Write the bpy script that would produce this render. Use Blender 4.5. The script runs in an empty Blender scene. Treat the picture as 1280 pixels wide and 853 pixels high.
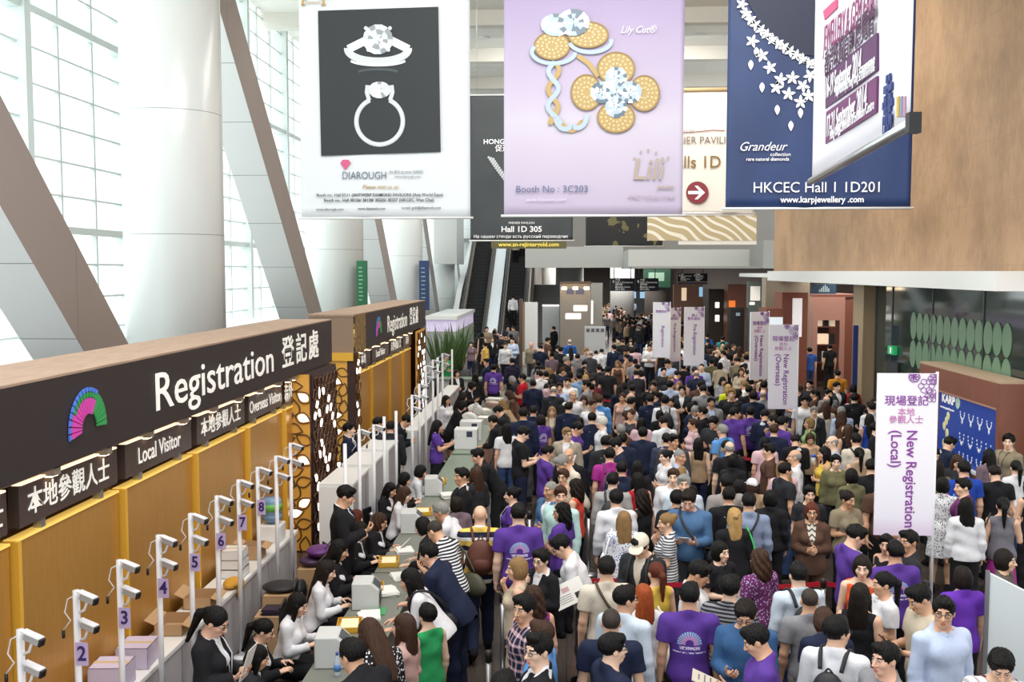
import bpy, bmesh, math, random
import numpy as np
from mathutils import Vector, Matrix, Euler
R = math.radians
PI = math.pi
S = bpy.context.scene
COL = S.collection
random.seed(7)
# ------------------------------------------------------------------ camera, sky, lights, exposure
CAM_H = 4.5
YAW, PITCH = R(3.12), R(3.91)
cd = bpy.data.cameras.new('camera'); cd.sensor_width = 36.0; cd.lens = 36.0
cd.clip_end = 600
cam = bpy.data.objects.new('camera', cd); COL.objects.link(cam)
cam.location = (0, 0, CAM_H); cam.rotation_euler = (PI/2 - PITCH, 0, YAW)
S.camera = cam
S.view_settings.view_transform = 'Standard'
S.view_settings.look = 'None'
S.view_settings.gamma = 1.0
S.view_settings.use_curve_mapping = False
S.view_settings.exposure = 0.0
w = bpy.data.worlds.new('daylight'); S.world = w; w.use_nodes = True
bg = w.node_tree.nodes['Background']; bg.inputs[0].default_value = (0.95, 0.985, 1.0, 1); bg.inputs[1].default_value = 1.5
def area_light(name, loc, rot, sx, sy, power, col=(1, 1, 1)):
    l = bpy.data.lights.new(name, 'AREA'); l.shape = 'RECTANGLE'; l.size = sx; l.size_y = sy; l.energy = power; l.color = col
    o = bpy.data.objects.new(name, l); COL.objects.link(o); o.location = loc; o.rotation_euler = rot
    return o
area_light('shop_lamp', (10.2, 36, 4.2), (0, 0, 0), 4, 14, 600, (1, .93, .84))  # added fill light that lifts the dark kiosk recess, not a fixture
area_light('facade_daylight', (-14.5, 38, 7.5), (0, R(-90), 0), 15, 76, 9000, (.96, .99, 1))
for i, y in enumerate((12, 27, 42)):
    area_light('ceiling_lamp', (1.5, y - 2, 12.8), (R(28), 0, 0), 9, 10, 1700, (1, .97, .92))
for y in (72, 86, 100, 115):
    area_light('low_ceiling_lamp', (3.0, y, 5.2), (0, 0, 0), 9, 10, 1300, (1, .96, .9))  # fill lights added to brighten the low hall, with no fittings behind them

_M = (Euler(cam.rotation_euler).to_matrix())
def ray(px, py):
    return _M @ Vector(((px - 640) / 1280, -(py - 426.5) / 1280, -1))
def at_z(px, py, z):
    "the point of height z seen at a pixel of the 1280x853 photograph"
    d = ray(px, py); t = (z - CAM_H) / d.z
    return Vector((0, 0, CAM_H)) + d * t
def at_y(px, py, y):
    d = ray(px, py); return Vector((0, 0, CAM_H)) + d * (y / d.y)
def at_x(px, py, x):
    d = ray(px, py); return Vector((0, 0, CAM_H)) + d * (x / d.x)

# ------------------------------------------------------------------ object helpers
def tag(o, label=None, cat=None, group=None, kind=None):
    if label: o['label'] = label
    if cat: o['category'] = cat
    if group: o['group'] = group
    if kind: o['kind'] = kind
    return o
def thing(name, label, cat, loc=(0, 0, 0), rz=0, group=None):
    o = bpy.data.objects.new(name, None); COL.objects.link(o)
    o.empty_display_size = .2
    o.location = loc; o.rotation_euler = (0, 0, rz)
    return tag(o, label, cat, group)
def link(name, me, mat=None, parent=None):
    o = bpy.data.objects.new(name, me); COL.objects.link(o)
    if mat is not None and not me.materials: me.materials.append(mat)
    if parent is not None: o.parent = parent
    return o
def setmat(o, *mats):
    for i, m in enumerate(mats):
        if m is None: continue
        o.material_slots[i].link = 'OBJECT'; o.material_slots[i].material = m
class MB:
    "collects simple solids into one mesh"
    def __init__(s): s.v = []; s.f = []; s.m = []; s.mi = 0; s.sm = []
    def add(s, vs, fs, smooth=False):
        b = len(s.v); s.v += [tuple(v) for v in vs]
        for f in fs: s.f.append([b + i for i in f]); s.m.append(s.mi); s.sm.append(smooth)
        return s
    def box(s, x0, x1, y0, y1, z0, z1):
        x0, x1 = sorted((x0, x1)); y0, y1 = sorted((y0, y1)); z0, z1 = sorted((z0, z1))
        return s.add([(x0, y0, z0), (x1, y0, z0), (x1, y1, z0), (x0, y1, z0), (x0, y0, z1), (x1, y0, z1), (x1, y1, z1), (x0, y1, z1)],
                     [(3, 2, 1, 0), (4, 5, 6, 7), (0, 1, 5, 4), (1, 2, 6, 5), (2, 3, 7, 6), (3, 0, 4, 7)])
    def obox(s, c, ax, hx, hy, hz):
        "box about c with axes ax (3x3 columns) and half sizes"
        c = Vector(c); a = [Vector(ax[0]), Vector(ax[1]), Vector(ax[2])]
        P = [c + a[0]*i*hx + a[1]*j*hy + a[2]*k*hz for k in (-1, 1) for (i, j) in ((-1, -1), (1, -1), (1, 1), (-1, 1))]
        return s.add(P, [(3, 2, 1, 0), (4, 5, 6, 7), (0, 1, 5, 4), (1, 2, 6, 5), (2, 3, 7, 6), (3, 0, 4, 7)])
    def prism(s, pts, d):
        "closed outline pts (3d) pushed along d"
        d = Vector(d); n = len(pts); P = [Vector(p) for p in pts]
        return s.add(P + [p + d for p in P], [tuple(range(n))[::-1], tuple(range(n, 2*n))] + [(i, (i+1) % n, n + (i+1) % n, n + i) for i in range(n)])
    def tube(s, pts, r, n=10, cap=True):
        pts = [Vector(p) for p in pts]; rs = r if isinstance(r, (list, tuple)) else [r]*len(pts)
        rings = []; up = None
        for i, p in enumerate(pts):
            t = (pts[min(i+1, len(pts)-1)] - pts[max(i-1, 0)]).normalized()
            if up is None: up = t.orthogonal().normalized()
            up = (up - t*up.dot(t)).normalized(); q = t.cross(up)
            rings.append([p + (up*math.cos(2*PI*k/n) + q*math.sin(2*PI*k/n))*rs[i] for k in range(n)])
        V = [v for rg in rings for v in rg]; F = []
        for i in range(len(pts)-1):
            for k in range(n): F.append((i*n+k, i*n+(k+1) % n, (i+1)*n+(k+1) % n, (i+1)*n+k))
        s.add(V, F, True)
        if cap:
            b = len(s.v) - len(V)
            for f in (tuple(b+k for k in range(n))[::-1], tuple(b+(len(pts)-1)*n+k for k in range(n))):
                s.f.append(list(f)); s.m.append(s.mi); s.sm.append(False)
        return s
    def lathe(s, prof, c=(0, 0, 0), n=24):
        c = Vector(c); V = []; F = []
        for (r, z) in prof:
            for k in range(n): V.append(c + Vector((r*math.cos(2*PI*k/n), r*math.sin(2*PI*k/n), z)))
        for i in range(len(prof)-1):
            for k in range(n): F.append((i*n+k, i*n+(k+1) % n, (i+1)*n+(k+1) % n, (i+1)*n+k))
        F.append(tuple(range(n))[::-1]); F.append(tuple((len(prof)-1)*n+k for k in range(n)))
        return s.add(V, F, True)
    def sphere(s, c, r, n=12, m=8, sc=(1, 1, 1)):
        c = Vector(c); V = [c + Vector((0, 0, -r*sc[2]))]; F = []
        for i in range(1, m):
            a = -PI/2 + PI*i/m
            for k in range(n): V.append(c + Vector((r*sc[0]*math.cos(a)*math.cos(2*PI*k/n), r*sc[1]*math.cos(a)*math.sin(2*PI*k/n), r*sc[2]*math.sin(a))))
        V.append(c + Vector((0, 0, r*sc[2])))
        for k in range(n): F.append((0, 1+(k+1) % n, 1+k))
        for i in range(m-2):
            for k in range(n): F.append((1+i*n+k, 1+i*n+(k+1) % n, 1+(i+1)*n+(k+1) % n, 1+(i+1)*n+k))
        for k in range(n): F.append((1+(m-2)*n+k, 1+(m-2)*n+(k+1) % n, len(V)-1))
        return s.add(V, F, True)
    def mesh(s, name='m'):
        me = bpy.data.meshes.new(name); me.from_pydata(s.v, [], s.f)
        me.polygons.foreach_set('use_smooth', s.sm); 
        if any(s.m): me.polygons.foreach_set('material_index', s.m)
        me.update(); return me
    def build(s, name, mat, parent=None, bevel=0):
        me = s.mesh(name)
        for m in (mat if isinstance(mat, (list, tuple)) else [mat]): me.materials.append(m)
        o = link(name, me, None, parent)
        if bevel:
            b = o.modifiers.new('b', 'BEVEL'); b.width = bevel; b.segments = 2; b.limit_method = 'ANGLE'
        return o
def struct(name, mb, mat, label=None, bevel=0):
    o = mb.build(name, mat, None, bevel); o['kind'] = 'structure'
    if label: o['label'] = label
    return o
def copy_tree(o, parent=None):
    c = o.copy(); COL.objects.link(c)
    if parent is not None: c.parent = parent
    for ch in o.children: copy_tree(ch, c)
    return c

# ------------------------------------------------------------------ materials
def srgb(h):
    if isinstance(h, str):
        h = h.lstrip('#'); h = [int(h[i:i+2], 16)/255 for i in (0, 2, 4)]
    return tuple((c/12.92 if c <= .04045 else ((c+.055)/1.055)**2.4) for c in h) + (1,)
_mats = {}
def pmat(name, col, rough=.6, metal=0, spec=.5, emit=None, es=0, alpha=1, trans=0, coat=0):
    if name in _mats: return _mats[name]
    m = bpy.data.materials.new(name); m.use_nodes = True; b = m.node_tree.nodes['Principled BSDF']
    b.inputs['Base Color'].default_value = srgb(col); b.inputs['Roughness'].default_value = rough; b.inputs['Metallic'].default_value = metal
    b.inputs['Specular IOR Level'].default_value = spec
    if emit: b.inputs['Emission Color'].default_value = srgb(emit); b.inputs['Emission Strength'].default_value = es
    if trans: b.inputs['Transmission Weight'].default_value = trans
    b.inputs['Alpha'].default_value = alpha
    if coat: b.inputs['Coat Weight'].default_value = coat
    _mats[name] = m; return m
class NT:
    "short hand for shader nodes"
    def __init__(s, m): s.t = m.node_tree; s.n = s.t.nodes; s.b = s.n.get('Principled BSDF')
    def N(s, typ, **kw):
        n = s.n.new(typ)
        for k, v in kw.items():
            if k.startswith('i_'): n.inputs[int(k[2:]) if k[2:].isdigit() else k[2:].replace('_', ' ')].default_value = v
            else: setattr(n, k, v)
        return n
    def L(s, a, b): s.t.links.new(a, b)
    def math(s, op, a, b=None, c=None):
        n = s.n.new('ShaderNodeMath'); n.operation = op
        for i, x in enumerate((a, b, c)):
            if x is None: continue
            if isinstance(x, (int, float)): n.inputs[i].default_value = x
            else: s.L(x, n.inputs[i])
        return n.outputs[0]
    def mix(s, f, a, b):
        n = s.n.new('ShaderNodeMix'); n.data_type = 'RGBA'
        for sock, x in ((n.inputs[0], f), (n.inputs[6], a), (n.inputs[7], b)):
            if isinstance(x, (int, float)): sock.default_value = x
            elif isinstance(x, tuple): sock.default_value = x
            else: s.L(x, sock)
        return n.outputs[2]
    def coord(s, kind='Object'):
        c = s.n.new('ShaderNodeTexCoord'); x = s.n.new('ShaderNodeSeparateXYZ'); s.L(c.outputs[kind], x.inputs[0])
        return c.outputs[kind], x.outputs[0], x.outputs[1], x.outputs[2]
    def noise(s, vec, scale, detail=3, rough=.5):
        n = s.n.new('ShaderNodeTexNoise'); n.inputs['Scale'].default_value = scale; n.inputs['Detail'].default_value = detail; n.inputs['Roughness'].default_value = rough
        if vec is not None: s.L(vec, n.inputs['Vector'])
        return n.outputs[0]
    def bump(s, h, strength=.3, dist=.01):
        n = s.n.new('ShaderNodeBump'); n.inputs['Strength'].default_value = strength; n.inputs['Distance'].default_value = dist
        s.L(h, n.inputs['Height']); s.L(n.outputs[0], s.b.inputs['Normal'])
    def ramp(s, f, stops, interp='LINEAR'):
        n = s.n.new('ShaderNodeValToRGB'); n.color_ramp.interpolation = interp; e = n.color_ramp.elements
        while len(e) < len(stops): e.new(0.5)
        for el, (p, c) in zip(e, stops): el.position = p; el.color = c
        s.L(f, n.inputs[0]); return n.outputs[0]
    def scale(s, vec, v):
        n = s.n.new('ShaderNodeMapping'); n.inputs['Scale'].default_value = v; s.L(vec, n.inputs[0]); return n.outputs[0]
    def color(s, x): s.L(x, s.b.inputs['Base Color'])
def tx(name, body, size, origin, xdir, ydir, mat, parent=None, align='CENTER', bold=0, xs=1, depth=.004, shear=0, sp=1, label=None, fit=None):
    "writing as a thin mesh: xdir is the reading direction, ydir is up in the letters"
    c = bpy.data.curves.new(name, 'FONT'); c.body = body; c.size = size; c.align_x = align; c.align_y = 'CENTER'
    c.offset = bold*size; c.extrude = depth; c.shear = shear; c.space_character = sp; c.resolution_u = 3
    t = bpy.data.objects.new(name, c); COL.objects.link(t)
    me = bpy.data.meshes.new_from_object(t.evaluated_get(bpy.context.evaluated_depsgraph_get()))
    bpy.data.objects.remove(t); bpy.data.curves.remove(c)
    if fit and len(me.vertices):
        xsv = [v.co.x for v in me.vertices]; xs = fit/(max(xsv) - min(xsv))
    X = Vector(xdir).normalized(); Y = Vector(ydir).normalized(); Z = X.cross(Y)
    M = Matrix((X*xs, Y, Z)).transposed().to_4x4(); M.translation = Vector(origin)
    me.transform(M); me.materials.clear(); me.materials.append(mat); me.name = name
    o = link(name, me, None, parent)
    if label: o['label'] = label
    return o
# ------------------------------------------------------------------ people: smooth distance fields turned into one continuous surface each
def sd_cone(a, b, ra, rb):
    a = np.array(a, np.float32); b = np.array(b, np.float32); ab = b - a; L2 = float(ab @ ab) + 1e-12
    lo = np.minimum(a - ra, b - rb); hi = np.maximum(a + ra, b + rb); lo = np.minimum(lo, np.minimum(a, b) - max(ra, rb)); hi = np.maximum(hi, np.maximum(a, b) + max(ra, rb))
    def f(x, y, z):
        px, py, pz = x - a[0], y - a[1], z - a[2]
        h = np.clip((px*ab[0] + py*ab[1] + pz*ab[2])/L2, 0, 1)
        dx, dy, dz = px - h*ab[0], py - h*ab[1], pz - h*ab[2]
        return np.sqrt(dx*dx + dy*dy + dz*dz) - (ra + (rb - ra)*h)
    return f, lo, hi
def sd_ell(c, r, M=None):
    "ellipsoid with centre c, radii r and axes in the columns of M"
    c = np.array(c, np.float32); r = np.array(r, np.float32); M = np.eye(3, dtype=np.float32) if M is None else np.array(M, np.float32)
    e = np.sqrt(((M*r)**2).sum(1)); lo, hi = c - e, c + e
    def f(x, y, z):
        px, py, pz = x - c[0], y - c[1], z - c[2]
        u = (px*M[0, 0] + py*M[1, 0] + pz*M[2, 0])/r[0]; v = (px*M[0, 1] + py*M[1, 1] + pz*M[2, 1])/r[1]; q = (px*M[0, 2] + py*M[1, 2] + pz*M[2, 2])/r[2]
        k0 = np.sqrt(u*u + v*v + q*q) + 1e-9; k1 = np.sqrt((u/r[0])**2 + (v/r[1])**2 + (q/r[2])**2) + 1e-9
        return k0*(k0 - 1)/k1
    return f, lo, hi
RES = 1.0
class Field:
    def __init__(s, xs, ys, zs):
        s.ax = [np.asarray(a, np.float32) for a in (xs, ys, zs)]; s.D = np.full([len(a) for a in s.ax], .5, np.float32)
    def sub(s, lo, hi, m):
        i = [(max(0, np.searchsorted(a, l - m) - 1), np.searchsorted(a, h + m) + 1) for a, l, h in zip(s.ax, lo, hi)]
        sl = tuple(slice(p, q) for p, q in i)
        x = s.ax[0][sl[0]][:, None, None]; y = s.ax[1][sl[1]][None, :, None]; z = s.ax[2][sl[2]][None, None, :]
        return sl, x, y, z
    def add(s, prim, k=.02):
        f, lo, hi = prim; sl, x, y, z = s.sub(lo, hi, max(k, .03)); A = s.D[sl]
        if A.size == 0: return s
        d = f(x, y, z)
        if k > 0:
            h = np.clip(.5 + .5*(d - A)/k, 0, 1); s.D[sl] = d + (A - d)*h - k*h*(1 - h)
        else: s.D[sl] = np.minimum(A, d)
        return s
    def cut(s, prim, k=.01):
        f, lo, hi = prim; sl, x, y, z = s.sub(lo, hi, max(k, .03)); A = s.D[sl]
        if A.size == 0: return s
        d = -f(x, y, z)
        if k > 0:
            h = np.clip(.5 - .5*(d - A)/k, 0, 1); s.D[sl] = d + (A - d)*h + k*h*(1 - h)
        else: s.D[sl] = np.maximum(A, d)
        return s
    def full(s): return s.ax[0][:, None, None], s.ax[1][None, :, None], s.ax[2][None, None, :]
    def half(s, n, p):
        "keep only where n.(q-p) < 0"
        n = np.array(n, np.float32); n /= np.linalg.norm(n); x, y, z = s.full()
        s.D = np.maximum(s.D, (x - p[0])*n[0] + (y - p[1])*n[1] + (z - p[2])*n[2]).astype(np.float32); return s
    def warp(s, g):
        x, y, z = s.full(); near = np.abs(s.D) < .05; s.D = np.where(near, s.D + g(x, y, z), s.D).astype(np.float32); return s
    def mesh(s, name):
        "surface nets"
        D = s.D; ins = D < 0; nx, ny, nz = D.shape
        cnt = np.zeros((nx-1, ny-1, nz-1), np.uint8)
        for i in (0, 1):
            for j in (0, 1):
                for k in (0, 1): cnt += ins[i:nx-1+i, j:ny-1+j, k:nz-1+k]
        I = np.argwhere((cnt > 0) & (cnt < 8)); idx = np.full((nx-1, ny-1, nz-1), -1, np.int32); idx[tuple(I.T)] = np.arange(len(I))
        P = np.zeros((len(I), 3), np.float64); W = np.zeros(len(I))
        ax = [a.astype(np.float64) for a in s.ax]
        corners = [(i, j, k) for i in (0, 1) for j in (0, 1) for k in (0, 1)]
        val = {c: D[I[:, 0]+c[0], I[:, 1]+c[1], I[:, 2]+c[2]].astype(np.float64) for c in corners}
        pos = {c: np.stack([ax[q][I[:, q]+c[q]] for q in range(3)], 1) for c in corners}
        for c in corners:
            for q in range(3):
                if c[q]: continue
                e = tuple(1 if t == q else c[t] for t in range(3)); a, b = val[c], val[e]
                m = (a < 0) != (b < 0); t = np.where(m, a/(a - b + 1e-12), 0)
                P += np.where(m[:, None], pos[c] + (pos[e] - pos[c])*t[:, None], 0); W += m
        P /= W[:, None]
        Q = []
        for q in range(3):
            a = [slice(None)]*3; b = [slice(None)]*3; a[q] = slice(0, -1); b[q] = slice(1, None)
            A, B = ins[tuple(a)], ins[tuple(b)]; E = np.argwhere(A != B); fl = A[tuple(E.T)]
            u, v = [(1, 2), (2, 0), (0, 1)][q]
            ok = (E[:, u] > 0) & (E[:, v] > 0) & (E[:, u] < D.shape[u]-1) & (E[:, v] < D.shape[v]-1); E = E[ok]; fl = fl[ok]
            def g(du, dv):
                e = E.copy(); e[:, u] -= du; e[:, v] -= dv; return idx[tuple(e.T)]
            f = np.stack([g(1, 1), g(0, 1), g(0, 0), g(1, 0)], 1); f[~fl] = f[~fl][:, ::-1]; Q.append(f)
        Q = np.concatenate(Q)
        me = bpy.data.meshes.new(name); me.vertices.add(len(P)); me.vertices.foreach_set('co', P.astype(np.float32).ravel())
        me.loops.add(Q.size); me.loops.foreach_set('vertex_index', Q.astype(np.int32).ravel())
        me.polygons.add(len(Q)); me.polygons.foreach_set('loop_start', np.arange(0, Q.size, 4, dtype=np.int32)); me.polygons.foreach_set('loop_total', np.full(len(Q), 4, np.int32))
        me.polygons.foreach_set('use_smooth', np.ones(len(Q), bool)); me.update(calc_edges=True)
        return me, P, Q
def axis(lo, hi, coarse, fine, spans):
    "grid line positions: fine steps inside the spans, coarse elsewhere"
    v = [lo]
    while v[-1] < hi:
        x = v[-1]; v.append(x + (fine if any(a - coarse <= x <= b for a, b in spans) else coarse))
    return v
def rotx(a): c, s = math.cos(a), math.sin(a); return np.array(((1, 0, 0), (0, c, -s), (0, s, c)))
def rotz(a): c, s = math.cos(a), math.sin(a); return np.array(((c, -s, 0), (s, c, 0), (0, 0, 1)))
def unit(v): v = np.array(v, float); return v/np.linalg.norm(v)
V3 = lambda *a: np.array(a, float)
# a pose: torso lean, head turn / nod (degrees), for each arm (upper direction, fore direction, palm normal, curl), legs
DOWN = ((.16, -.05, -1), (.05, .22, -1), (-1, .1, .1), 35)
FRONT = ((.12, .12, -1), (-.42, .85, .12), (-.5, -.2, .8), 45)
POSES = {
 'stand':   dict(arms=(DOWN, DOWN)),
 'look':    dict(arms=(DOWN, DOWN), yaw=38),
 'hold':    dict(arms=(FRONT, FRONT), nod=26),
 'read':    dict(arms=(((.15, .3, -1), (-.38, .9, .3), (-.4, -.3, .8), 50), ((.15, .3, -1), (-.38, .9, .3), (-.4, -.3, .8), 50)), nod=14),
 'clasp':   dict(arms=(((.16, .0, -1), (-.62, .7, -.05), (-.4, -.6, .3), 40), ((.16, .0, -1), (-.62, .7, .04), (-.4, -.6, .3), 40))),
 'clasplook': dict(arms=(((.16, .0, -1), (-.62, .7, -.05), (-.4, -.6, .3), 40), ((.16, .0, -1), (-.62, .7, .04), (-.4, -.6, .3), 40)), yaw=35),
 'fold':    dict(arms=(((.18, .1, -1), (-.9, .55, .1), (-.2, -1, .1), 30), ((.18, .12, -1), (-.9, .62, .02), (-.2, -1, .1), 30)), yaw=14, nod=6),
 'chin':    dict(arms=(((.1, .3, -1), (-.42, .42, .95), (-.5, -.6, .2), 85), ((.16, .1, -1), (-.85, .6, .05), (-.2, -1, .1), 40)), yaw=8, nod=4),
 'strap':   dict(arms=(((.2, .25, -1), (-.12, .42, 1), (-.3, -1, .2), 95), DOWN), yaw=12),
 'phone':   dict(arms=(((.12, .22, -1), (-.35, .85, .35), (-.5, -.3, .8), 60), DOWN), nod=20),
 'walk':    dict(arms=(((.16, -.3, -1), (.05, .1, -1), (-1, .1, .1), 40), ((.16, .25, -1), (.02, .5, -1), (-1, .1, .1), 40)), legs='walk'),
 'bend':    dict(lean=34, arms=(((.1, .55, -1), (-.2, .95, -.12), (-.2, -.1, -1), 30), ((.1, .55, -1), (-.2, .95, -.18), (-.2, -.1, -1), 30)), nod=10),
 'stoop':   dict(lean=22, arms=(FRONT, FRONT), nod=30),
 'sit':     dict(lean=12, arms=(((.12, .24, -1), (-.3, .95, .30), (-.2, -.1, -1), 30), ((.12, .18, -1), (-.3, .95, .34), (-.2, -.1, -1), 30)), nod=16, legs='sit'),
 'lift':    dict(arms=(((.35, .45, -.75), (-.28, .25, 1), (-.8, -.2, .1), 50), DOWN), nod=4),
}
def skeleton(sex, pose):
    P = POSES[pose]; f = sex == 'f'; J = {'f': f}
    seat = P.get('legs') == 'sit'; hz = .52 if seat else .93
    lean = R(P.get('lean', 0)); T = rotx(-lean); hip = V3(0, -.10*math.sin(lean), hz); J['T'] = T; J['hip'] = hip
    tf = lambda x, y, z: hip + T @ V3(x, y, z - .93)
    J['tf'] = tf; sw = .165 if f else .188
    J['sh'] = {}; J['el'] = {}; J['wr'] = {}; J['hand'] = {}
    for s, A in ((1, P['arms'][0]), (-1, P['arms'][1])):
        sh = tf(s*sw, -.01, 1.405); d1 = unit(A[0])*V3(s, 1, 1); d2 = unit(A[1])*V3(s, 1, 1)
        T2 = rotx(-lean*.5) if lean else np.eye(3)
        el = sh + (T2 @ d1)*(.27 if f else .285); wr = el + d2*(.235 if f else .25)
        n = unit(A[2])*V3(s, 1, 1); d = d2.copy(); n = unit(n - d*(n @ d)); t = s*np.cross(d, n)
        J['sh'][s], J['el'][s], J['wr'][s], J['hand'][s] = sh, el, wr, (d, n, t, A[3])
    neck = tf(0, -.015, 1.465); yaw, nod = R(P.get('yaw', 0)), R(P.get('nod', 0))
    J['neck'] = neck; HR = rotz(yaw) @ rotx(-nod - lean*.15); J['HR'] = HR
    J['hc'] = neck + T @ V3(0, .012, .05) + HR @ V3(0, .012, .105)
    J['top'] = J['hc'] + V3(0, 0, .122)
    J['leg'] = {}
    for s in (1, -1):
        w_ = .088
        if seat: L = (V3(s*w_, .02, .50), V3(s*.11, .43, .49), V3(s*.11, .40, .085), 0)
        elif P.get('legs') == 'walk': L = (V3(s*w_, 0, .90), V3(s*.09, .13*s + .06, .48), V3(s*.095, .27*s - .10, .10 if s > 0 else .16), 0 if s > 0 else -35)
        else: L = (V3(s*w_, hip[1]*.5, .90), V3(s*.10, .012, .48), V3(s*.112, -.02, .085), 0)
        J['leg'][s] = L
    return J
def spans_for(J, q, r=.13):
    sp = [(J['hc'][q] - r, J['hc'][q] + r)]
    for s in (1, -1):
        d = J['hand'][s][0]; a = J['wr'][s]; b = a + d*.19; sp.append((min(a[q], b[q]) - .05, max(a[q], b[q]) + .05))
    return sp
def torso_prims(J, o=0.0, bust=True):
    f = J['f']; tf = J['tf']; T = J['T']
    E = lambda c, r: sd_ell(tf(*c), [x + o for x in r], T)
    out = [(E((0, 0, .955), (.168 if f else .158, .115, .125)), .05), (E((0, .004, 1.09), (.125 if f else .142, .098, .15)), .05),
           (E((0, .002, 1.27), (.148 if f else .168, .108 if f else .12, .185)), .05),
           (sd_cone(tf(-.135 if f else -.15, -.012, 1.395), tf(.135 if f else .15, -.012, 1.395), .055 + o, .055 + o), .05)]
    for s in (1, -1):
        out.append((sd_cone(tf(s*.11, -.018, 1.415), tf(0, -.02, 1.49), .045 + o*.8, .05 + o*.8), .04))
        if f and bust: out.append((sd_ell(tf(s*.066, .085, 1.275), [.062 + o]*3, T), .04))
        elif not f: out.append((sd_ell(tf(s*.075, .07, 1.32), (.085 + o, .055 + o, .075 + o), T), .05))
    return out
def arm_prims(J, s, o=0.0, upto=1.0):
    f = J['f']; sh, el, wr = J['sh'][s], J['el'][s], J['wr'][s]; a = .9 if f else 1
    return [(sd_cone(sh, el, .052*a + o, .041*a + o), .035), (sd_cone(el, el + (wr - el)*.35, .041*a + o, .042*a + o), .02), (sd_cone(el + (wr - el)*.3, wr, .042*a + o, .027*a + o), .02)]
def leg_prims(J, s, o=0.0):
    h, k, an, _ = J['leg'][s]
    return [(sd_cone(h, k, .088 + o, .058 + o), .04), (sd_cone(k, an, .056 + o, .037 + o), .02), (sd_ell(k + (an - k)*.3 + V3(0, -.02, 0), (.05 + o, .055 + o, .11 + o)), .03)]
def hand_prims(J, s):
    d, n, t, curl = J['hand'][s]; w0 = J['wr'][s]; k = .92 if J['f'] else 1; out = []
    for i, off in enumerate((.028, .0095, -.0095, -.027)):
        a = w0 + d*.012*k + t*off*.6; b = w0 + d*(.088 - .006*abs(i - 1))*k + t*off
        out.append((sd_cone(a, b, .0155*k, .0125*k), .014))
    fing = []
    for i, (off, L, r) in enumerate(((.031, .074, .0088), (.0105, .083, .009), (-.0105, .077, .0086), (-.031, .06, .0076))):
        p = w0 + d*(.088 - .006*abs(i - 1))*k + t*off*.95; ang = 0; sp_ = off*.9
        for j, q in enumerate((.45, .32, .23)):
            ang += R(curl*(.55, .85, .6)[j] + i*4); dd = unit(d*math.cos(ang) + n*math.sin(ang) + t*sp_*4*(1 if j == 0 else .5)); e = p + dd*L*q*k
            fing.append(sd_cone(p, e, (r - .0006*j)*k, (r - .0006*(j + 1))*k)); p = e
    p = w0 + d*.024*k + t*.024; dd = unit(d*.62 + t*.72 + n*.28)
    th = []
    for j, (L, r) in enumerate(((.042, .0125), (.034, .0105), (.028, .009))):
        e = p + dd*L*k; th.append(sd_cone(p, e, r*k, (r - .0012)*k)); p = e; dd = unit(dd + d*.35 + n*(.25 + curl/160))
    return out, fing, th
def head_prims(J):
    M = J['HR']; c = J['hc']; f = J['f']; h = lambda x, y, z: c + M @ V3(x, y, z); E = lambda p, r: sd_ell(h(*p), r, M)
    add = [(E((0, -.014, .032), (.075, .093, .086)), .0), (E((0, .022, -.030), (.060, .066, .085)), .03), (E((0, .058, -.090), (.028 if f else .032, .026, .024)), .03),
           (sd_cone(h(-.03, .078, .024), h(.03, .078, .024), .013, .013), .02), (sd_cone(h(0, -.012, -.06), J['neck'] - J['T'] @ V3(0, 0, .03), .052 if f else .06, .054 if f else .064), .025)]
    for s in (1, -1):
        add.append((E((s*.036, .056, -.026), (.026, .026, .026)), .025))
        add.append((E((s*.076, -.008, -.006), (.011, .021, .033)), .006))
    cut = [(E((s*.031, .099, .003), (.017, .016, .011)), .014) for s in (1, -1)]
    add2 = [(sd_cone(h(0, .09, .008), h(0, .113, -.034), .0085, .0125), .012), (E((0, .092, -.0625), (.024, .012, .0065)), .005), (E((0, .09, -.073), (.02, .012, .0075)), .006)]
    for s in (1, -1): add2.append((E((s*.013, .098, -.037), (.009, .011, .0085)), .008))
    return add, cut, add2
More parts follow.
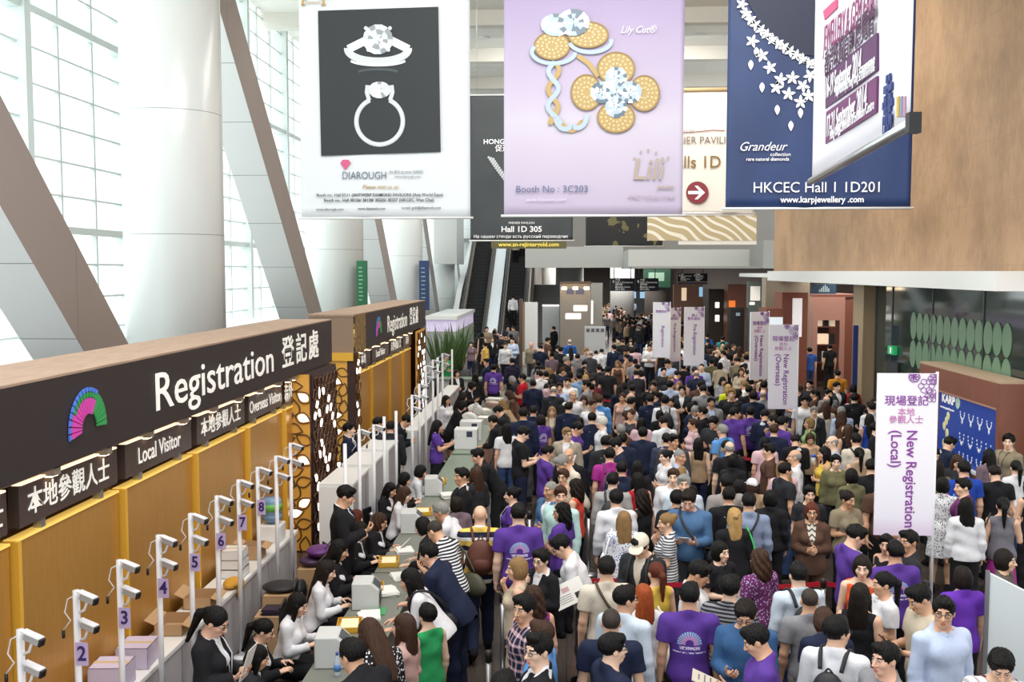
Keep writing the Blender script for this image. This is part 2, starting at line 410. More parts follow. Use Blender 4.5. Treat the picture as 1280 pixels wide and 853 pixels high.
def body_mesh(sex, pose):
    J = skeleton(sex, pose); hands = [J['wr'][s] + J['hand'][s][0]*.19 for s in (1, -1)]
    pts = np.array([J['hc'], *J['sh'].values(), *J['el'].values(), *J['wr'].values(), *hands, *[p for L in J['leg'].values() for p in L[:3]]])
    lo, hi = pts.min(0) - .20, pts.max(0) + .20; lo[2] = .02
    F = Field(*[axis(lo[q], hi[q], .015*RES, .0062*RES, spans_for(J, q) if RES < 1.5 else spans_for(J, q)[:1]) for q in range(3)])
    for p, k in torso_prims(J): F.add(p, k)
    for s in (1, -1):
        for p, k in leg_prims(J, s): F.add(p, k)
        an = J['leg'][s][2]; F.add(sd_cone(an + V3(0, -.02, -.035), an + V3(0, .10, -.05), .03, .022), .015)
    H = head_prims(J)
    for p, k in H[0]: F.add(p, k)
    for p, k in H[1]: F.cut(p, k)
    for p, k in H[2]: F.add(p, k)
    for s in (1, -1):
        for p, k in arm_prims(J, s): F.add(p, k)
        pal, fing, th = hand_prims(J, s)
        for p, k in pal: F.add(p, k)
        for p in fing: F.add(p, .003)
        for p in th: F.add(p, .006)
    me, V, Q = F.mesh('body_' + sex + '_' + pose)
    # lips and brows are areas of the one skin surface
    C = V[Q].mean(1); L = (C - J['hc']) @ J['HR']; mi = np.zeros(len(Q), np.int32)
    lips = (np.abs(L[:, 0]) < .024 - np.abs(L[:, 2] + .067)*.8) & (L[:, 2] < -.057) & (L[:, 2] > -.079) & (L[:, 1] > .088)
    brow = (np.abs(np.abs(L[:, 0]) - .033) < .021) & (np.abs(L[:, 2] - .027 + (np.abs(L[:, 0]) - .033)**2*8) < .0048) & (L[:, 1] > .05)
    mi[lips] = 1; mi[brow] = 2
    for m in (0, 1, 2): me.materials.append(None)
    me.polygons.foreach_set('material_index', mi)
    return me, J
def gar_field(J, spans_hi=None, step=.011, extra=0):
    pts = np.array([J['neck'], *J['sh'].values(), *J['el'].values(), *J['wr'].values(), *[p for L in J['leg'].values() for p in L[:3]]])
    lo, hi = pts.min(0) - .2, pts.max(0) + .2; lo[2] = .0
    return Field(*[axis(lo[q], hi[q], step*RES, step*RES, []) for q in range(3)])
def wrinkles(a, seed):
    r = random.Random(seed); W = [(r.uniform(-26, 26), r.uniform(-20, 20), r.uniform(10, 38)*r.choice((-1, 1)), r.uniform(0, 6)) for _ in range(6)]
    return lambda x, y, z: a*(sum(np.sin(p*x + q*y + t*z + u) for p, q, t, u in W)/2.2 - 1.1)
def top_mesh(sex, pose, kind):
    "tee, shirt, jacket, blouse, tank, dress or inner (the shirt that shows inside a jacket)"
    J = skeleton(sex, pose); tf = J['tf']; T = J['T']; up = T @ V3(0, 0, 1); F = gar_field(J); seat = J['hip'][2] < .7
    o = {'tee': .013, 'shirt': .013, 'jacket': .020, 'blouse': .014, 'tank': .011, 'dress': .012, 'inner': .010}[kind]
    for p, k in torso_prims(J, o): F.add(p, k)
    # cloth falls straight from the chest instead of following the waist
    hang = {'tank': -.006, 'tee': .0, 'shirt': .0, 'jacket': .012, 'blouse': .012}.get(kind, -.02)
    if kind in ('tee', 'shirt', 'jacket', 'blouse', 'tank'):
        F.add(sd_ell(tf(0, .012, 1.08), (.152 + hang - (.012 if J['f'] else 0), .118 + hang, .22), T), .05)
        F.add(sd_ell(tf(0, .003, .90), ((.184 if J['f'] else .17) + hang, (.138 if J['f'] else .126) + hang, .26), T), .05)
    arms = {'tee': .62, 'tank': 0, 'dress': .30, 'inner': 0}.get(kind, 2)
    for s in (1, -1):
        sh, el, wr = J['sh'][s], J['el'][s], J['wr'][s]
        if arms == 0: continue
        if arms < 1:
            e = sh + (el - sh)*arms; pass
            d = unit(el - sh); sub = Field(*F.ax)
            sub.add(sd_cone(sh, e + d*.05, .058 + o, .05 + o*1.6), 0).half(d, e); F.D = _smin(F.D, sub.D, .025)
        else:
            sub = Field(*F.ax); d = unit(wr - el)
            for p, k in arm_prims(J, s, o + .001): sub.add(p, k)
            sub.add(sd_cone(wr - d*.03, wr - d*.002, .031 + o*.75, .031 + o*.75), .01).half(d, wr - d*.004); F.D = _smin(F.D, sub.D, .018)
    hem = {'tee': .86, 'shirt': .90, 'jacket': .80, 'blouse': .86, 'tank': .88, 'dress': .60, 'inner': .92}[kind]
    if kind == 'dress' and not seat:
        F.add(sd_cone((0, 0, .95), (0, .01, .56), .165, .215), .06); F.half((0, 0, -1), (0, 0, .56))
    else:
        if seat: hem = max(hem, .88)
        F.half(-up, tf(0, 0, hem))
    # neck opening
    n = unit(T @ V3(0, .55, 1)); nk = {'tank': 1.455, 'dress': 1.46, 'blouse': 1.468}.get(kind, 1.478)
    F.half(n, tf(0, 0, nk))
    if kind in ('tank', 'dress', 'blouse'): F.cut(sd_ell(tf(0, .07, 1.475), (.06, .07, .06 if kind != 'tank' else .08), T), .01)
    if kind == 'tank':
        for s in (1, -1): F.cut(sd_ell(tf(s*.205, -.005, 1.38), (.07, .16, .105), T), .01)
    if kind in ('shirt', 'inner'):
        for s in (1, -1): F.add(sd_cone(tf(s*.058, -.03, 1.492), tf(s*.022, .068, 1.452), .014, .012), .008)
        F.add(sd_cone(tf(-.055, -.05, 1.50), tf(.055, -.05, 1.50), .014, .014), .01)
    if kind == 'tee': 
        for s in (1, -1): F.add(sd_cone(tf(s*.062, -.035, 1.487), tf(s*.012, .075, 1.447), .0095, .0095), .008)
    if kind == 'jacket':
        # open front: a narrow V from the neck down to the buttons
        a, b = tf(0, .17, 1.50), tf(0, .19, 1.12)
        x, y, z = F.full(); Ti = T.T; q = np.stack(np.broadcast_arrays(x - J['hip'][0], y - J['hip'][1], z - J['hip'][2]), -1) @ T.astype(np.float32)
        hz = q[..., 2] + .93; wv = np.clip((hz - 1.10)*.20, 0, .075); dv = np.where(q[..., 1] > .03, np.abs(q[..., 0]) - wv, .3); dv = np.where(hz > 1.10, dv, .3)
        F.D = np.maximum(F.D, -dv.astype(np.float32))
        for s in (1, -1): F.add(sd_cone(tf(s*.082, .055, 1.46), tf(s*.03, .148, 1.22), .016, .012), .01)
    F.warp(wrinkles(.0038 if kind != 'tank' else .0025, len(pose)*7 + len(kind)))
    me, V, Q = F.mesh('top_' + kind); me.materials.append(None); return me
def _smin(A, d, k):
    h = np.clip(.5 + .5*(d - A)/k, 0, 1); return (d + (A - d)*h - k*h*(1 - h)).astype(np.float32)
def bottom_mesh(sex, pose, kind):
    J = skeleton(sex, pose); F = gar_field(J); F.half((0, 0, -1), (0, 0, .05)); seat = J['hip'][2] < .7; F.D[:] = .5; tf = J['tf']; T = J['T']
    F.add(sd_ell(tf(0, 0, .95), (.174 if J['f'] else .164, .121, .125), T), .03); F.add(sd_ell(tf(0, 0, 1.02), (.150, .11, .1), T), .03)
    if kind == 'skirt' and not seat:
        for q in (1, -1): F.add(sd_cone((q*.055, J['hip'][1], .93), (q*.08, .005, .50), .106, .126), .05)
        F.half((0, 0, -1), (0, 0, .52))
    elif kind == 'skirt':
        F.add(sd_cone(J['leg'][1][0], J['leg'][1][1], .11, .09), .05); F.add(sd_cone(J['leg'][-1][0], J['leg'][-1][1], .11, .09), .08)
    else:
        for s in (1, -1):
            h, k, an, ft = J['leg'][s]; d = unit(an - k); sub = Field(*F.ax)
            for p, kk in leg_prims(J, s, .012): sub.add(p, kk)
            if kind == 'trousers':
                sub.add(sd_cone(k, an + d*.03, .070, .058), .03); sub.half(d, an + d*.015)
            else: sub.add(sd_cone(h, k, .1, .085), .03); sub.half(unit(k - h), k - unit(k - h)*.08)
            F.D = _smin(F.D, sub.D, .025)
    F.half(T @ V3(0, 0, 1), tf(0, 0, 1.07)); F.warp(wrinkles(.003, 5))
    me, V, Q = F.mesh('bottom_' + kind); me.materials.append(None); return me
def shoe_mesh():
    F = Field(*[axis(a, b, .009*RES, .009*RES, []) for a, b in ((-.07, .07), (-.13, .24), (-.12, .07))])
    F.add(sd_cone((0, -.04, -.045), (0, .14, -.055), .045, .038), .02).add(sd_cone((0, -.03, -.03), (0, -.02, .03), .044, .04), .03).add(sd_ell((0, .05, -.035), (.042, .10, .045)), .02)
    F.half((0, 0, -1), (0, 0, -.083)); me, V, Q = F.mesh('shoe'); me.materials.append(None); return me
def hair_mesh(kind):
    "in the frame of the head: y forward, z up"
    F = Field(*[axis(a, b, .0075*RES, .0075*RES, []) for a, b in ((-.19, .19), (-.30, .14), (-.52, .2))])
    E = lambda c, r: sd_ell(c, r)
    if kind == 'buzz':
        F.add(E((0, -.014, .034), (.0775, .0955, .0885)), 0); F.cut(E((0, .11, -.03), (.08, .078, .098)), .01); F.half((0, -.25, -1), (0, 0, -.045))
        for s in (1, -1): F.cut(E((s*.085, .01, -.02), (.03, .028, .045)), .01)
        amp = .0006
    elif kind == 'fringe':      # a balding crown with hair at the sides and back
        F.add(E((0, -.018, .02), (.083, .094, .08)), 0); F.cut(E((0, .05, .10), (.085, .115, .085)), .01); F.cut(E((0, .12, -.03), (.09, .09, .098)), .01); F.half((0, -.25, -1), (0, 0, -.05))
        for s in (1, -1): F.cut(E((s*.085, .01, -.02), (.03, .026, .042)), .01)
        amp = .0015
    elif kind in ('short', 'quiff', 'mop'):
        q = kind == 'quiff'; mo = kind == 'mop'
        F.add(E((0, -.016, .036), (.086 + .006*mo, .104, .094 + .006*mo)), 0)
        if q: F.add(E((0, .045, .105), (.06, .05, .04)), .02)
        else: F.add(E((.02, .05, .088), (.06, .045, .035)), .02)
        F.cut(E((0, .118, -.028), (.073, .08, .09 + .004*mo)), .01); F.half((0, -.3, -1), (0, 0, -.052 - .02*mo))
        for s in (1, -1): F.cut(E((s*.09, .012, -.032), (.026, .026, .045 - .012*mo)), .008)
        amp = .0075
    else:
        fringe = kind in ('bob', 'straight')
        F.add(E((0, -.016, .036), (.086, .104, .096)), 0)
        if kind in ('ponytail', 'bun'):
            F.cut(E((0, .118, -.03), (.073, .08, .098)), .01); F.half((0, -.3, -1), (0, 0, -.05))
            for s in (1, -1): F.cut(E((s*.09, .014, -.03), (.024, .024, .04)), .008)
            if kind == 'bun': F.add(E((0, -.105, .07), (.05, .045, .045)), .01)
            else: F.add(sd_cone((0, -.105, .055), (0, -.15, .0), .03, .036), .015).add(sd_cone((0, -.15, .0), (0, -.15, -.26), .04, .016), .02)
        else:
            if kind == 'bob': F.add(E((0, -.022, -.02), (.1, .098, .115)), .02); zc = -.115
            elif kind == 'straight':
                F.add(E((0, -.03, -.03), (.096, .09, .13)), .02); F.add(E((0, -.085, -.20), (.10, .042, .26)), .03); zc = -.43
                for s in (1, -1): F.add(sd_cone((s*.075, .01, .0), (s*.085, .035, -.26), .028, .022), .02)
            elif kind == 'halfup':
                F.add(E((0, -.03, -.03), (.094, .09, .12)), .02); F.add(E((0, -.085, -.17), (.085, .04, .22)), .03); F.add(E((0, -.115, .04), (.03, .028, .03)), .01); zc = -.38
            else: F.add(E((0, -.03, -.05), (.112, .098, .14)), .02); F.add(E((0, -.07, -.13), (.115, .065, .13)), .03); zc = -.26
            F.half((0, 0, -1), (0, 0, zc)); F.cut(E((0, .115, -.05), (.066, .085, .098 if fringe else .118)), .012)
            F.cut(sd_cone((0, .03, -.13), (0, .06, -.5), .055, .085), .01)
        amp = .0085 if kind == 'wavy' else .0055
    if kind == 'wavy': g = lambda x, y, z: amp*(np.sin(62*z + 9*np.arctan2(x, -y)) + np.sin(21*np.arctan2(x, -y) + 17*z))*.6
    else: g = lambda x, y, z: amp*(np.sin(23*np.arctan2(x, y + .03) + 5*np.sin(13*z + 3*x) + 40*(z > .06)*np.hypot(x, y)) + .7*np.sin(41*np.arctan2(x, y + .02) + 11*z) + .5*np.sin(60*x + 50*y))*.45
    F.warp(g); me, V, Q = F.mesh('hair_' + kind); me.materials.append(None); return me
def eyes_mesh():
    mb = MB()
    for s in (1, -1):
        mb.mi = 0; mb.sphere((s*.031, .0795, .003), .0125, 12, 8)
        mb.mi = 1; mb.sphere((s*.031, .0885, .0025), .0056, 10, 6, (1, .75, 1))
        mb.mi = 2; mb.tube([(s*.031 - .0145, .083, .004), (s*.031 - .007, .091, .0095), (s*.031 + .007, .091, .0095), (s*.031 + .0145, .083, .004)], .0022, 6)
    me = mb.mesh('eyes')
    for m in (pmat('eye_white', '#dcd6d0', .3), pmat('iris', '#1d1310', .2), pmat('lash', '#15100e', .6)): me.materials.append(m)
    return me
def glasses_mesh():
    mb = MB()
    for s in (1, -1):
        mb.tube([(s*(.034 + .021*math.cos(a)), .102 - .006*abs(math.cos(a)), .0 + .0165*math.sin(a)) for a in [2*PI*i/14 for i in range(15)]], .0022, 6)
        mb.tube([(s*.055, .098, .004), (s*.074, .06, .006), (s*.08, -.005, .006)], .002, 6)
    mb.tube([(-.013, .103, .003), (0, .106, .005), (.013, .103, .003)], .002, 6)
    return mb.mesh('glasses')
def cap_mesh():
    F = Field(*[axis(a, b, .008, .008, []) for a, b in ((-.13, .13), (-.15, .24), (-.08, .18))])
    F.add(sd_ell((0, -.012, .04), (.092, .11, .10)), 0).half((0, .1, -1), (0, 0, .032)); brim = Field(*F.ax); brim.add(sd_ell((0, .11, .04), (.082, .09, .03)), 0).half((0, .25, 1), (0, .1, .052)).half((0, -.25, -1), (0, .1, .040))
    F.D = np.minimum(F.D, brim.D); me, V, Q = F.mesh('cap'); me.materials.append(None); return me
def tie_mesh(sex, pose):
    J = skeleton(sex, pose); tf = J['tf']; mb = MB(); 
    zs = ((1.452, .088, .016), (1.43, .108, .02), (1.40, .122, .014), (1.30, .148, .024), (1.16, .146, .032))
    V = []
    for z, y, w_ in zs:
        for a, b in ((-w_, 0), (w_, 0), (w_, .012), (-w_, .012)): V.append(tf(a, y - .012 + b, z))
    F = [(i*4 + k, i*4 + (k+1) % 4, i*4 + 4 + (k+1) % 4, i*4 + 4 + k) for i in range(4) for k in range(4)] + [(3, 2, 1, 0), (16, 17, 18, 19)]
    me = mb.add(V, F).mesh('tie'); me.materials.append(None); return me
def lanyard_mesh(sex, pose):
    J = skeleton(sex, pose); tf = J['tf']; b = .02 if J['f'] else .0; mb = MB()
    for s in (1, -1): mb.tube([tf(s*.062, -.06, 1.48), tf(s*.075, .0, 1.492), tf(s*.07, .09, 1.445), tf(s*.045, .152 + b, 1.33), tf(s*.012, .16 + b, 1.15)], .0045, 6)
    c = tf(0, .155 + b, 1.10); mb.mi = 1; mb.obox(c, J['T'].T, .036, .004, .05)
    me = mb.mesh('lanyard'); me.materials.append(None); me.materials.append(pmat('badge', '#dfe3e8', .4)); return me
# ------------------------------------------------------------------ cloth, skin and hair
PAL = dict(black='#1c1c20', navy='#1f2740', white='#e6e6ea', cream='#ddd3c2', beige='#c5b49c', grey='#8d8c90', darkgrey='#46464c', lightblue='#b4c4e0', blue='#2c5ea8',
           royal='#2446a8', denim='#4d6f96', purple='#5b3a94', plum='#6a2f63', magenta='#a8308c', pink='#e0bcc4', red='#b51d2c', orange='#d9582c', coral='#d8503c', green='#2f9d5c',
           lime='#cfe02c', sage='#8fb070', olive='#6d6a4c', brown='#5a4034', mauve='#7a6670', yellow='#e6c253', mustard='#c98a2c', mint='#bfe0dc', teal='#2f8f90', sky='#5f97d6',
           jean='#31456b', khaki='#8f836c', charcoal='#2b2c31', tan='#a98f72', paleblue='#cfdbe8', rose='#d0aaa2', maroon='#5b1f2b', lilac='#b9a6cf')
def cloth(col, pat=None, col2=None):
    key = 'cloth_%s_%s_%s' % (col, pat, col2)
    if key in _mats: return _mats[key]
    m = pmat(key, PAL.get(col, col), .86, spec=.25); t = NT(m); vec, x, y, z = t.coord('Object')
    c1 = srgb(PAL.get(col, col)); c2 = srgb(PAL.get(col2, col2)) if col2 else None
    n = t.noise(vec, 9, 3); dark = tuple(v*.82 for v in c1[:3]) + (1,)
    base = t.mix(n, dark, c1)
    if pat == 'stripe': # level bands
        f = t.math('GREATER_THAN', t.math('SINE', t.math('MULTIPLY', z, 190)), 0.0); base = t.mix(f, base, c2)
    elif pat == 'bands':
        f = t.math('FRACT', t.math('MULTIPLY', z, 6.2)); base = t.ramp(f, [(0, srgb('#e7c45c')), (.3, srgb('#e7c45c')), (.36, srgb('#ecece8')), (.60, srgb('#ecece8')), (.62, srgb('#23283c')), (.95, srgb('#23283c'))], 'CONSTANT')
    elif pat == 'plaid':
        a = t.math('GREATER_THAN', t.math('SINE', t.math('MULTIPLY', z, 85)), .55); b = t.math('GREATER_THAN', t.math('SINE', t.math('MULTIPLY', t.math('ADD', x, t.math('MULTIPLY', y, .6)), 85)), .55)
        base = t.mix(t.math('MULTIPLY', t.math('ADD', a, b), .5), base, c2)
    elif pat == 'print':
        v = t.N('ShaderNodeTexVoronoi'); v.inputs['Scale'].default_value = 38; t.L(vec, v.inputs['Vector'])
        base = t.mix(t.math('LESS_THAN', v.outputs[0], .33), base, c2)
    elif pat == 'zigzag':
        zz = t.math('ADD', t.math('MULTIPLY', z, 90), t.math('MULTIPLY', t.math('PINGPONG', t.math('MULTIPLY', x, 26), 1), 3.2)); base = t.mix(t.math('GREATER_THAN', t.math('SINE', zz), .45), base, c2)
    elif pat == 'fan':  # the staff print on the back: a fan of rays over two lines of lettering
        zc = 1.245; dz = t.math('SUBTRACT', z, zc); r = t.math('SQRT', t.math('ADD', t.math('MULTIPLY', x, x), t.math('MULTIPLY', dz, dz))); ang = t.math('ARCTAN2', dz, x)
        ring = t.math('MULTIPLY', t.math('LESS_THAN', r, .105), t.math('GREATER_THAN', r, .036)); up = t.math('GREATER_THAN', dz, -.012); rays = t.math('GREATER_THAN', t.math('SINE', t.math('MULTIPLY', ang, 26)), -.6)
        f = t.math('MULTIPLY', t.math('MULTIPLY', ring, up), rays)
        back = t.math('LESS_THAN', y, -.045)
        wd = t.N('ShaderNodeTexNoise'); wd.inputs['Scale'].default_value = 70; t.L(vec, wd.inputs['Vector'])
        l1 = t.math('MULTIPLY', t.math('LESS_THAN', t.math('ABSOLUTE', t.math('SUBTRACT', z, 1.205)), .014), t.math('LESS_THAN', t.math('ABSOLUTE', x), .09))
        l2 = t.math('MULTIPLY', t.math('LESS_THAN', t.math('ABSOLUTE', t.math('SUBTRACT', z, 1.165)), .006), t.math('LESS_THAN', t.math('ABSOLUTE', x), .14))
        txt = t.math('MULTIPLY', t.math('MAXIMUM', l1, l2), t.math('GREATER_THAN', wd.outputs[0], .46))
        fan = t.mix(t.math('LESS_THAN', r, .07), srgb('#9fb9df'), srgb('#d9a3d6')); base = t.mix(t.math('MULTIPLY', f, back), base, fan); base = t.mix(t.math('MULTIPLY', txt, back), base, srgb('#d8cfe8'))
        front = t.math('MULTIPLY', t.math('GREATER_THAN', y, .04), t.math('LESS_THAN', t.math('ADD', t.math('POWER', t.math('MULTIPLY', t.math('SUBTRACT', x, .085), 48), 2), t.math('POWER', t.math('MULTIPLY', t.math('SUBTRACT', z, 1.32), 48), 2)), 1))
        base = t.mix(front, base, srgb('#cdbfe6'))
    t.color(base); t.bump(t.math('ADD', t.noise(t.scale(vec, (1, 1, .5)), 14, 3, .5), t.math('MULTIPLY', t.noise(vec, 150, 2), .05)), .45, .03)
    return m
# one plain cloth, skin and hair material; each object's own colour is read from the object, so that copies share their mesh
def own(name, rough, spec, body):
    m = pmat(name, '#808080', rough, spec=spec); t = NT(m); oi = t.N('ShaderNodeObjectInfo'); vec, x, y, z = t.coord('Object'); body(t, oi.outputs['Color'], vec); return m
def mulc(t, c, f):
    n = t.N('ShaderNodeVectorMath', operation='SCALE'); t.L(c, n.inputs[0]); n.inputs['Scale'].default_value = f; return n.outputs[0]
def _cloth(t, c, vec): t.color(t.mix(t.noise(vec, 9, 3), mulc(t, c, .8), c)); t.bump(t.math('ADD', t.noise(t.scale(vec, (1, 1, .5)), 14, 3, .5), t.math('MULTIPLY', t.noise(vec, 150, 2), .05)), .45, .03)
def _skin(t, c, vec): t.color(t.mix(t.noise(vec, 14, 3), mulc(t, c, .86), c))
def _lip(t, c, vec):
    n = t.N('ShaderNodeVectorMath', operation='MULTIPLY'); t.L(c, n.inputs[0]); n.inputs[1].default_value = (.74, .42, .42); t.color(n.outputs[0])
def _hair(t, c, vec): n = t.noise(t.scale(vec, (60, 60, 7)), 1.6, 3); t.color(t.mix(n, mulc(t, c, .55), mulc(t, c, 1.45))); t.bump(n, .9, .012)
CLOTH = own('cloth_plain', .86, .25, _cloth); SKINM = own('skin', .5, .35, _skin); LIPM = own('lips', .4, .4, _lip); HAIRM = own('hair_strands', .5, .22, _hair); BROW = pmat('eyebrow', '#2a1d15', .7)
def clad(name, key, fn, spec, parent):
    "one garment; spec is colour, pattern, second colour"
    me = cached(key, fn)
    if not me.materials or me.materials[0] is None: me.materials.clear(); me.materials.append(CLOTH)
    spec = tuple(spec) + (None,)*(3 - len(spec))
    if spec[1]:
        m = cloth(*spec)
        def cp(): k = me.copy(); k.materials.clear(); k.materials.append(m); return k
        me = cached(key + (m.name,), cp)
    o = link(name, me, None, parent); o.color = srgb(PAL.get(spec[0], spec[0])); return o
SKIN = ['#e3b79a', '#d8a888', '#eac3a9', '#c99877', '#e0b096', '#b57f5f']
HAIRC = dict(black='#0d0b0a', dark='#1b130e', brown='#3f2a1e', auburn='#5b2a1a', ginger='#9c4a22', blond='#b28e5a', grey='#8c8a86', white='#cfccc4', fair='#8a6c46', shaved='#3a322d')
MESH = {}
def cached(key, fn):
    if key not in MESH: MESH[key] = fn()
    return MESH[key]
GLASS_M = pmat('glasses_rim', '#141416', .3)
SHOE_C = dict(black='#15151a', white='#cfcfd2', brown='#4a3022')
FACE = dict(away=0, cam=180, left=90, right=-90, aleft=38, aright=-38, cleft=142, cright=-142)
PEOPLE = []
def person(px, py, pose, sex, face, top, bottom, hair, label, skin=None, mirror=False, glasses=False, lanyard=False, cap=None, tie=None, inner='white', h=None, group=None, z0=0.0, pos=None, name='person', shoes='black', y=None):
    """head top at (px, py) of the photograph; top/bottom/hair are (kind, colour, pattern, second colour)"""
    f = sex == 'f'; top = tuple(top) if isinstance(top, (tuple, list)) else (top,); top = top + (None,)*(4 - len(top)); bottom = tuple(bottom) + (None,)*(4 - len(bottom))
    kind = 'm'*(not f) + 'f'*f
    me, J = cached(('body', sex, pose), lambda: body_mesh(sex, pose))
    n = len(PEOPLE); rr = random.Random(n*31 + 5)
    sc = (h or (1.62 if f else 1.73))/1.735
    a = FACE[face] if isinstance(face, str) else face; a = R(a + rr.uniform(-7, 7)); m = -1 if mirror else 1
    hx, hy = J['top'][0]*m*sc, J['top'][1]*sc; off = Vector((hx*math.cos(a) - hy*math.sin(a), hx*math.sin(a) + hy*math.cos(a), 0))
    if pos is None:
        p = at_z(px, py, z0 + J['top'][2]*sc + (.012*sc if hair[0] != 'bald' else 0)); p.z = z0; p = p - off
    else: p = Vector(pos)
    r = thing(name, label, 'person', p, a, group); r.scale = (m*sc, sc, sc)
    si = skin if skin is not None else rr.choice((0, 0, 1, 1, 2, 4)); hc = hair[1] if len(hair) > 1 else 'black'
    b = link('body', me, None, r); b.color = srgb(SKIN[si])
    if me.materials[0] is None:
        for i, q in enumerate((SKINM, LIPM, BROW)): me.materials[i] = q
    HM = Matrix(J['HR'].tolist()).to_4x4(); HM.translation = Vector(J['hc'])
    e = link('eyes', cached('eyes', eyes_mesh), None, r); e.matrix_local = HM
    if hair[0] != 'bald':
        hm = cached(('hair', hair[0]), lambda: hair_mesh(hair[0])); hm.materials[0] = HAIRM
        o = link('hair', hm, None, r); o.matrix_local = HM; o.color = srgb(HAIRC[hc])
    if glasses: o = link('glasses', cached('glasses', glasses_mesh), GLASS_M, r); o.matrix_local = HM
    if cap: o = clad('cap', ('cap',), cap_mesh, (cap,), r); o.matrix_local = HM
    tk = top[0]
    o = clad({'tee': 'polo_shirt', 'shirt': 'shirt', 'jacket': 'jacket', 'blouse': 'blouse', 'tank': 'sleeveless_top', 'dress': 'dress'}[tk], ('top', sex, pose, tk), lambda: top_mesh(sex, pose, tk), top[1:4], r)
    if tk == 'jacket':
        clad('shirt', ('top', sex, pose, 'inner'), lambda: top_mesh(sex, pose, 'inner'), inner if isinstance(inner, tuple) else (inner,), r)
    if tie: clad('tie', ('tie', sex, pose), lambda: tie_mesh(sex, pose), (tie,), r)
    if lanyard: lm = cached(('lan', sex, pose), lambda: lanyard_mesh(sex, pose)); lm.materials[0] = CLOTH; o = link('lanyard', lm, None, r); o.color = srgb(PAL[lanyard if isinstance(lanyard, str) else 'white'])
    if tk != 'dress' or POSES[pose].get('legs') == 'sit':
        bk = bottom[0]; clad(bk, ('bot', sex, pose, bk), lambda: bottom_mesh(sex, pose, bk), bottom[1:4], r)
    for s in (1, -1):
        o = clad('shoe', ('shoe',), shoe_mesh, (SHOE_C[shoes],), r); an = J['leg'][s]; o.location = Vector(an[2]); o.rotation_euler = (R(an[3]), 0, -s*R(8))
    PEOPLE.append(dict(root=r, pos=p, a=a, J=J, sc=sc, m=m, sex=sex, label=label))
    return PEOPLE[-1]
def on_person(P, x, y, z):
    "a point of the person's own frame in the hall"
    a = P['a']; x = x*P['m']*P['sc']; y = y*P['sc']; p = P['pos']
    return Vector((p.x + x*math.cos(a) - y*math.sin(a), p.y + x*math.sin(a) + y*math.cos(a), p.z + z*P['sc']))
# ------------------------------------------------------------------ the hall itself
M = {}
M['white'] = pmat('white_paint', '#dcdedc', .45); M['white_gloss'] = pmat('white_laminate', '#e6e6e4', .3); M['grey_lam'] = pmat('grey_laminate', '#b3b0b4', .45)
M['steel'] = pmat('brushed_steel', '#b9bbbd', .3, metal=.9); M['dark_metal'] = pmat('dark_metal', '#3a3835', .4, metal=.6); M['black'] = pmat('black_plastic', '#1a1a1c', .45)
M['letter'] = pmat('white_letter', '#f2f0ea', .5, emit='#f4efe6', es=.25); M['card'] = pmat('cardboard', '#b5936c', .85); M['paper'] = pmat('paper', '#eceae4', .7)
M['lamp'] = pmat('warm_lamp', '#fff1d8', .5, emit='#ffe6bd', es=9); M['tube'] = pmat('light_strip', '#fff1d8', .5, emit='#ffdcae', es=1.6)
def panel_mat(name, col, seam, sy, sz, rough=.3, oy=0, oz=0):
    "cladding panels with thin seams"
    m = pmat(name, col, rough); t = NT(m); vec, x, y, z = t.coord('Object')
    def line(c, step, off, w=.012): 
        f = t.math('FRACT', t.math('ADD', t.math('DIVIDE', c, step), off)); return t.math('LESS_THAN', f, w/step)
    l = t.math('MAXIMUM', line(y, sy, oy), line(z, sz, oz)); b = srgb(col)
    n = t.noise(vec, .7, 2); t.color(t.mix(l, t.mix(n, tuple(v*.94 for v in b[:3]) + (1,), b), srgb(seam))); return m
# floor: large dark polished stone tiles in two tones
m = pmat('stone_floor', '#4a403a', .18, spec=.45); t = NT(m); vec, x, y, z = t.coord('Object')
br = t.N('ShaderNodeTexBrick'); br.offset = 0; br.inputs['Scale'].default_value = 1; br.inputs['Brick Width'].default_value = 1.2; br.inputs['Row Height'].default_value = 1.2; br.inputs['Mortar Size'].default_value = .006
br.inputs['Color1'].default_value = srgb('#4b423d'); br.inputs['Color2'].default_value = srgb('#433b37'); br.inputs['Mortar'].default_value = srgb('#2a2523'); t.L(vec, br.inputs['Vector'])
band = t.math('LESS_THAN', t.math('FRACT', t.math('DIVIDE', t.math('ADD', y, .9), 4.8)), .26)
c = t.mix(band, br.outputs[0], srgb('#262120')); t.color(t.mix(t.math('MULTIPLY', t.noise(vec, 6, 5, .6), .35), c, srgb('#5d534c')))
struct('floor', MB().box(-13, 13, -2, 150, -.12, 0), m)
# right wall of honey coloured marble
m = pmat('marble', '#b08a63', .38, spec=.4); t = NT(m); vec, x, y, z = t.coord('Object')
n1 = t.noise(t.scale(vec, (1, .9, .7)), 1.1, 8, .62); n2 = t.noise(t.scale(vec, (1, 2.2, .8)), 4, 6, .6)
c = t.ramp(t.math('ADD', t.math('MULTIPLY', n1, .65), t.math('MULTIPLY', n2, .35)), [(.30, srgb('#82664b')), (.47, srgb('#9c7b5c')), (.58, srgb('#ab8968')), (.72, srgb('#967454'))])
sm_ = t.math('MAXIMUM', t.math('LESS_THAN', t.math('FRACT', t.math('DIVIDE', z, 1.15)), .008), t.math('LESS_THAN', t.math('FRACT', t.math('DIVIDE', y, 1.9)), .004))
t.color(t.mix(sm_, c, srgb('#94745a'))); M['marble'] = m
struct('wall_right', MB().box(7.75, 8.6, 4, 39.2, 4.2, 14), m)
struct('wall_right_return', MB().box(8.6, 12.5, 38.8, 39.2, 4.2, 14), M['marble'])
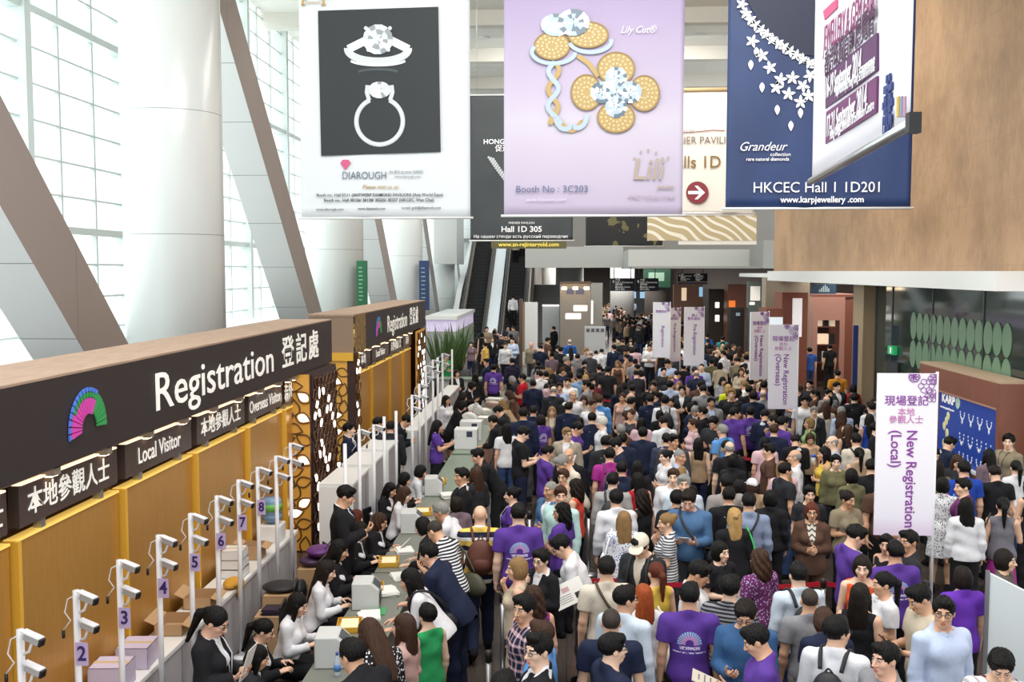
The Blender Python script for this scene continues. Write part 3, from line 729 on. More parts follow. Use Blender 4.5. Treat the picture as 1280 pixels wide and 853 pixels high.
# ceiling with downlights
m = panel_mat('ceiling_panel', '#e0ded7', '#a9a69e', 3.2, 50, .6)
struct('ceiling', MB().box(-12, 12, 10, 57.4, 13.9, 14.2), m)
mb = MB()
for y in (37.5, 43.9, 50.3): mb.box(-12, 12, y, y+.5, 13.35, 13.9)
struct('ceiling_beam', mb, pmat('ceiling_rib', '#cfccc4', .6))
for i, (x, y) in enumerate([(x, y) for y in (39.5, 41.8, 46, 48.6, 53) for x in (-4.4, -3.4, 5.2, 6.4)]):
    o = thing('ceiling_downlight', 'small round recessed downlight in the pale hall ceiling', 'light', (x, y, 13.9), 0, 'recessed downlights in the hall ceiling')
    MB().lathe([(.17, -.03), (.20, -.03), (.20, 0), (.17, 0)], n=16).build('trim_ring', M['white'], o); MB().lathe([(.0, -.02), (.165, -.02), (.165, 0), (0, 0)], n=16).build('lens', M['lamp'], o)
# end wall above the mezzanine, open at the left for the escalators
m = pmat('bulkhead', '#8d8985', .7)
struct('wall_end', MB().box(-2.3, 12, 57, 57.4, 5.6, 14).box(-12, -2.3, 57, 57.4, 9.4, 14), m)
struct('mezzanine_beam', MB().box(-2.3, 2.95, 55.2, 57, 4.68, 5.8).box(2.95, 11.6, 50.5, 57, 4.62, 5.55), panel_mat('mezzanine_panel', '#b9bab6', '#8f8f8b', 100, 100, .45))
struct('mezzanine_beam_edge', MB().box(2.95, 11.0, 47.5, 50.5, 4.62, 4.72).box(8.8, 11.8, 46.9, 50.4, 4.62, 5.9), pmat('soffit_grey', '#8f908c', .6))
struct('upper_floor_slab', MB().box(-2.05, 12, 57.4, 76, 6.3, 6.6).box(-9, -2.05, 69.2, 76, 6.6, 6.7), pmat('slab_grey', '#9b9a97', .7))
struct('wall_upper_back', MB().box(-12, 12, 76, 76.4, 6.3, 14), M['white'])
# the low hall beyond the mezzanine
struct('ceiling_low', MB().box(-2.05, 12, 57.4, 132, 5.3, 5.6), pmat('low_ceiling', '#a7a49e', .7))
struct('wall_far', MB().box(-12, 13, 132, 132.4, 0, 6), pmat('far_wall', '#6f6a66', .8))
struct('ceiling_shop', MB().box(7.75, 12.5, 27.4, 47, 4.25, 4.4), M['white'])
struct('wall_shop_side', MB().box(8.2, 12.5, 27.2, 27.4, 0, 4.25), pmat('beige_stone', '#a08a6c', .5))
struct('wall_far_right', MB().box(12.5, 12.8, 47, 132, 0, 5.4), pmat('far_right_wall', '#5f5550', .7))
struct('wall_far_left', MB().box(-3.2, -3.0, 76, 132, 0, 5.4), pmat('far_left_wall', '#8a8783', .7))
# ---- left: glazed facade
mg = M['mull'] = pmat('mullion', '#c3cbc9', .4)
XG = -11.2
mb = MB(); y = 6.0; i = 0
while y < 76:
    if i % 3 == 0: mb.box(XG-.25, XG+.25, y-.12, y+.12, 0, 14)
    else: mb.box(XG-.05, XG+.05, y-.035, y+.035, 0, 14)
    y += 1.62; i += 1
z = .9
while z < 14:
    big = abs((z - .9) % 4.5) < .1; mb.box(XG-(.16 if big else .06), XG+(.16 if big else .06), 5, 76, z-(.08 if big else .022), z+(.08 if big else .022)); z += .75
struct('window_frame', mb, mg)
mgl = bpy.data.materials.new('facade_glass'); mgl.use_nodes = True; t = NT(mgl); nt = mgl.node_tree; nt.nodes.remove(t.b)
tr = t.N('ShaderNodeBsdfTransparent'); tr.inputs[0].default_value = (.97, 1, .99, 1); gl = t.N('ShaderNodeBsdfGlossy'); gl.inputs['Roughness'].default_value = .02; mx = t.N('ShaderNodeMixShader'); mx.inputs[0].default_value = .06
t.L(tr.outputs[0], mx.inputs[1]); t.L(gl.outputs[0], mx.inputs[2]); t.L(mx.outputs[0], nt.nodes['Material Output'].inputs[0])
struct('window_1', MB().box(XG-.012, XG+.012, 5, 76, .9, 14), mgl)
struct('wall_left', MB().box(XG-.2, XG+.2, 5, 76, 0, .9), M['white'])
struct('ledge_left', MB().box(-10.6, -9.6, 14, 76, 0, 2.9), M['white'])
# white clad columns and their leaning struts
M['clad'] = panel_mat('column_cladding', '#dfe3e2', '#8b9191', 100, 2.34, .22, oz=.78); M['taupe'] = panel_mat('strut_taupe', '#978b85', '#5f5752', 2.2, 100, .4)
M['strut_white'] = panel_mat('strut_white', '#eef1f1', '#8f9698', 100, 1.15, .3)
for n in range(5):
    yc = 19.9 + 13.9*n
    me = MB().lathe([(.95, 0), (.95, 13.9)], n=48)
    o = struct('column_left', me, M['clad']); o.location = (-7.75, yc, 0)
    # strut: leaning towards the viewer from the foot of the column
    a = 1/.95; h = 13.9; half = .82
    mb = MB(); y0 = -half; y1 = half
    P = [(-.45, y0, 0), (.45, y0, 0), (.45, y1, 0), (-.45, y1, 0)]; P2 = [(x_, y_ - h*a, h) for x_, y_, _ in P]
    b_ = P + [(p[0], p[1], p[2]) for p in P2]
    mb.mi = 0; mb.add(b_, [(0, 1, 5, 4)]); mb.add(b_, [(2, 3, 7, 6), (3, 0, 4, 7)]); mb.mi = 1; mb.add(b_, [(1, 2, 6, 5)])
    me = mb.mesh('strut'); me.materials.append(M['strut_white']); me.materials.append(M['taupe']); o = link('column_strut', me); o['kind'] = 'structure'; o.location = (-8.0, yc - .1, 0)
# ---- right: glass wall, shop recess, white canopy
m = pmat('dark_glass', '#2c3634', .06, spec=.6); M['dark_glass'] = m; t = NT(m); vec, x, y, z = t.coord('Object'); t.color(t.mix(t.noise(t.scale(vec, (1, .6, .25)), 1.2, 3), srgb('#18211e'), srgb('#3f4c48')))
struct('window_2', MB().box(7.78, 7.9, 16.9, 26.4, 0, 4.2), m)
mb = MB()
for y in (16.9, 19.6, 22.3, 25.0, 26.3): mb.box(7.76, 7.79, y-.02, y+.02, 0, 4.2)
struct('window_frame_right', mb, pmat('glass_joint', '#3b4442', .3))
struct('trim_canopy', MB().box(7.0, 7.75, 17.2, 36.5, 4.17, 4.5), M['white_gloss'])
struct('column_right', MB().box(7.5, 8.2, 26.45, 27.4, 0, 4.17), pmat('beige_stone', '#a08a6c', .5))
struct('wall_shop', MB().box(12.4, 12.6, 27.4, 47, 0, 4.3), pmat('shop_wall', '#6b4536', .6))
struct('wall_shop_pier', MB().box(7.3, 8.9, 38.3, 39.1, 0, 4.25), pmat('pier_stone', '#8d8272', .6))
o = MB().box(7.70, 7.775, 24.3, 25.2, 0, 2.35).build('door_1', pmat('dark_door', '#2a2e30', .4)); o['kind'] = 'structure'
# green oval film on the glass: each row one print on the pane
def ovals(name, zc, label):
    mb = MB()
    for i in range(13):
        yc = 18.55 + i*.41; n = 20; pts = [(7.765, yc + .2*math.cos(2*PI*k/n), zc + .31*math.sin(2*PI*k/n)) for k in range(n)]; mb.prism(pts, (.012, 0, 0))
    return tag(mb.build(name, pmat('green_film', '#6d8c70', .35)), label, 'window film')
ovals('oval_window_film', 3.27, 'upper row of pale green ovals printed on the dark glass wall'); ovals('oval_window_film', 2.64, 'lower row of pale green ovals on the dark glass wall, above the jewellery stall')
# exit sign over the dark door
o = thing('exit_sign', 'small green running man exit sign above the dark door in the glass wall', 'sign', (7.7, 24.75, 2.62)); MB().box(-.03, .06, -.22, .22, -.1, .1).build('sign_case', pmat('exit_green', '#1f8a55', .4, emit='#2aa868', es=.5), o)
MB().box(-.034, -.03, -.06, .05, -.07, .07).build('symbol', M['letter'], o)
# far columns in the low hall
for (px, Y, r, c) in ((712, 66, .9, '#c9ccca'), (778, 86, 1.0, '#c9ccca'), (821, 74, .85, '#5b5450'), (690, 72, .7, '#c9ccca')):
    p = at_y(px, 339, Y); struct('column_far', MB().lathe([(r, 0), (r, 5.3)], (p.x, Y, 0), 24), pmat('far_column_' + c[1:], c, .5))
# ------------------------------------------------------------------ registration booths on the left
m = pmat('gold_panel', '#c48f42', .34, metal=.45, spec=.5); t = NT(m); vec, x, y, z = t.coord('Object'); t.color(t.mix(t.noise(t.scale(vec, (1, 8, .5)), 6, 3), srgb('#b8843a'), srgb('#cf9c4e'))); M['gold'] = m
M['gold_edge'] = pmat('gold_edge', '#e0ac3c', .4, metal=.1); M['booth_brown'] = pmat('booth_brown', '#8d7560', .6); M['booth_top'] = pmat('booth_top_board', '#a98d77', .8); M['fascia'] = pmat('fascia_black', '#2e2625', .5)
M['sign_brown'] = pmat('sign_board_brown', '#4d3f39', .25, spec=.6); M['petal_gold'] = pmat('petal_backing', '#c5923f', .5, emit='#d59a3c', es=.18); M['petal_dark'] = pmat('petal_lattice', '#5a3a22', .5)
M['petal_lit'] = pmat('petal_light', '#fff8ee', .5, emit='#fff4e6', es=3.0); M['bronze'] = pmat('bronze_dark', '#3b2622', .4)
t = NT(M['booth_top']); vec, x, y, z = t.coord('Object'); t.color(t.mix(t.noise(t.scale(vec, (6, .7, 1)), 3, 4), srgb('#8d735f'), srgb('#b79c86')))
def leaf(u, v, a, L, W, n=9):
    P = []
    for i in range(2*n):
        s = i/n if i <= n else 2 - i/n; w_ = W*math.sin(PI*min(1, s)**.8)*(1 if i <= n else -1); l = (s - .5)*L
        P.append((u + l*math.cos(a) - w_*math.sin(a), v + l*math.sin(a) + w_*math.cos(a)))
    return P
def petal_screen(parent, O, U, V, N, wu, hv, seed, lit=True, name='petal_screen', back=None):
    "a gold screen of leaf shaped cells, some of them lit"
    O, U, V, N = (Vector(q) for q in (O, U, V, N)); r = random.Random(seed); W3 = lambda u, v, d=0: O + U*u + V*v + N*d
    bk = MB(); bk.prism([W3(0, 0), W3(wu, 0), W3(wu, hv), W3(0, hv)], -N*.04); b = bk.build(name, back or M['petal_gold'], parent)
    la = MB(); li = MB(); v = .1; row = 0
    while v < hv - .1:
        u = .10 + (.13 if row % 2 else 0)
        while u < wu - .04:
            a = r.choice((.5, -.5, 2.6, .2, 1.5)) + r.uniform(-.2, .2); P = leaf(u, v, a, .27, .085)
            la.tube([W3(p, q, .012) for p, q in P] + [W3(*P[0], .012)], .013, 5, False)
            if lit and r.random() < (.34 if back is None else .2): li.prism([W3(p, q, .004) for p, q in leaf(u, v, a, .19, .06)], N*.018)
            u += .27
        v += .17; row += 1
    la.build('lattice', M['petal_dark'], b)
    if lit: li.build('lit_petals', M['petal_lit'], b)
    return b
def fan_logo(parent, O, U, V, N, s, name='fan_emblem'):
    O, U, V, N = (Vector(q) for q in (O, U, V, N)); e = None
    mats = [pmat('fan_pink', '#c23f9c', .5, emit='#c23f9c', es=.25), pmat('fan_green', '#2f8a4a', .5, emit='#2f8a4a', es=.2), pmat('fan_blue', '#4a72c8', .5, emit='#4a72c8', es=.25)]
    mb = MB()
    for i in range(19):
        a = PI*(1.03 - i/18*1.02); c_, s_ = math.cos(a), math.sin(a)
        segs = ((.36, .74, 0), (.76, .88, 1), (.9, 1.0, 2)) if 3 < i < 13 else (((.36, .88, 0), (.9, 1.0, 2)) if i <= 3 else ((.42, .95, 1),))
        for r0, r1, mi in segs:
            mb.mi = mi; w0, w1 = .052*r0, .075*r1
            q = [(c_*r0 - s_*w0, s_*r0 + c_*w0), (c_*r0 + s_*w0, s_*r0 - c_*w0), (c_*r1 + s_*w1, s_*r1 - c_*w1), (c_*r1 - s_*w1, s_*r1 + c_*w1)]
            mb.prism([O + U*u*s + V*v*s for u, v in q], N*.012)
    return mb.build(name, mats, parent)
XF = -4.25
def booth(Y0, Y1, panels, label, words, logo_y, text_span, texture_end=False, near_screen=False):
    o = thing('registration_booth', label, 'booth', (XF, (Y0+Y1)/2, 0)); cy = (Y0+Y1)/2
    B = lambda *a: MB().box(a[0]-XF, a[1]-XF, a[2]-cy, a[3]-cy, a[4], a[5])
    B(-5.15, XF, Y0, Y1, 2.86, 3.6).build('canopy_box', M['booth_brown'], o)
    B(-5.18, XF+.02, Y0-.02, Y1+.02, 3.6, 3.64).build('top_board', M['booth_top'], o)
    f = B(XF, XF+.03, Y0 + (1.1 if texture_end else 0), Y1, 2.88, 3.62).build('fascia_panel', M['fascia'], o)
    if texture_end:
        g = pmat('gilt_relief', '#6b5130', .4, metal=.5); t = NT(g); vec, x, y, z = t.coord('Object'); n = t.noise(t.scale(vec, (1, 12, 2)), 4, 5, .7); t.color(t.ramp(n, [(.42, srgb('#33241a')), (.55, srgb('#b58a3c')), (.6, srgb('#ead08a'))])); B(XF, XF+.03, Y0, Y0+1.1, 2.88, 3.62).build('gilt_end_panel', g, o)
    X = .04; U = (0, 1, 0); V = (0, 0, 1)
    fan_logo(f, (X, logo_y - cy, 3.12), U, V, (1, 0, 0), .36)
    y0, y1 = text_span
    tx('lettering', 'Registration', .56, (X, y0 - cy, 3.235), U, V, M['letter'], f, 'LEFT', .004, 1, .003, fit=y1-y0)
    tx('lettering', words, .5, (X, y1 + .5 - cy, 3.25), U, V, M['letter'], f, 'LEFT', .012, 1, .003, sp=1.3, fit=(y1-y0)*.53)
    B(-5.15, -4.55, Y0, Y1, 0, 2.86).build('back_wall', M['bronze'], o)
    p_end = panels[-1][1]
    for i, (a, b, txt) in enumerate(panels):
        g = B(-4.55, -4.36, a + .07, b, 0, 2.36).build('gold_panel', M['gold'], o); B(-4.45, -4.30, a + .035, a + .085, 0, 2.37).build('edge_strip', M['gold_edge'], g); B(-4.45, -4.345, a + .085, b, 2.355, 2.375).build('top_strip', pmat('lit_gold_edge', '#f0c763', .4, emit='#ffcf66', es=.5), g)
        if txt is None: continue
        s = B(-4.42, -4.33, a + .12, b - .06, 2.46, 2.80).build('sign_board', M['sign_brown'], o)
        tx('lettering', txt, .235, (XF - .08 + .006 - XF, (a+b)/2 - cy, 2.625), U, V, M['letter'], s, 'CENTER', .01, .95 if ord(txt[0]) < 256 else 1.05, .002)
        for q in (.3, .8):
            l = B(-4.40, -4.25, a + (b-a)*q - .06, a + (b-a)*q + .06, 2.80, 2.875).build('spotlight', pmat('spot_case', '#8a7d70', .4), s); B(-4.36, -4.27, a + (b-a)*q - .05, a + (b-a)*q + .05, 2.79, 2.80).build('lamp', M['lamp'], l)
        B(-4.40, -4.32, a + .14, b - .08, 2.80, 2.815).build('light_strip', M['tube'], s)
        for q in (.25, .8): B(-4.42, -4.35, a + (b-a)*q, a + (b-a)*q + .07, 2.36, 2.46).build('bracket', M['steel'], s)
    return o, B, cy
o, B, cy = booth(5.9, 18.1, [(5.95, 7.65, '本地參觀人士'), (7.65, 9.6, '本地參觀人士'), (9.6, 11.55, 'Local Visitor'), (11.55, 13.5, '本地參觀人士'), (13.5, 15.3, 'Overseas Visitor'), (15.3, 15.9, '海外')],
    'nearer registration booth on the left, long black fascia with white lettering and gold panels', '登記處', 8.72, (10.15, 14.35))
# the glowing end pillar of the booth
c = B(-4.52, -4.12, 15.98, 17.95, .0, 2.86).build('pillar', M['bronze'], o)
petal_screen(c, (-4.56 - XF, 15.96 - cy, .02), (1, 0, 0), (0, 0, 1), (0, -1, 0), .46, 2.84, 3); petal_screen(c, (-4.10 - XF, 16.2 - cy, .02), (0, 1, 0), (0, 0, 1), (1, 0, 0), 1.7, 2.8, 9, back=M['bronze'])
o2, B2, cy2 = booth(20.1, 30.2, [(20.6, 22.3, '本地'), (22.3, 24.6, 'Local Visitor'), (24.6, 26.6, '海外參觀人士'), (26.6, 28.2, '海外')],
    'farther registration booth with a gilt end panel beside its black fascia', '登記處', 22.6, (23.7, 26.6), True)
petal_screen(o2, (-5.1 - XF, 20.08 - cy2, .0), (1, 0, 0), (0, 0, 1), (0, -1, 0), .72, 2.72, 5)
B2(-5.12, -4.25, 20.02, 20.1, 2.72, 2.88).build('gilt_band', M['gold_edge'], o2); B2(-4.38, -4.22, 20.08, 20.45, 0, 2.86).build('corner_post', M['bronze'], o2)
petal_screen(o2, (-4.22 - XF, 20.1 - cy2, .02), (0, 1, 0), (0, 0, 1), (1, 0, 0), .42, 2.8, 11)
petal_screen(o2, (-4.2 - XF, 28.3 - cy2, .02), (0, 1, 0), (0, 0, 1), (1, 0, 0), 1.1, 2.8, 13); c = B2(-4.9, -4.25, 29.45, 30.1, 0, 2.86).build('pillar', M['bronze'], o2); petal_screen(c, (-4.22 - XF, 29.45 - cy2, .02), (0, 1, 0), (0, 0, 1), (1, 0, 0), .62, 2.8, 17)
# ---- white counters
def counter(name, label, x0, x1, y0, y1, h, th=.05, end=True):
    o = thing(name, label, 'counter', ((x0+x1)/2, (y0+y1)/2, 0)); cx, cy = (x0+x1)/2, (y0+y1)/2
    b = MB().box(x0-cx+.02, x1-cx-.02, y0-cy+.02, y1-cy-.02, 0, h - th).build('body', M['grey_lam'], o)
    k = MB()
    for i in range(int((y1-y0)/1.0)+1): k.box(x1-cx-.022, x1-cx-.012, y0-cy+.02+i, y0-cy+.03+i, 0, h-th)
    k.build('panel_seams', pmat('seam_dark', '#8d8a8e', .5), b)
    MB().box(x0-cx, x1-cx, y0-cy, y1-cy, h - th, h).build('top', M['white_gloss'], o, .006)
    if end: MB().box(x0-cx, x1-cx, y0-cy-.012, y0-cy+.02, 0, h-th).build('end_panel', M['white_gloss'], o)
    return o
counter('registration_counter', 'long low white counter along the nearer gold panels, cluttered with boxes', -4.27, -3.87, 5.9, 14.35, .78)
counter('registration_counter', 'tall white counter with a wide end panel, right behind the man with the microphone', -3.72, -3.2, 15.0, 16.3, 1.32)
counter('registration_counter', 'middle step of the tall white counter, in front of the men in suits', -3.70, -3.18, 16.45, 17.6, 1.34)
counter('registration_counter', 'last step of the tall white counter before the farther booth', -3.67, -3.15, 17.75, 18.8, 1.36)
counter('registration_counter', 'white counter in front of the farther gold panels', -3.36, -3.02, 20.3, 28.5, 1.3)
# ---- camera posts
M['post_white'] = pmat('post_white', '#e2e2e6', .35); M['cam_grey'] = pmat('camera_grey', '#a9aaad', .4)
def camera_head(parent, z, sy):
    b = MB(); b.obox((.115, -.04, z), ((.93, -.25, -.25), (.25, .97, 0), (.26, 0, .96)), .066, .027, .027); c = b.build('camera', M['cam_grey'], parent, .008)
    b = MB(); b.obox((.181, -.058, z - .02), ((.93, -.25, -.25), (.25, .97, 0), (.26, 0, .96)), .01, .024, .024); b.build('lens', M['black'], c)
    MB().tube([(.01, 0, z - .13), (.07, -.02, z - .10), (.10, -.03, z - .03)], .010, 8).build('bracket', M['post_white'], c)
    MB().obox((.108, -.04, z + .03), ((.93, -.25, -.25), (.25, .97, 0), (.26, 0, .96)), .08, .031, .004).build('sun_shield', M['post_white'], c)
def camera_post(x, y, num, label, h=2.08, cams=2, group=None):
    o = thing('camera_post', label, 'camera post', (x, y, 0), 0, group)
    MB().lathe([(.026, 0), (.026, h)], n=14).build('pole', M['post_white'], o); MB().lathe([(.10, 0), (.10, .02), (.03, .03)], n=16).build('base_plate', M['post_white'], o)
    if cams > 0: camera_head(o, h - .05, 0)
    if cams > 1: camera_head(o, h - .27, 0)
    if cams: MB().tube([(-.02, .02, h - .05), (-.08, .02, h - .08), (-.10, .01, h - .18), (-.05, 0, h - .24), (-.11, 0, h - .32)], .006, 6).build('cable', M['post_white'], o); MB().tube([(-.11, 0, h - .32), (-.11, 0, h - .38)], .013, 8).build('plug', M['black'], o)
    if num:
        p = MB().box(.0, .10, -.042, -.034, h - .58, h - .40).build('number_plate', pmat('plate_lilac', '#c4b2dc', .5), o)
        tx('numeral', str(num), .16, (.052, -.044, h - .49), (1, 0, 0), (0, 0, 1), pmat('numeral_purple', '#35246a', .5), p, 'CENTER', .02, .9, .004)
PX = [(25, 787), (95, 738), (149, 700), (198, 669), (238, 642), (271, 620), (298, 600), (322, 584), (345, 570), (363, 554)]
for i, (px, py) in enumerate(PX):
    p = at_x(px, py, -3.78); camera_post(-3.78, p.y, i + 1 if i < 8 else None, 'white camera post whose lilac plate reads %s, by the low white counter' % 'one two three four five six seven eight'.split()[i] if i < 8 else ('white camera post at the end of the low counter, %s the water bottle' % ('in front of' if i == 8 else 'just past')), p.z, 2)
far_l = ['short bare white post by the white end panel of the tall counter', 'white camera post before the young man in the dark suit at the tall counter', 'white camera post between the two stepped counter tops', 'plain white post at the middle step of the tall counter', 'white post at the last step of the tall counter']
for i, (px, py) in enumerate([(431, 555), (449, 537), (467, 531), (480, 521), (495, 514)]):
    p = at_x(px, py, -3.05); camera_post(-3.05, p.y, None, far_l[i], p.z, 1 if i in (1, 2) else 0)
for i, (px, py) in enumerate([(515, 494), (524, 480), (532, 457), (541, 450), (547, 447), (553, 442), (565, 437)]):
    p = at_x(px, py, -2.93 if i < 6 else -3.3); camera_post(p.x, p.y, None, 'thin white camera post in the row by the white counter of the farther booth', p.z, 2 if i not in (4, 6) else 0, 'posts beside the farther booth')
# ---- the long service tables between staff and visitors
m = pmat('table_top', '#77796f', .35); M['table_skirt'] = pmat('table_skirt', '#9a9088', .7)
def service_table(label, x0, x1, y0, y1, h=.75, top=None, front=None):
    o = thing('service_table', label, 'table', ((x0+x1)/2, (y0+y1)/2, 0)); cx, cy = (x0+x1)/2, (y0+y1)/2
    MB().box(x0-cx, x1-cx, y0-cy, y1-cy, h-.04, h).build('table_top', top or m, o, .005); MB().box(x1-cx-.06, x1-cx-.03, y0-cy+.02, y1-cy-.02, .02, h-.04).build('front_panel', front or M['table_skirt'], o)
    for sx in (x0-cx+.06, x1-cx-.1):
        for sy in (y0-cy+.08, y1-cy-.08): MB().box(sx-.02, sx+.02, sy-.02, sy+.02, 0, h-.04).build('leg', M['dark_metal'], o)
service_table('long grey service table, nearest part, between the staff and the leaning visitors', -2.42, -1.83, 6.9, 12.4)
service_table('grey service table beyond the white table printers, before the grey haired man in white', -2.40, -1.82, 12.45, 16.7)
service_table('greenish grey service table with yellow trays, by the man in black at its side', -2.38, -1.8, 16.75, 20.6, top=pmat('table_green', '#7e8b7b', .4))
service_table('service table with the pink fronted boxes near the woman in purple', -2.36, -1.78, 20.65, 24.6, .78, pmat('table_green', '#7e8b7b', .4), pmat('box_pink', '#b58f84', .6))
service_table('far service table crowded with papers and boxes', -2.34, -1.75, 24.7, 31.5, .78)
# a white fronted desk and green planter across the end of the aisle
o = thing('reception_desk', 'white fronted desk across the end of the staff aisle', 'desk', (-2.0, 33.6, 0)); MB().box(-2.2, 1.7, -.35, .35, 0, .92).build('front', pmat('desk_white', '#bdbcb8', .5), o); MB().box(-2.25, 1.75, -.4, .4, .92, .97).build('desk_top', pmat('table_green', '#7e8b7b', .4), o)
# ------------------------------------------------------------------ hanging banners
def banner_cloth(name, x0, x1, z0, z1, Y, mat, parent, amp=.008, seed=1, th=.006):
    r = random.Random(seed); ph = [r.uniform(0, 6) for _ in range(4)]; nx, nz = 40, 30; V = []; F = []
    for k in (0, 1):
        for j in range(nz+1):
            for i in range(nx+1):
                u = i/nx; v = j/nz; x_ = x0 + (x1-x0)*u; z_ = z0 + (z1-z0)*v
                d = amp*(math.sin(u*9 + ph[0] + v*1.3) + .6*math.sin(u*17 + ph[1] - v*2) + .4*math.sin(v*5 + ph[2]))*(.4 + .6*(1-v))
                V.append((x_, Y + d + th*k, z_))
    n = (nx+1)*(nz+1); q = lambda i, j, k: k*n + j*(nx+1) + i
    for j in range(nz):
        for i in range(nx): F.append((q(i, j, 0), q(i+1, j, 0), q(i+1, j+1, 0), q(i, j+1, 0))); F.append((q(i, j, 1), q(i, j+1, 1), q(i+1, j+1, 1), q(i+1, j, 1)))
    for i in range(nx): F.append((q(i, 0, 0), q(i, 0, 1), q(i+1, 0, 1), q(i+1, 0, 0))); F.append((q(i, nz, 0), q(i+1, nz, 0), q(i+1, nz, 1), q(i, nz, 1)))
    for j in range(nz): F.append((q(0, j, 0), q(0, j+1, 0), q(0, j+1, 1), q(0, j, 1))); F.append((q(nx, j, 0), q(nx, j, 1), q(nx, j+1, 1), q(nx, j+1, 0)))
    return MB().add(V, F, True).build(name, mat, parent)
class Flat:
    "art on a sheet facing the viewer: photograph pixels give the place on the sheet"
    def __init__(s, Y, parent): s.Y = Y; s.p = parent; s.k = Y/1280
    def P(s, px, py, d=0): q = at_y(px, py, s.Y); return Vector((q.x, s.Y - .03 - d, q.z))
    def text(s, name, body, px, py, hpx, mat, align='CENTER', bold=0, xs=1, shear=0, sp=1): return tx(name, body, hpx*s.k*1.38, s.P(px, py, .006), (1, 0, 0), (0, 0, 1), mat, s.p, align, bold, xs, .003, shear, sp)
    def poly(s, name, pts, mat, d=0): return MB().prism([s.P(x, y, d) for x, y in pts], (0, .02, 0)).build(name, mat, s.p)
    def mb(s): return MB()
def hang(o, x0, x1, z0, z1, Y):
    MB().tube([(x0-.05, Y+.003, z0), (x1+.05, Y+.003, z0)], .022, 8).build('bottom_rod', M['white'], o); MB().tube([(x0-.05, Y+.003, z1), (x1+.05, Y+.003, z1)], .022, 8).build('top_rod', M['white'], o)
    for x_ in (x0+.2, x1-.2): MB().tube([(x_, Y, z1), (x_, Y, 13.9)], .006, 5).build('wire', M['steel'], o)
def bounds(px0, px1, pyb, Y, pyt=None, top=10.9):
    a = at_y(px0, pyb, Y); b = at_y(px1, pyb, Y); return a.x, b.x, a.z, (at_y(px0, pyt, Y).z if pyt is not None else top)
ink = pmat('ink_grey', '#8d9096', .6); inkd = pmat('ink_dark', '#34353b', .6); silver = pmat('print_silver', '#c9cdd0', .35); silverd = pmat('print_silver_shade', '#8f969c', .35); sparkle = pmat('print_white', '#eef2f4', .3)
goldp = pmat('print_gold', '#b59a62', .5); goldd = pmat('print_gold_deep', '#92763f', .5); whitep = pmat('print_paper', '#f0f0f2', .6)
def gem(fl, cx, cy, r, seed, a=sparkle, b=silverd, c=silver, sy=1.0, n=14, name='gem'):
    "a brilliant drawn as facets"
    rr = random.Random(seed); mb = MB(); 
    for ring in range(3):
        r0, r1 = r*(ring/3), r*((ring+1)/3)
        for i in range(n):
            a0, a1 = 2*PI*i/n, 2*PI*(i+1)/n; mb.mi = rr.choice((0, 0, 1, 2, 2)) ; q = [(r0, a0), (r1, a0), (r1, a1), (r0, a1)] if ring else [(0.01, a0), (r1, a0), (r1, a1)]
            mb.prism([fl.P(cx + R_*math.cos(t_), cy - R_*math.sin(t_)*sy, .016 + seed % 7*.0015) for R_, t_ in q], (0, .006, 0))
    return mb.build(name, [a, b, c], fl.p)
def band_(fl, pts, wpx, mat, d=.004, name='ring_band'):
    "a flat ribbon along pixel points"
    mb = MB(); n = len(pts); w_ = wpx if isinstance(wpx, (list, tuple)) else [wpx]*n; L = []; Rr = []
    for i in range(n):
        a = Vector(pts[max(0, i-1)]); b = Vector(pts[min(n-1, i+1)]); t_ = (b-a).normalized(); nn = Vector((-t_.y, t_.x))*w_[i]/2; c = Vector(pts[i]); L.append(c+nn); Rr.append(c-nn)
    for i in range(n-1): mb.prism([fl.P(*L[i], d), fl.P(*L[i+1], d), fl.P(*Rr[i+1], d), fl.P(*Rr[i], d)], (0, .006, 0))
    return mb.build(name, mat, fl.p)
arc = lambda cx, cy, rx, ry, a0, a1, n=24: [(cx + rx*math.cos(R(a0 + (a1-a0)*i/n)), cy - ry*math.sin(R(a0 + (a1-a0)*i/n))) for i in range(n+1)]
def dots(fl, pts, rpx, mat, d=.01, name='pave_pattern', n=7):
    mb = MB()
    for (x_, y_) in pts: mb.prism([fl.P(x_ + rpx*math.cos(2*PI*k/n), y_ + rpx*math.sin(2*PI*k/n), d) for k in range(n)], (0, .004, 0))
    return mb.build(name, mat, fl.p)
# 1: white banner with two solitaire rings on a black panel
Y = 18.0; x0, x1, z0, z1 = bounds(377, 588, 273, Y); o = thing('hanging_banner', 'white hanging banner with two diamond rings on a black panel', 'banner', ((0, 0, 0)))
banner_cloth('cloth', x0, x1, z0, z1, Y, pmat('banner_white', '#d5dade', .75), o, seed=1); hang(o, x0, x1, z0, z1, Y); f = Flat(Y, o)
pn = f.poly('black_panel', [(398, 14), (548, 9), (551, 190), (402, 195)], pmat('banner_black', '#23282b', .6), .002)
band_(f, arc(473, 62, 38, 15, 175, 365), 9, silver, .008); band_(f, [(436, 62), (448, 56), (460, 50)], 10, sparkle, .009); band_(f, [(511, 62), (499, 56), (487, 50)], 10, sparkle, .009); band_(f, arc(473, 74, 36, 8, 200, 340), 3, sparkle, .010)
gem(f, 473, 50, 19, 4)
for q in ((458, 36), (488, 36), (461, 63), (486, 63)): dots(f, [q], 2.6, silver, .02, 'claw')
band_(f, arc(475, 152, 29, 29, 115, 425, 40), 5.5, silver, .008); band_(f, [(462, 126), (459, 116), (460, 107)], 5, silver, .009); band_(f, [(488, 126), (491, 116), (490, 107)], 5, silver, .009); dots(f, arc(475, 152, 29, 29, 130, 410, 44), 1.3, sparkle, .018)
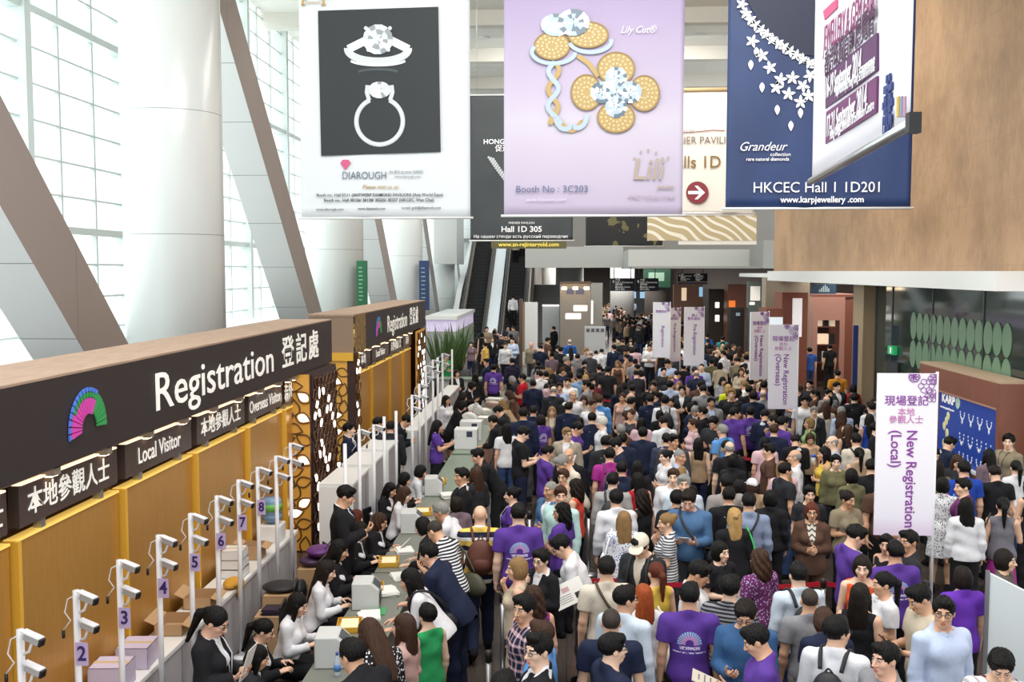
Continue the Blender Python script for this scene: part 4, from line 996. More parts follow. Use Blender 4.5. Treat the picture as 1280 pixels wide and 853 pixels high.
gem(f, 475, 113, 14, 8, sy=.75); band_(f, arc(473, 92, 26, 5, 20, 160), 3, pmat('reflection_grey', '#43494d', .5), .006, 'reflected_band')
MB().prism([f.P(426, 204, .006), f.P(429, 200, .006), f.P(436, 200, .006), f.P(439, 204, .006), f.P(432, 213, .006)], (0, .004, 0)).build('pink_gem', pmat('pink_print', '#c8527c', .5), o)
f.text('lettering', 'DIAROUGH', 456, 220, 9.5, pmat('ink_steel', '#6c7682', .6), 'CENTER', 0, .82); f.text('lettering', 'As BIG as your IDEAS', 508, 215, 3.4, ink, 'CENTER', .01); f.text('lettering', 'www.diarough.com', 510, 221, 3.0, ink, 'CENTER', .0)
f.text('lettering', 'Please visit us at:', 476, 234, 5.2, goldp, 'CENTER', 0, .95, .25); f.text('lettering', 'Booth no.: Hall 5C11 (ANTWERP DIAMOND PAVILION) (Asia World Expo)', 475, 244, 3.9, inkd, 'CENTER', .006, .93); f.text('lettering', 'Booth no.: Hall 3E126/ 3E128/ 3E225/ 3E227 (HKCEC, Wan Chai)', 474, 250.5, 3.9, inkd, 'CENTER', .012, .96)
f.text('lettering', 'www.diarough.com', 413, 262, 3.2, inkd); f.text('lettering', 'www.diajewels.com', 465, 261, 3.2, inkd); f.text('lettering', 'e-mail: gold@diajewels.com', 527, 260, 3.2, inkd)
band_(f, [(379, 7), (379, 1), (384, -2)], 3, goldp, .004, 'arch_emblem'); band_(f, [(405, 6), (405, 0), (400, -3)], 3, goldp, .004, 'arch_emblem'); band_(f, [(377, 7), (382, 7)], 2, goldp, .004, 'arch_emblem'); band_(f, [(402, 6.5), (408, 6.5)], 2, goldp, .004, 'arch_emblem'); f.text('lettering', 'DIAMONDS', 392, 4, 2.6, goldp)
# 2: lilac banner with flower rings
Y = 17.2; x0, x1, z0, z1 = bounds(630, 853, 270, Y); o = thing('hanging_banner', 'lilac hanging banner with gold flower rings', 'banner')
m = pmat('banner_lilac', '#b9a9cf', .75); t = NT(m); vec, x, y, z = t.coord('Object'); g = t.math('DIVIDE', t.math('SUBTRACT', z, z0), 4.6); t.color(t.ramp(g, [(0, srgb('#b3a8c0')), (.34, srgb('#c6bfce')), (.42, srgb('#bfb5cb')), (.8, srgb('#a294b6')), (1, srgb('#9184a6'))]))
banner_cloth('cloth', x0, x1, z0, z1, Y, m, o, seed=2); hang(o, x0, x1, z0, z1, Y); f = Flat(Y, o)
pave = pmat('print_pave_blue', '#a9bccb', .4)
for (cx, cy, rx, ry) in ((770, 86, 23, 20), (733, 116, 19, 22), (805, 117, 19, 22), (770, 147, 23, 19), (690, 58, 22, 17), (735, 44, 25, 16)):
    MB().prism([f.P(cx + rx*math.cos(2*PI*k/24), cy + ry*math.sin(2*PI*k/24), .004) for k in range(24)], (0, .006, 0)).build('petal', goldp, o)
    dots(f, [(cx + rx*.86*math.cos(a)*q, cy + ry*.86*math.sin(a)*q) for q in (.35, .65, .95) for a in [2*PI*i/int(5+14*q) for i in range(int(5+14*q))]], 1.5, pmat('print_gold_light', '#d3c090', .4), .012)
    band_(f, arc(cx, cy, rx, ry, 0, 360, 28), 1.6, goldd, .012, 'petal_rim')
band_(f, arc(692, 66, 27, 14, 150, 360), 5, pave, .014, 'pave_edge'); band_(f, arc(738, 52, 26, 14, 190, 370), 5, pave, .014, 'pave_edge')
for cx, cy in ((752, 116), (788, 116), (770, 98), (770, 134)): gem(f, cx, cy, 14, cx, a=sparkle, b=pmat('gem_shadow', '#5c7080', .3), c=pave, name='clover_stone')
gem(f, 770, 116, 13, 6, b=pmat('gem_shadow', '#5c7080', .3), c=pave, name='clover_stone'); gem(f, 695, 32, 19, 31, b=pmat('gem_shadow', '#5c7080', .3), c=pave, sy=.75, name='clover_stone'); gem(f, 717, 29, 20, 33, b=pmat('gem_shadow', '#5c7080', .3), c=pave, sy=.85, name='clover_stone')
w1 = [(694, 78 + i*3.9) for i in range(21)]; band_(f, [(x_ + 6*math.sin(i*.55) - 3*math.sin(i/20*PI), y_) for i, (x_, y_) in enumerate(w1)], 6, goldp, .010, 'twisted_band'); band_(f, [(x_ - 7*math.sin(i*.55) - 3*math.sin(i/20*PI), y_) for i, (x_, y_) in enumerate(w1)], 6, pave, .013, 'twisted_band')
w2 = arc(713, 132, 24, 29, 195, 330, 20); band_(f, [(x_ + 2*math.sin(i*.8), y_ + 3*math.cos(i*.8)) for i, (x_, y_) in enumerate(w2)], 6, pave, .0155, 'twisted_band'); band_(f, [(x_ - 2*math.sin(i*.8), y_ - 3*math.cos(i*.8)) for i, (x_, y_) in enumerate(w2)], 5, goldp, .0085, 'twisted_band'); band_(f, [(722, 70), (736, 80), (748, 96)], 6, goldp, .006, 'twisted_band')
f.text('lettering', 'Lily Cut®', 797, 38, 8.5, whitep, 'CENTER', -.004, .92, .35); ld = pmat('lili_gold', '#a99a8c', .5); f.text('lettering', 'Lili', 809, 213, 27, ld, 'CENTER', .006, .9, .18); f.text('lettering', 'Jewelry', 832, 234, 5, ld, 'CENTER', .02); f.text('lettering', 'FIND YOUR STAR', 814, 247, 5.6, pmat('lili_pale', '#b4a8b4', .6), 'CENTER', 0, .95)
dots(f, [(793, 198), (801, 190), (810, 188), (820, 191), (828, 198), (835, 197)], 1.5, ld, .006, 'stars'); f.text('lettering', 'Booth No : 3C203', 690, 237, 8.6, pmat('booth_blue', '#566588', .6), 'CENTER', -.002, 1.0); f.text('lettering', 'www.lilijewelry.com', 683, 250, 4.4, pmat('lili_white', '#d9d2e2', .6))
# 3: navy banner with a flower necklace
Y = 16.5; x0, x1, z0, z1 = bounds(907, 1138, 261, Y); o = thing('hanging_banner', 'navy blue hanging banner with a white flower necklace', 'banner')
m = pmat('banner_navy', '#1c2f5c', .5); t = NT(m); vec, x, y, z = t.coord('Object'); t.color(t.mix(t.noise(t.scale(vec, (1.2, 1, .6)), 1.4, 2), srgb('#15254b'), srgb('#2a4478')))
banner_cloth('cloth', x0, x1, z0, z1, Y, m, o, .014, seed=3); hang(o, x0, x1, z0, z1, Y); f = Flat(Y, o)
f.poly('throat_panel', [(930, -6), (1040, -6), (1040, 72), (985, 68), (955, 40), (938, 10)], pmat('navy_deep', '#101b38', .5), .002)
def flower(mb, cx, cy, r, n=5, a0=0):
    for k in range(n):
        a = a0 + 2*PI*k/n; P = leaf(cx + r*.6*math.cos(a), cy + r*.6*math.sin(a), a, r*.95, r*.24); mb.prism([f.P(p, q, .008) for p, q in P], (0, .006, 0))
    mb.prism([f.P(cx + r*.22*math.cos(k), cy + r*.22*math.sin(k), .012) for k in range(6)], (0, .005, 0))
mb = MB(); r_ = random.Random(3)
for i in range(15):
    s_ = i/14; cx = 927 + 100*s_**1.15; cy = 6 + 82*s_**.75; flower(mb, cx, cy, 7.5, 5, i)
for cx, cy in ((940, 52), (952, 70), (962, 85), (975, 100), (990, 98), (1003, 108), (985, 118), (1000, 128), (1012, 95), (1010, 120), (970, 110)): flower(mb, cx, cy, 8.5, 5, cx)
for cx, cy in ((938, 82), (952, 110), (971, 138), (988, 158), (1000, 142), (945, 66)):
    P = leaf(cx, cy, PI/2, 13, 3.2); mb.prism([f.P(p, q, .008) for p, q in P], (0, .006, 0))
mb.build('necklace_print', sparkle, o)
f.text('lettering', 'Grandeur', 952, 184, 11, whitep, 'CENTER', 0, .95, .4); f.text('lettering', 'collection', 975, 193.5, 4.6, whitep); f.text('lettering', 'rare natural diamonds', 959, 199.5, 4.2, whitep, 'CENTER', .008)
f.text('lettering', 'HKCEC Hall 1 1D201', 1021, 235, 13, whitep, 'CENTER', 0, .97); f.text('lettering', 'www.karpjewellery .com', 1027, 250, 7.6, whitep, 'CENTER', .02, .95)
# 4: dark banner farther back, mostly behind the first two
Y = 30.0; x0, x1, z0, z1 = bounds(588, 716, 301, Y, 119); o = thing('hanging_banner', 'dark grey hanging banner behind the white and lilac ones, with gold web address strip', 'banner')
m = pmat('banner_dark', '#2f3335', .6); t = NT(m); vec, x, y, z = t.coord('Object'); t.color(t.mix(t.noise(vec, .9, 3), srgb('#22272a'), srgb('#454a4d')))
banner_cloth('cloth', x0, x1, z0, z1, Y, m, o, seed=4); hang(o, x0, x1, z0, z1, Y); f = Flat(Y, o); f.text('lettering', 'HONG KONG', 632, 177.5, 6, whitep, 'CENTER', .02, 1.05); f.text('lettering', '促進中心', 637, 186, 6.5, whitep, 'CENTER', .01)
for q in range(3): dots(f, [(611 + q*3 + i*1.7 + (i/20)**2*8, 197 + q + i*2.7) for i in range(20)], 1.5, silver, .006, 'necklace_print')
f.text('lettering', 'Hall 1D 305', 652, 287, 7.2, whitep, 'CENTER', .02, 1.05); f.text('lettering', 'На нашем стенде есть русский переводчик', 651, 296, 4.0, whitep, 'CENTER', .006); f.text('lettering', 'PREMIER PAVILION', 652, 279, 2.8, whitep)
y2, x2, xb = z0, *(at_y(q, 305, Y).x for q in (614, 708)); zt, zb = at_y(614, 300, Y).z, at_y(614, 311, Y).z
MB().box(x2, xb, Y-.01, Y+.0, zb, zt).build('address_strip', pmat('strip_olive', '#5c5636', .6), o); f.text('lettering', 'www.sn-rejintergold.com', 661, 306, 5.2, pmat('ink_yellow', '#e6d45a', .5, emit='#e6d45a', es=.2), 'CENTER', .02, 1.02)
# 5: cream banner with a red arrow, between lilac and navy ones
Y = 28.0; x0, x1, z0, z1 = bounds(809, 942, 268, Y, 114); o = thing('hanging_banner', 'cream hanging banner with a round red arrow and a scroll pattern at its foot', 'banner')
banner_cloth('cloth', x0, x1, z0, z1, Y, pmat('banner_cream', '#d9d4cb', .8), o, .012, seed=5); hang(o, x0, x1, z0 + .02, z1, Y); f = Flat(Y, o)
a, b = at_y(809, 300, Y), at_y(946, 268, Y); m = pmat('scroll_print', '#b8aa88', .7); t = NT(m); vec, x, y, z = t.coord('Object')
wv = t.N('ShaderNodeTexWave', wave_type='RINGS', rings_direction='SPHERICAL'); wv.inputs['Scale'].default_value = 1.4; wv.inputs['Distortion'].default_value = 5; wv.inputs['Detail'].default_value = 0; t.L(t.scale(vec, (1, .0, 1)), wv.inputs['Vector']); t.color(t.mix(t.math('GREATER_THAN', wv.outputs['Fac'], .72), srgb('#b0a17d'), srgb('#ded8ca')))
MB().box(a.x, b.x, Y+.012, Y+.018, a.z - .02, b.z).build('scroll_valance', m, o); MB().box(at_y(848, 300, Y).x, b.x + .01, Y+.02, Y+.026, at_y(848, 306, Y).z, a.z).build('valance_hem', pmat('banner_cream', '#d9d4cb', .8), o); MB().box(a.x, b.x - .06, Y+.0, Y+.012, b.z - .03, b.z + .03).build('valance_band', pmat('banner_cream', '#d9d4cb', .8), o)
red = pmat('arrow_red', '#7d2a35', .6); f.text('lettering', 'HONG KONG', 853, 164, 4, ink); f.text('lettering', 'PREMIER PAVILION', 876, 176, 9.2, pmat('ink_brown', '#77685c', .6), 'CENTER', 0, .92); f.text('lettering', 'Halls 1D', 866, 203.5, 15, pmat('ink_bronze', '#7a6232', .6), 'CENTER', .006, .95)
band_(f, [(853, 166), (872, 165), (890, 163), (906, 163.5)], 1, red, .004, 'swash')
c = MB().prism([f.P(871.5 + 14*math.cos(2*PI*k/28), 241 + 14*math.sin(2*PI*k/28), .004) for k in range(28)], (0, .006, 0)).build('arrow_disc', red, o)
MB().prism([f.P(x_, y_, .012) for x_, y_ in ((860, 239), (874, 239), (868, 232.5), (872, 232.5), (881, 241), (872, 249.5), (868, 249.5), (874, 243), (860, 243))], (0, .006, 0)).build('arrow', whitep, o)
MB().tube([(x0 - .05, Y, z1 + .02), (x1 + .05, Y, z1 + .02)], .06, 8).build('header_tube', pmat('header_tan', '#a8946c', .6), o)
# 6: low dark banner behind
Y = 36.0; x0, x1, z0, z1 = bounds(732, 828, 308, Y, 240); o = thing('hanging_banner', 'black hanging banner with a faint gold glow, behind the lower edge of the lilac one', 'banner')
m = pmat('banner_night', '#26262a', .5); t = NT(m); vec, x, y, z = t.coord('Object'); t.color(t.mix(t.math('GREATER_THAN', t.noise(vec, 2.2, 2), .62), srgb('#232327'), srgb('#77734a'))); banner_cloth('cloth', x0, x1, z0, z1, Y, m, o, seed=6); hang(o, x0, x1, z0, z1, Y)
# 7: the fair's own banner, hung lengthways, seen at a slant in front of the navy one
h_ = .75; pL = Vector((at_y(1015, 226, 8.42).x, 8.42, 0)); zb = at_y(1015, 226, 8.42).z; pR = at_z(1138, 156, zb); U = Vector((pR.x - pL.x, pR.y - pL.y, 0)); L_ = U.length; U.normalize()
o = thing('hanging_banner', 'white hanging banner with two purple date boxes, hung lengthways before the navy one', 'banner', (pL.x, pL.y, zb)); Nn = U.cross(Vector((0, 0, 1)))
V = []; F = []; nx, nz, H_ = 30, 20, 3.4
for k in (0, 1):
    for j in range(nz+1):
        for i in range(nx+1):
            u, v = i/nx, j/nz; d = .007*math.sin(u*8 + v)*(1-v) - .006*k; V.append(U*(u*L_) + Vector((0, 0, v*H_)) + Nn*d)
n = (nx+1)*(nz+1); q = lambda i, j, k: k*n + j*(nx+1) + i
for j in range(nz):
    for i in range(nx): F.append((q(i, j, 0), q(i+1, j, 0), q(i+1, j+1, 0), q(i, j+1, 0))); F.append((q(i, j, 1), q(i, j+1, 1), q(i+1, j+1, 1), q(i+1, j, 1)))
for i in range(nx): F.append((q(i, 0, 0), q(i, 0, 1), q(i+1, 0, 1), q(i+1, 0, 0)))
for j in range(nz): F.append((q(0, j, 0), q(0, j+1, 0), q(0, j+1, 1), q(0, j, 1))); F.append((q(nx, j, 0), q(nx, j, 1), q(nx, j+1, 1), q(nx, j+1, 0)))
MB().add(V, F, True).build('cloth', pmat('fair_white', '#e4e2ea', .75), o); MB().tube([U*-.06, U*(L_+.06)], .03, 8).build('bottom_rod', M['steel'], o); MB().box(-.03, .03, -.03, .03, -.05, .05).build('rod_cap', M['black'], o).location = U*(L_+.06)
for uu in (.3, L_-.3): MB().tube([U*uu + Vector((0, 0, H_)), U*uu + Vector((0, 0, 13.9 - zb))], .006, 5).build('wire', M['steel'], o)
def on7(px, py, d=.014): # where the pixel's ray meets the sheet, in the sheet's own frame
    dr = ray(px, py); nn = Nn; t_ = (Vector((pL.x, pL.y, zb)) - cam.location).dot(nn)/dr.dot(nn); return cam.location + dr*t_ - Vector((pL.x, pL.y, zb)) + nn*d
for i, (P4, c) in enumerate(((((1034, 93), (1099, 41), (1099, 88), (1034, 136)), '#5a2f5c'), (((1035, 140), (1099, 95), (1098, 140), (1034, 180)), '#6d3164'))):
    MB().prism([on7(*p) for p in P4], Nn*-.012).build('date_box', pmat('date_purple_%d' % i, c, .6), o)
def tx7(body, p0, p1, py0, py1, size, mat, bold=0): a, b = on7(p0, py0, .02), on7(p1, py1, .02); d = b - a; tx('lettering', body, size, (a + b)/2, d, Nn.cross(d), mat, o, 'CENTER', bold, 1, .0015, fit=d.length)
magp = pmat('fair_magenta', '#8a2f66', .6)
tx7('16-19 September 2014', 1036, 1080, 112, 78, .21, whitep, .012); tx7('AsiaWorld-Expo, Hong Kong 亞洲國際博覽館', 1048, 1098, 116, 81, .09, whitep, .004); tx7('17-21 September 2014', 1037, 1087, 160, 122, .21, whitep, .012); tx7('Hong Kong Convention & Exhibition Centre', 1041, 1097, 170, 130, .09, whitep, .004)
tx7('JEWELLERY & GEM FAIR', 1033, 1099, 51, 1, .26, magp, .0); tx7('香港珠寶首飾展覽會', 1034, 1098, 83, 24, .19, pmat('fair_plum', '#4a2a48', .6), .012)
MB().prism([on7(1031, 14), on7(1048, -2), on7(1048, 10), on7(1033, 25)], Nn*-.01).build('emblem', pmat('fair_pink', '#c8527c', .6), o)
tx7('UBM', 1108, 1119, 160, 153, .16, pmat('ubm_blue', '#2c3f7c', .6), .01)
mb = MB()
for r_i, rr_ in enumerate((.05, .09, .13)):
    for k in range(10):
        a = 2*PI*k/10 + r_i*.3; c_ = on7(1113, 130, .014) + U*math.cos(a)*rr_*.75 + Vector((0, 0, math.sin(a)*rr_*1.1)); mb.obox(c_, (U, Nn, (0, 0, 1)), .02, .005, .02)
mb.build('dot_emblem', pmat('ubm_blue', '#2c3f7c', .6), o)
for i, (px, c) in enumerate(((1124, '#c7a63c'), (1128, '#7d8aa0'), (1132, '#b08a9c'))): MB().prism([on7(px, 122), on7(px+3, 120), on7(px+3, 145), on7(px, 147)], Nn*-.01).build('stripe_emblem', pmat('em_%d' % i, c, .6), o)

# ------------------------------------------------------------------ sign boards on poles in the queues
purp = pmat('sign_purple', '#8a3f9c', .6); pinkp = pmat('sign_pink', '#c77bb4', .6)
m = pmat('sign_board', '#efecf3', .55); t = NT(m); vec, x, y, z = t.coord('Object'); t.color(t.ramp(t.math('DIVIDE', t.math('SUBTRACT', z, 1.5), 1.9), [(0, srgb('#e2d2e8')), (.08, srgb('#ece8f3')), (.5, srgb('#f0eef4')), (1, srgb('#eeebf2'))])); M['signb'] = m
def queue_sign(pxl, pxr, pyt, pyb, lines, label, big=(), turn=0, W=.6, H=1.8, pole_side=1, back=None):
    k = W/(pxr - pxl)/max(.3, math.cos(R(turn))) if turn == 0 else H/(pyb - pyt); c = None
    Yd = k*1280; p = at_y((pxl+pxr)/2, pyt, Yd); top = p.z; o = thing('queue_sign', label, 'sign', (p.x, Yd, 0), R(turn))
    zb = top - H; b = MB().box(-W/2, W/2, -.015, .015, zb, top).build('board', M['signb'], o); xp = pole_side*(W/2 + .012)
    MB().tube([(xp, .0, .02), (xp, 0, top + .02)], .017, 10).build('pole', M['post_white'], o); MB().lathe([(.17, 0), (.17, .012), (.03, .03)], (xp, 0, 0), 20).build('base_plate', M['steel'], o)
    P = lambda u, v: (-W/2 + u*W, -.018, top - v*H)
    q = back or 1
    for body, u, v, s, mt, vert, bold, xs in lines:
        tx('lettering', body, s*H, P(u, v), (0, 0, -1) if vert else (1, 0, 0), (1, 0, 0) if vert else (0, 0, 1), mt, o, 'LEFT' if vert else 'CENTER', bold, xs, .002)
    mb = MB()
    for (cx, cy, r, n) in ((.83, .075, .09, 6), (.93, .135, .07, 6), (.97, .03, .07, 6), (.62, .02, .05, 7)):
        for i in range(n):
            a = 2*PI*i/n; L = leaf(cx + r*math.cos(a), cy + r*.34*math.sin(a), a, .07, .014)
            pts = [P(min(max(x_, 0.01), .995), min(max(cy + (y_ - cy), .004), 1)) for x_, y_ in leaf(cx + r*math.cos(a), cy, 0, .001, .001)[:1]]
            ring = [P(min(.995, max(.0, cx + r*math.cos(a) + .05*math.cos(t_))), max(.004, cy + r*.33*math.sin(a) + .017*math.sin(t_))) for t_ in [2*PI*j/10 for j in range(11)]]
            mb.tube([(x_, -.019, z_) for x_, _, z_ in ring], .004, 5, False)
    mb.build('flower_motif', purp, o)
    return o
loc = [('現場登記', .5, .17, .066, purp, False, .008, 1.0), ('本地', .5, .237, .052, pinkp, False, .004, 1.0), ('參觀人士', .5, .285, .052, pinkp, False, .004, 1.0), ('New Registration', .60, .345, .088, purp, True, .012, .97), ('(Local)', .33, .345, .088, purp, True, .012, .97)]
ovs = [l if l[0] not in ('本地', '(Local)') else ((('海外',) + l[1:]) if l[0] == '本地' else (('(Overseas)',) + l[1:])) for l in loc]
pre = [('網上', .55, .145, .055, purp, False, .006, 1.0), ('預先登記', .5, .20, .055, purp, False, .006, 1.0), ('Pre-Registration', .55, .29, .085, purp, True, .008, .95)]
grp = [('團體登記', .5, .17, .055, purp, False, .006, 1.0), ('Registration', .6, .42, .085, purp, True, .008, .95)]
queue_sign(1098, 1169, 467, 667, loc, 'large white sign reading New Registration (Local) on a pole', W=.66, H=1.88)
queue_sign(962, 997, 406, 517, ovs, 'white sign reading New Registration (Overseas) held above the pair in purple polo shirts')
queue_sign(937, 962, 390, 474, ovs, 'smaller turned sign reading New Registration (Overseas), just behind the brighter one', turn=28)
queue_sign(855, 880, 384, 457, pre, 'white sign reading Pre-Registration on a pole', pole_side=1, turn=2)
queue_sign(818, 836, 378, 447, grp, 'far white sign reading Registration, left of the turned pinkish one', turn=-30)
queue_sign(835, 850, 385, 452, pre, 'turned pinkish sign beside the Pre-Registration sign', turn=40)
# ------------------------------------------------------------------ escalators at the end of the hall
SL = R(30); ES = Vector((0, math.cos(SL), math.sin(SL)))
def escalator(x0, x1, y0, label, rise=6.6):
    o = thing('escalator', label, 'escalator', ((x0+x1)/2, y0, 0)); w_ = (x1-x0)/2; run = rise/math.tan(SL)
    mb = MB(); n = int(rise/.2)
    for i in range(n):
        ya = i*.2/math.tan(SL); mb.box(-w_+.28, w_-.28, ya, ya+.2/math.tan(SL)+.02, .02 + i*.2 - .3, .2 + i*.2)
    mb.build('steps', pmat('escalator_step', '#16161a', .5), o)
    edge = MB()
    for i in range(n): ya = i*.2/math.tan(SL); edge.box(-w_+.3, w_-.3, ya-.012, ya, .185 + i*.2, .205 + i*.2)
    edge.build('step_nosing', pmat('step_nosing', '#3a3b42', .4), o)
    for s in (-1, 1):
        x_ = s*(w_-.16); P = [(x_-.1, -1.0, 0), (x_-.1, 0, 0), (x_-.1, run, rise-.4), (x_-.1, run+1.5, rise-.4), (x_-.1, run+1.5, rise+.45), (x_-.1, run, rise+.45), (x_-.1, 0, .45), (x_-.1, -1.0, .45)]
        b = MB().prism(P, (.2, 0, 0)).build('skirt', pmat('escalator_skirt', '#8a8478', .35, metal=.5), o)
        MB().prism([(x_-.012, -.9, .45), (x_-.012, 0, .45), (x_-.012, run, rise+.45), (x_-.012, run+1.3, rise+.45), (x_-.012, run+1.3, rise+1.05), (x_-.012, run, rise+1.05), (x_-.012, 0, 1.05), (x_-.012, -.9, 1.05)], (.024, 0, 0)).build('balustrade', pmat('balustrade_glass', '#2a2d30', .1), b)
        MB().tube([(x_, -.6, .55), (x_, -1.05, .7), (x_, -1.05, .95), (x_, -.8, 1.08), (x_, 0, 1.1), (x_, run, rise+1.1), (x_, run+1.2, rise+1.1)], .055, 8).build('handrail', M['black'], b)
    return o
escalator(-6.15, -4.5, 55.5, 'left escalator with the dark empty stair')
escalator(-3.85, -2.3, 55.5, 'right escalator, with the man in a white shirt riding up')
mb = MB(); run = 6.6/math.tan(SL); mb.prism([(-4.48, 54.6, .0), (-4.48, 55.5, .0), (-4.48, 55.5+run, 6.2), (-4.48, 55.5+run, 7.35), (-4.48, 55.5, .95), (-4.48, 54.6, .95)], (.62, 0, 0))
tag(mb.build('escalator_divider', pmat('divider_white', '#e2ecee', .3)), 'pale sloping divider between the two escalators', 'divider')
struct('wall_escalator', MB().prism([(-6.5, 57, 0), (-6.5, 76, 0), (-6.5, 76, 9.4), (-6.5, 60, 3.5), (-6.5, 57, 1.8)], (.3, 0, 0)), M['white'])
struct('wall_escalator_right', MB().prism([(-2.25, 56.5, 0), (-2.25, 75, 0), (-2.25, 75, 6.3), (-2.25, 67, 6.3), (-2.25, 56.5, .4)], (.18, 0, 0)), pmat('stair_side', '#7a6f66', .5))
struct('pier_left', MB().box(-7.6, -6.3, 58, 62, 4.9, 9.4), pmat('pier_white', '#c9cccb', .5))
# ---- planter by the escalator
M['leaf'] = pmat('plant_leaf', '#4f6a3a', .6)
def plant(x, y, label, s=1.0, seed=1):
    o = thing('potted_palm', label, 'plant', (x, y, 0)); r = random.Random(seed); MB().lathe([(.3*s, 0), (.42*s, .7*s), (.38*s, .7*s)], n=18).build('pot', pmat('pot_dark', '#2a2a2a', .5), o); mb = MB()
    for i in range(70):
        a = r.uniform(0, 2*PI); L = r.uniform(.8, 1.9)*s; b = r.uniform(.12, .36); p0 = Vector((.15*s*math.cos(a), .15*s*math.sin(a), .65*s)); prev = None; t_ = Vector((-math.sin(a), math.cos(a), 0)); V = []
        for k in range(6):
            u = k/5; p = p0 + Vector((math.cos(a)*L*b*u, math.sin(a)*L*b*u, L*(u - .42*b*u*u*1.6))); w_ = .035*s*math.sin(PI*(u*.9+.08)); V += [p - t_*w_, p + t_*w_]
        mb.add(V, [(2*k, 2*k+1, 2*k+3, 2*k+2) for k in range(5)], True)
    f_ = mb.build('fronds', M['leaf'], o); so = f_.modifiers.new('s', 'SOLIDIFY'); so.thickness = .004
for i, (px, Y, s_, l) in enumerate(((553, 35.2, 1.15, 'bushy potted palm nearest the end of the farther booth'), (571, 37.6, 1.2, 'bushy potted palm between the farther booth and the escalator'))): plant(at_y(px, 400, Y).x, Y, l, s_, i)
# white glass-fronted ledge beyond the farther booth
o = thing('display_ledge', 'white ledge with a lilac lit band beyond the farther booth', 'ledge', (-5.3, 45, 0)); MB().box(-.7, .6, -2, 6, 0, 1.95).build('body', pmat('ledge_grey', '#a3a3a2', .6), o); MB().box(-.73, .65, -2.1, 6.1, 2.45, 2.6).build('top', M['white_gloss'], o); MB().box(-.68, .58, -2, 6, 1.95, 2.45).build('lit_band', pmat('lit_lilac', '#d8cfe6', .5, emit='#cfc0e8', es=.35), o)
# signs on the white columns
for n, (c, px, yt, yb, l) in enumerate((('#1f6b45', 452, 326, 385, 'tall green sign on the second white column'), ('#22345f', 530, 326, 388, 'tall navy sign on the third white column'))):
    yc = (33.8, 47.7)[n] - .97; a = at_y(px-6, yt, yc); b = at_y(px+6, yb, yc); o = thing('column_sign', l, 'sign', ((a.x+b.x)/2, yc, (a.z+b.z)/2)); w_, h_ = (b.x-a.x)/2, (a.z-b.z)/2
    MB().box(-w_, w_, -.06, .25, -h_, h_).build('board', pmat('column_sign_%d' % n, c, .5), o); mb = MB()
    for i in range(9): mb.box(-w_*.55, w_*(.2 + .06*(i*5 % 4)), -.07, -.06, h_*.7 - i*h_*.17 - .02, h_*.7 - i*h_*.17 + .02)
    mb.build('lettering', pmat('sign_faint', '#8fb09c', .5), o)
# ---- overhead direction signs
def overhead(px0, px1, py0, py1, Y, label, cols, strip=False):
    a = at_y(px0, py0, Y); b = at_y(px1, py1, Y); o = thing('direction_sign', label, 'sign', ((a.x+b.x)/2, Y, (a.z+b.z)/2)); w_, h_ = (b.x-a.x)/2, (a.z-b.z)/2
    bd = MB().box(-w_, w_, -.08, .08, -h_, h_).build('sign_case', pmat('direction_navy', '#1d2438', .4), o)
    for x_ in (-w_*.7, w_*.7): MB().tube([(x_, 0, h_), (x_, 0, 5.3 - (a.z+b.z)/2)], .025, 6).build('hanger', M['steel'], o)
    for c in range(cols):
        x0 = -w_ + c*2*w_/cols
        for i, word in enumerate((('大堂', 'Hall 1 Concourse', '會議室', 'Meeting rooms', '出口 Exit'), ('展覽廳', 'Hall 3 Hall 5', '的士站 Taxi', 'Restaurant', '港灣道'))[c % 2]):
            tx('lettering', word, 2*h_*.19, (x0 + 2*w_/cols*.2, -.085, h_*.72 - i*h_*.36), (1, 0, 0), (0, 0, 1), M['letter'], bd, 'LEFT', .012, 1.0, .002)
        MB().prism([(x0 + w_/cols*.16, -.09, h_*.5), (x0 + w_/cols*.3, -.09, h_*.8), (x0 + w_/cols*.3, -.09, h_*.2)], (0, .01, 0)).build('arrow', M['letter'], bd)
    if strip: MB().box(-w_, w_, -.06, .06, -h_*1.75, -h_*1.15).build('lower_strip', pmat('strip_mauve', '#8f8398', .5), o)
overhead(763, 793, 348, 364, 58, 'left half of the navy overhead direction sign in the far hall', 1); overhead(794, 823, 348, 364, 58, 'right half of the navy overhead direction sign in the far hall', 1)
overhead(847, 884, 342, 352, 60, 'smaller navy overhead direction sign above a mauve strip', 2, True)
MB_ = at_y(829, 350, 73); o = thing('column_sign', 'dark green sign wrapped on the far brown column', 'sign', (MB_.x - .45, 72.9, 4.1)); MB().box(-.95, .95, -.1, .1, -.75, .75).build('board', pmat('far_green', '#1f4a38', .5), o); MB().box(-.6, .5, -.11, -.1, -.3, .3).build('lettering', pmat('sign_faint', '#8fb09c', .5), o)
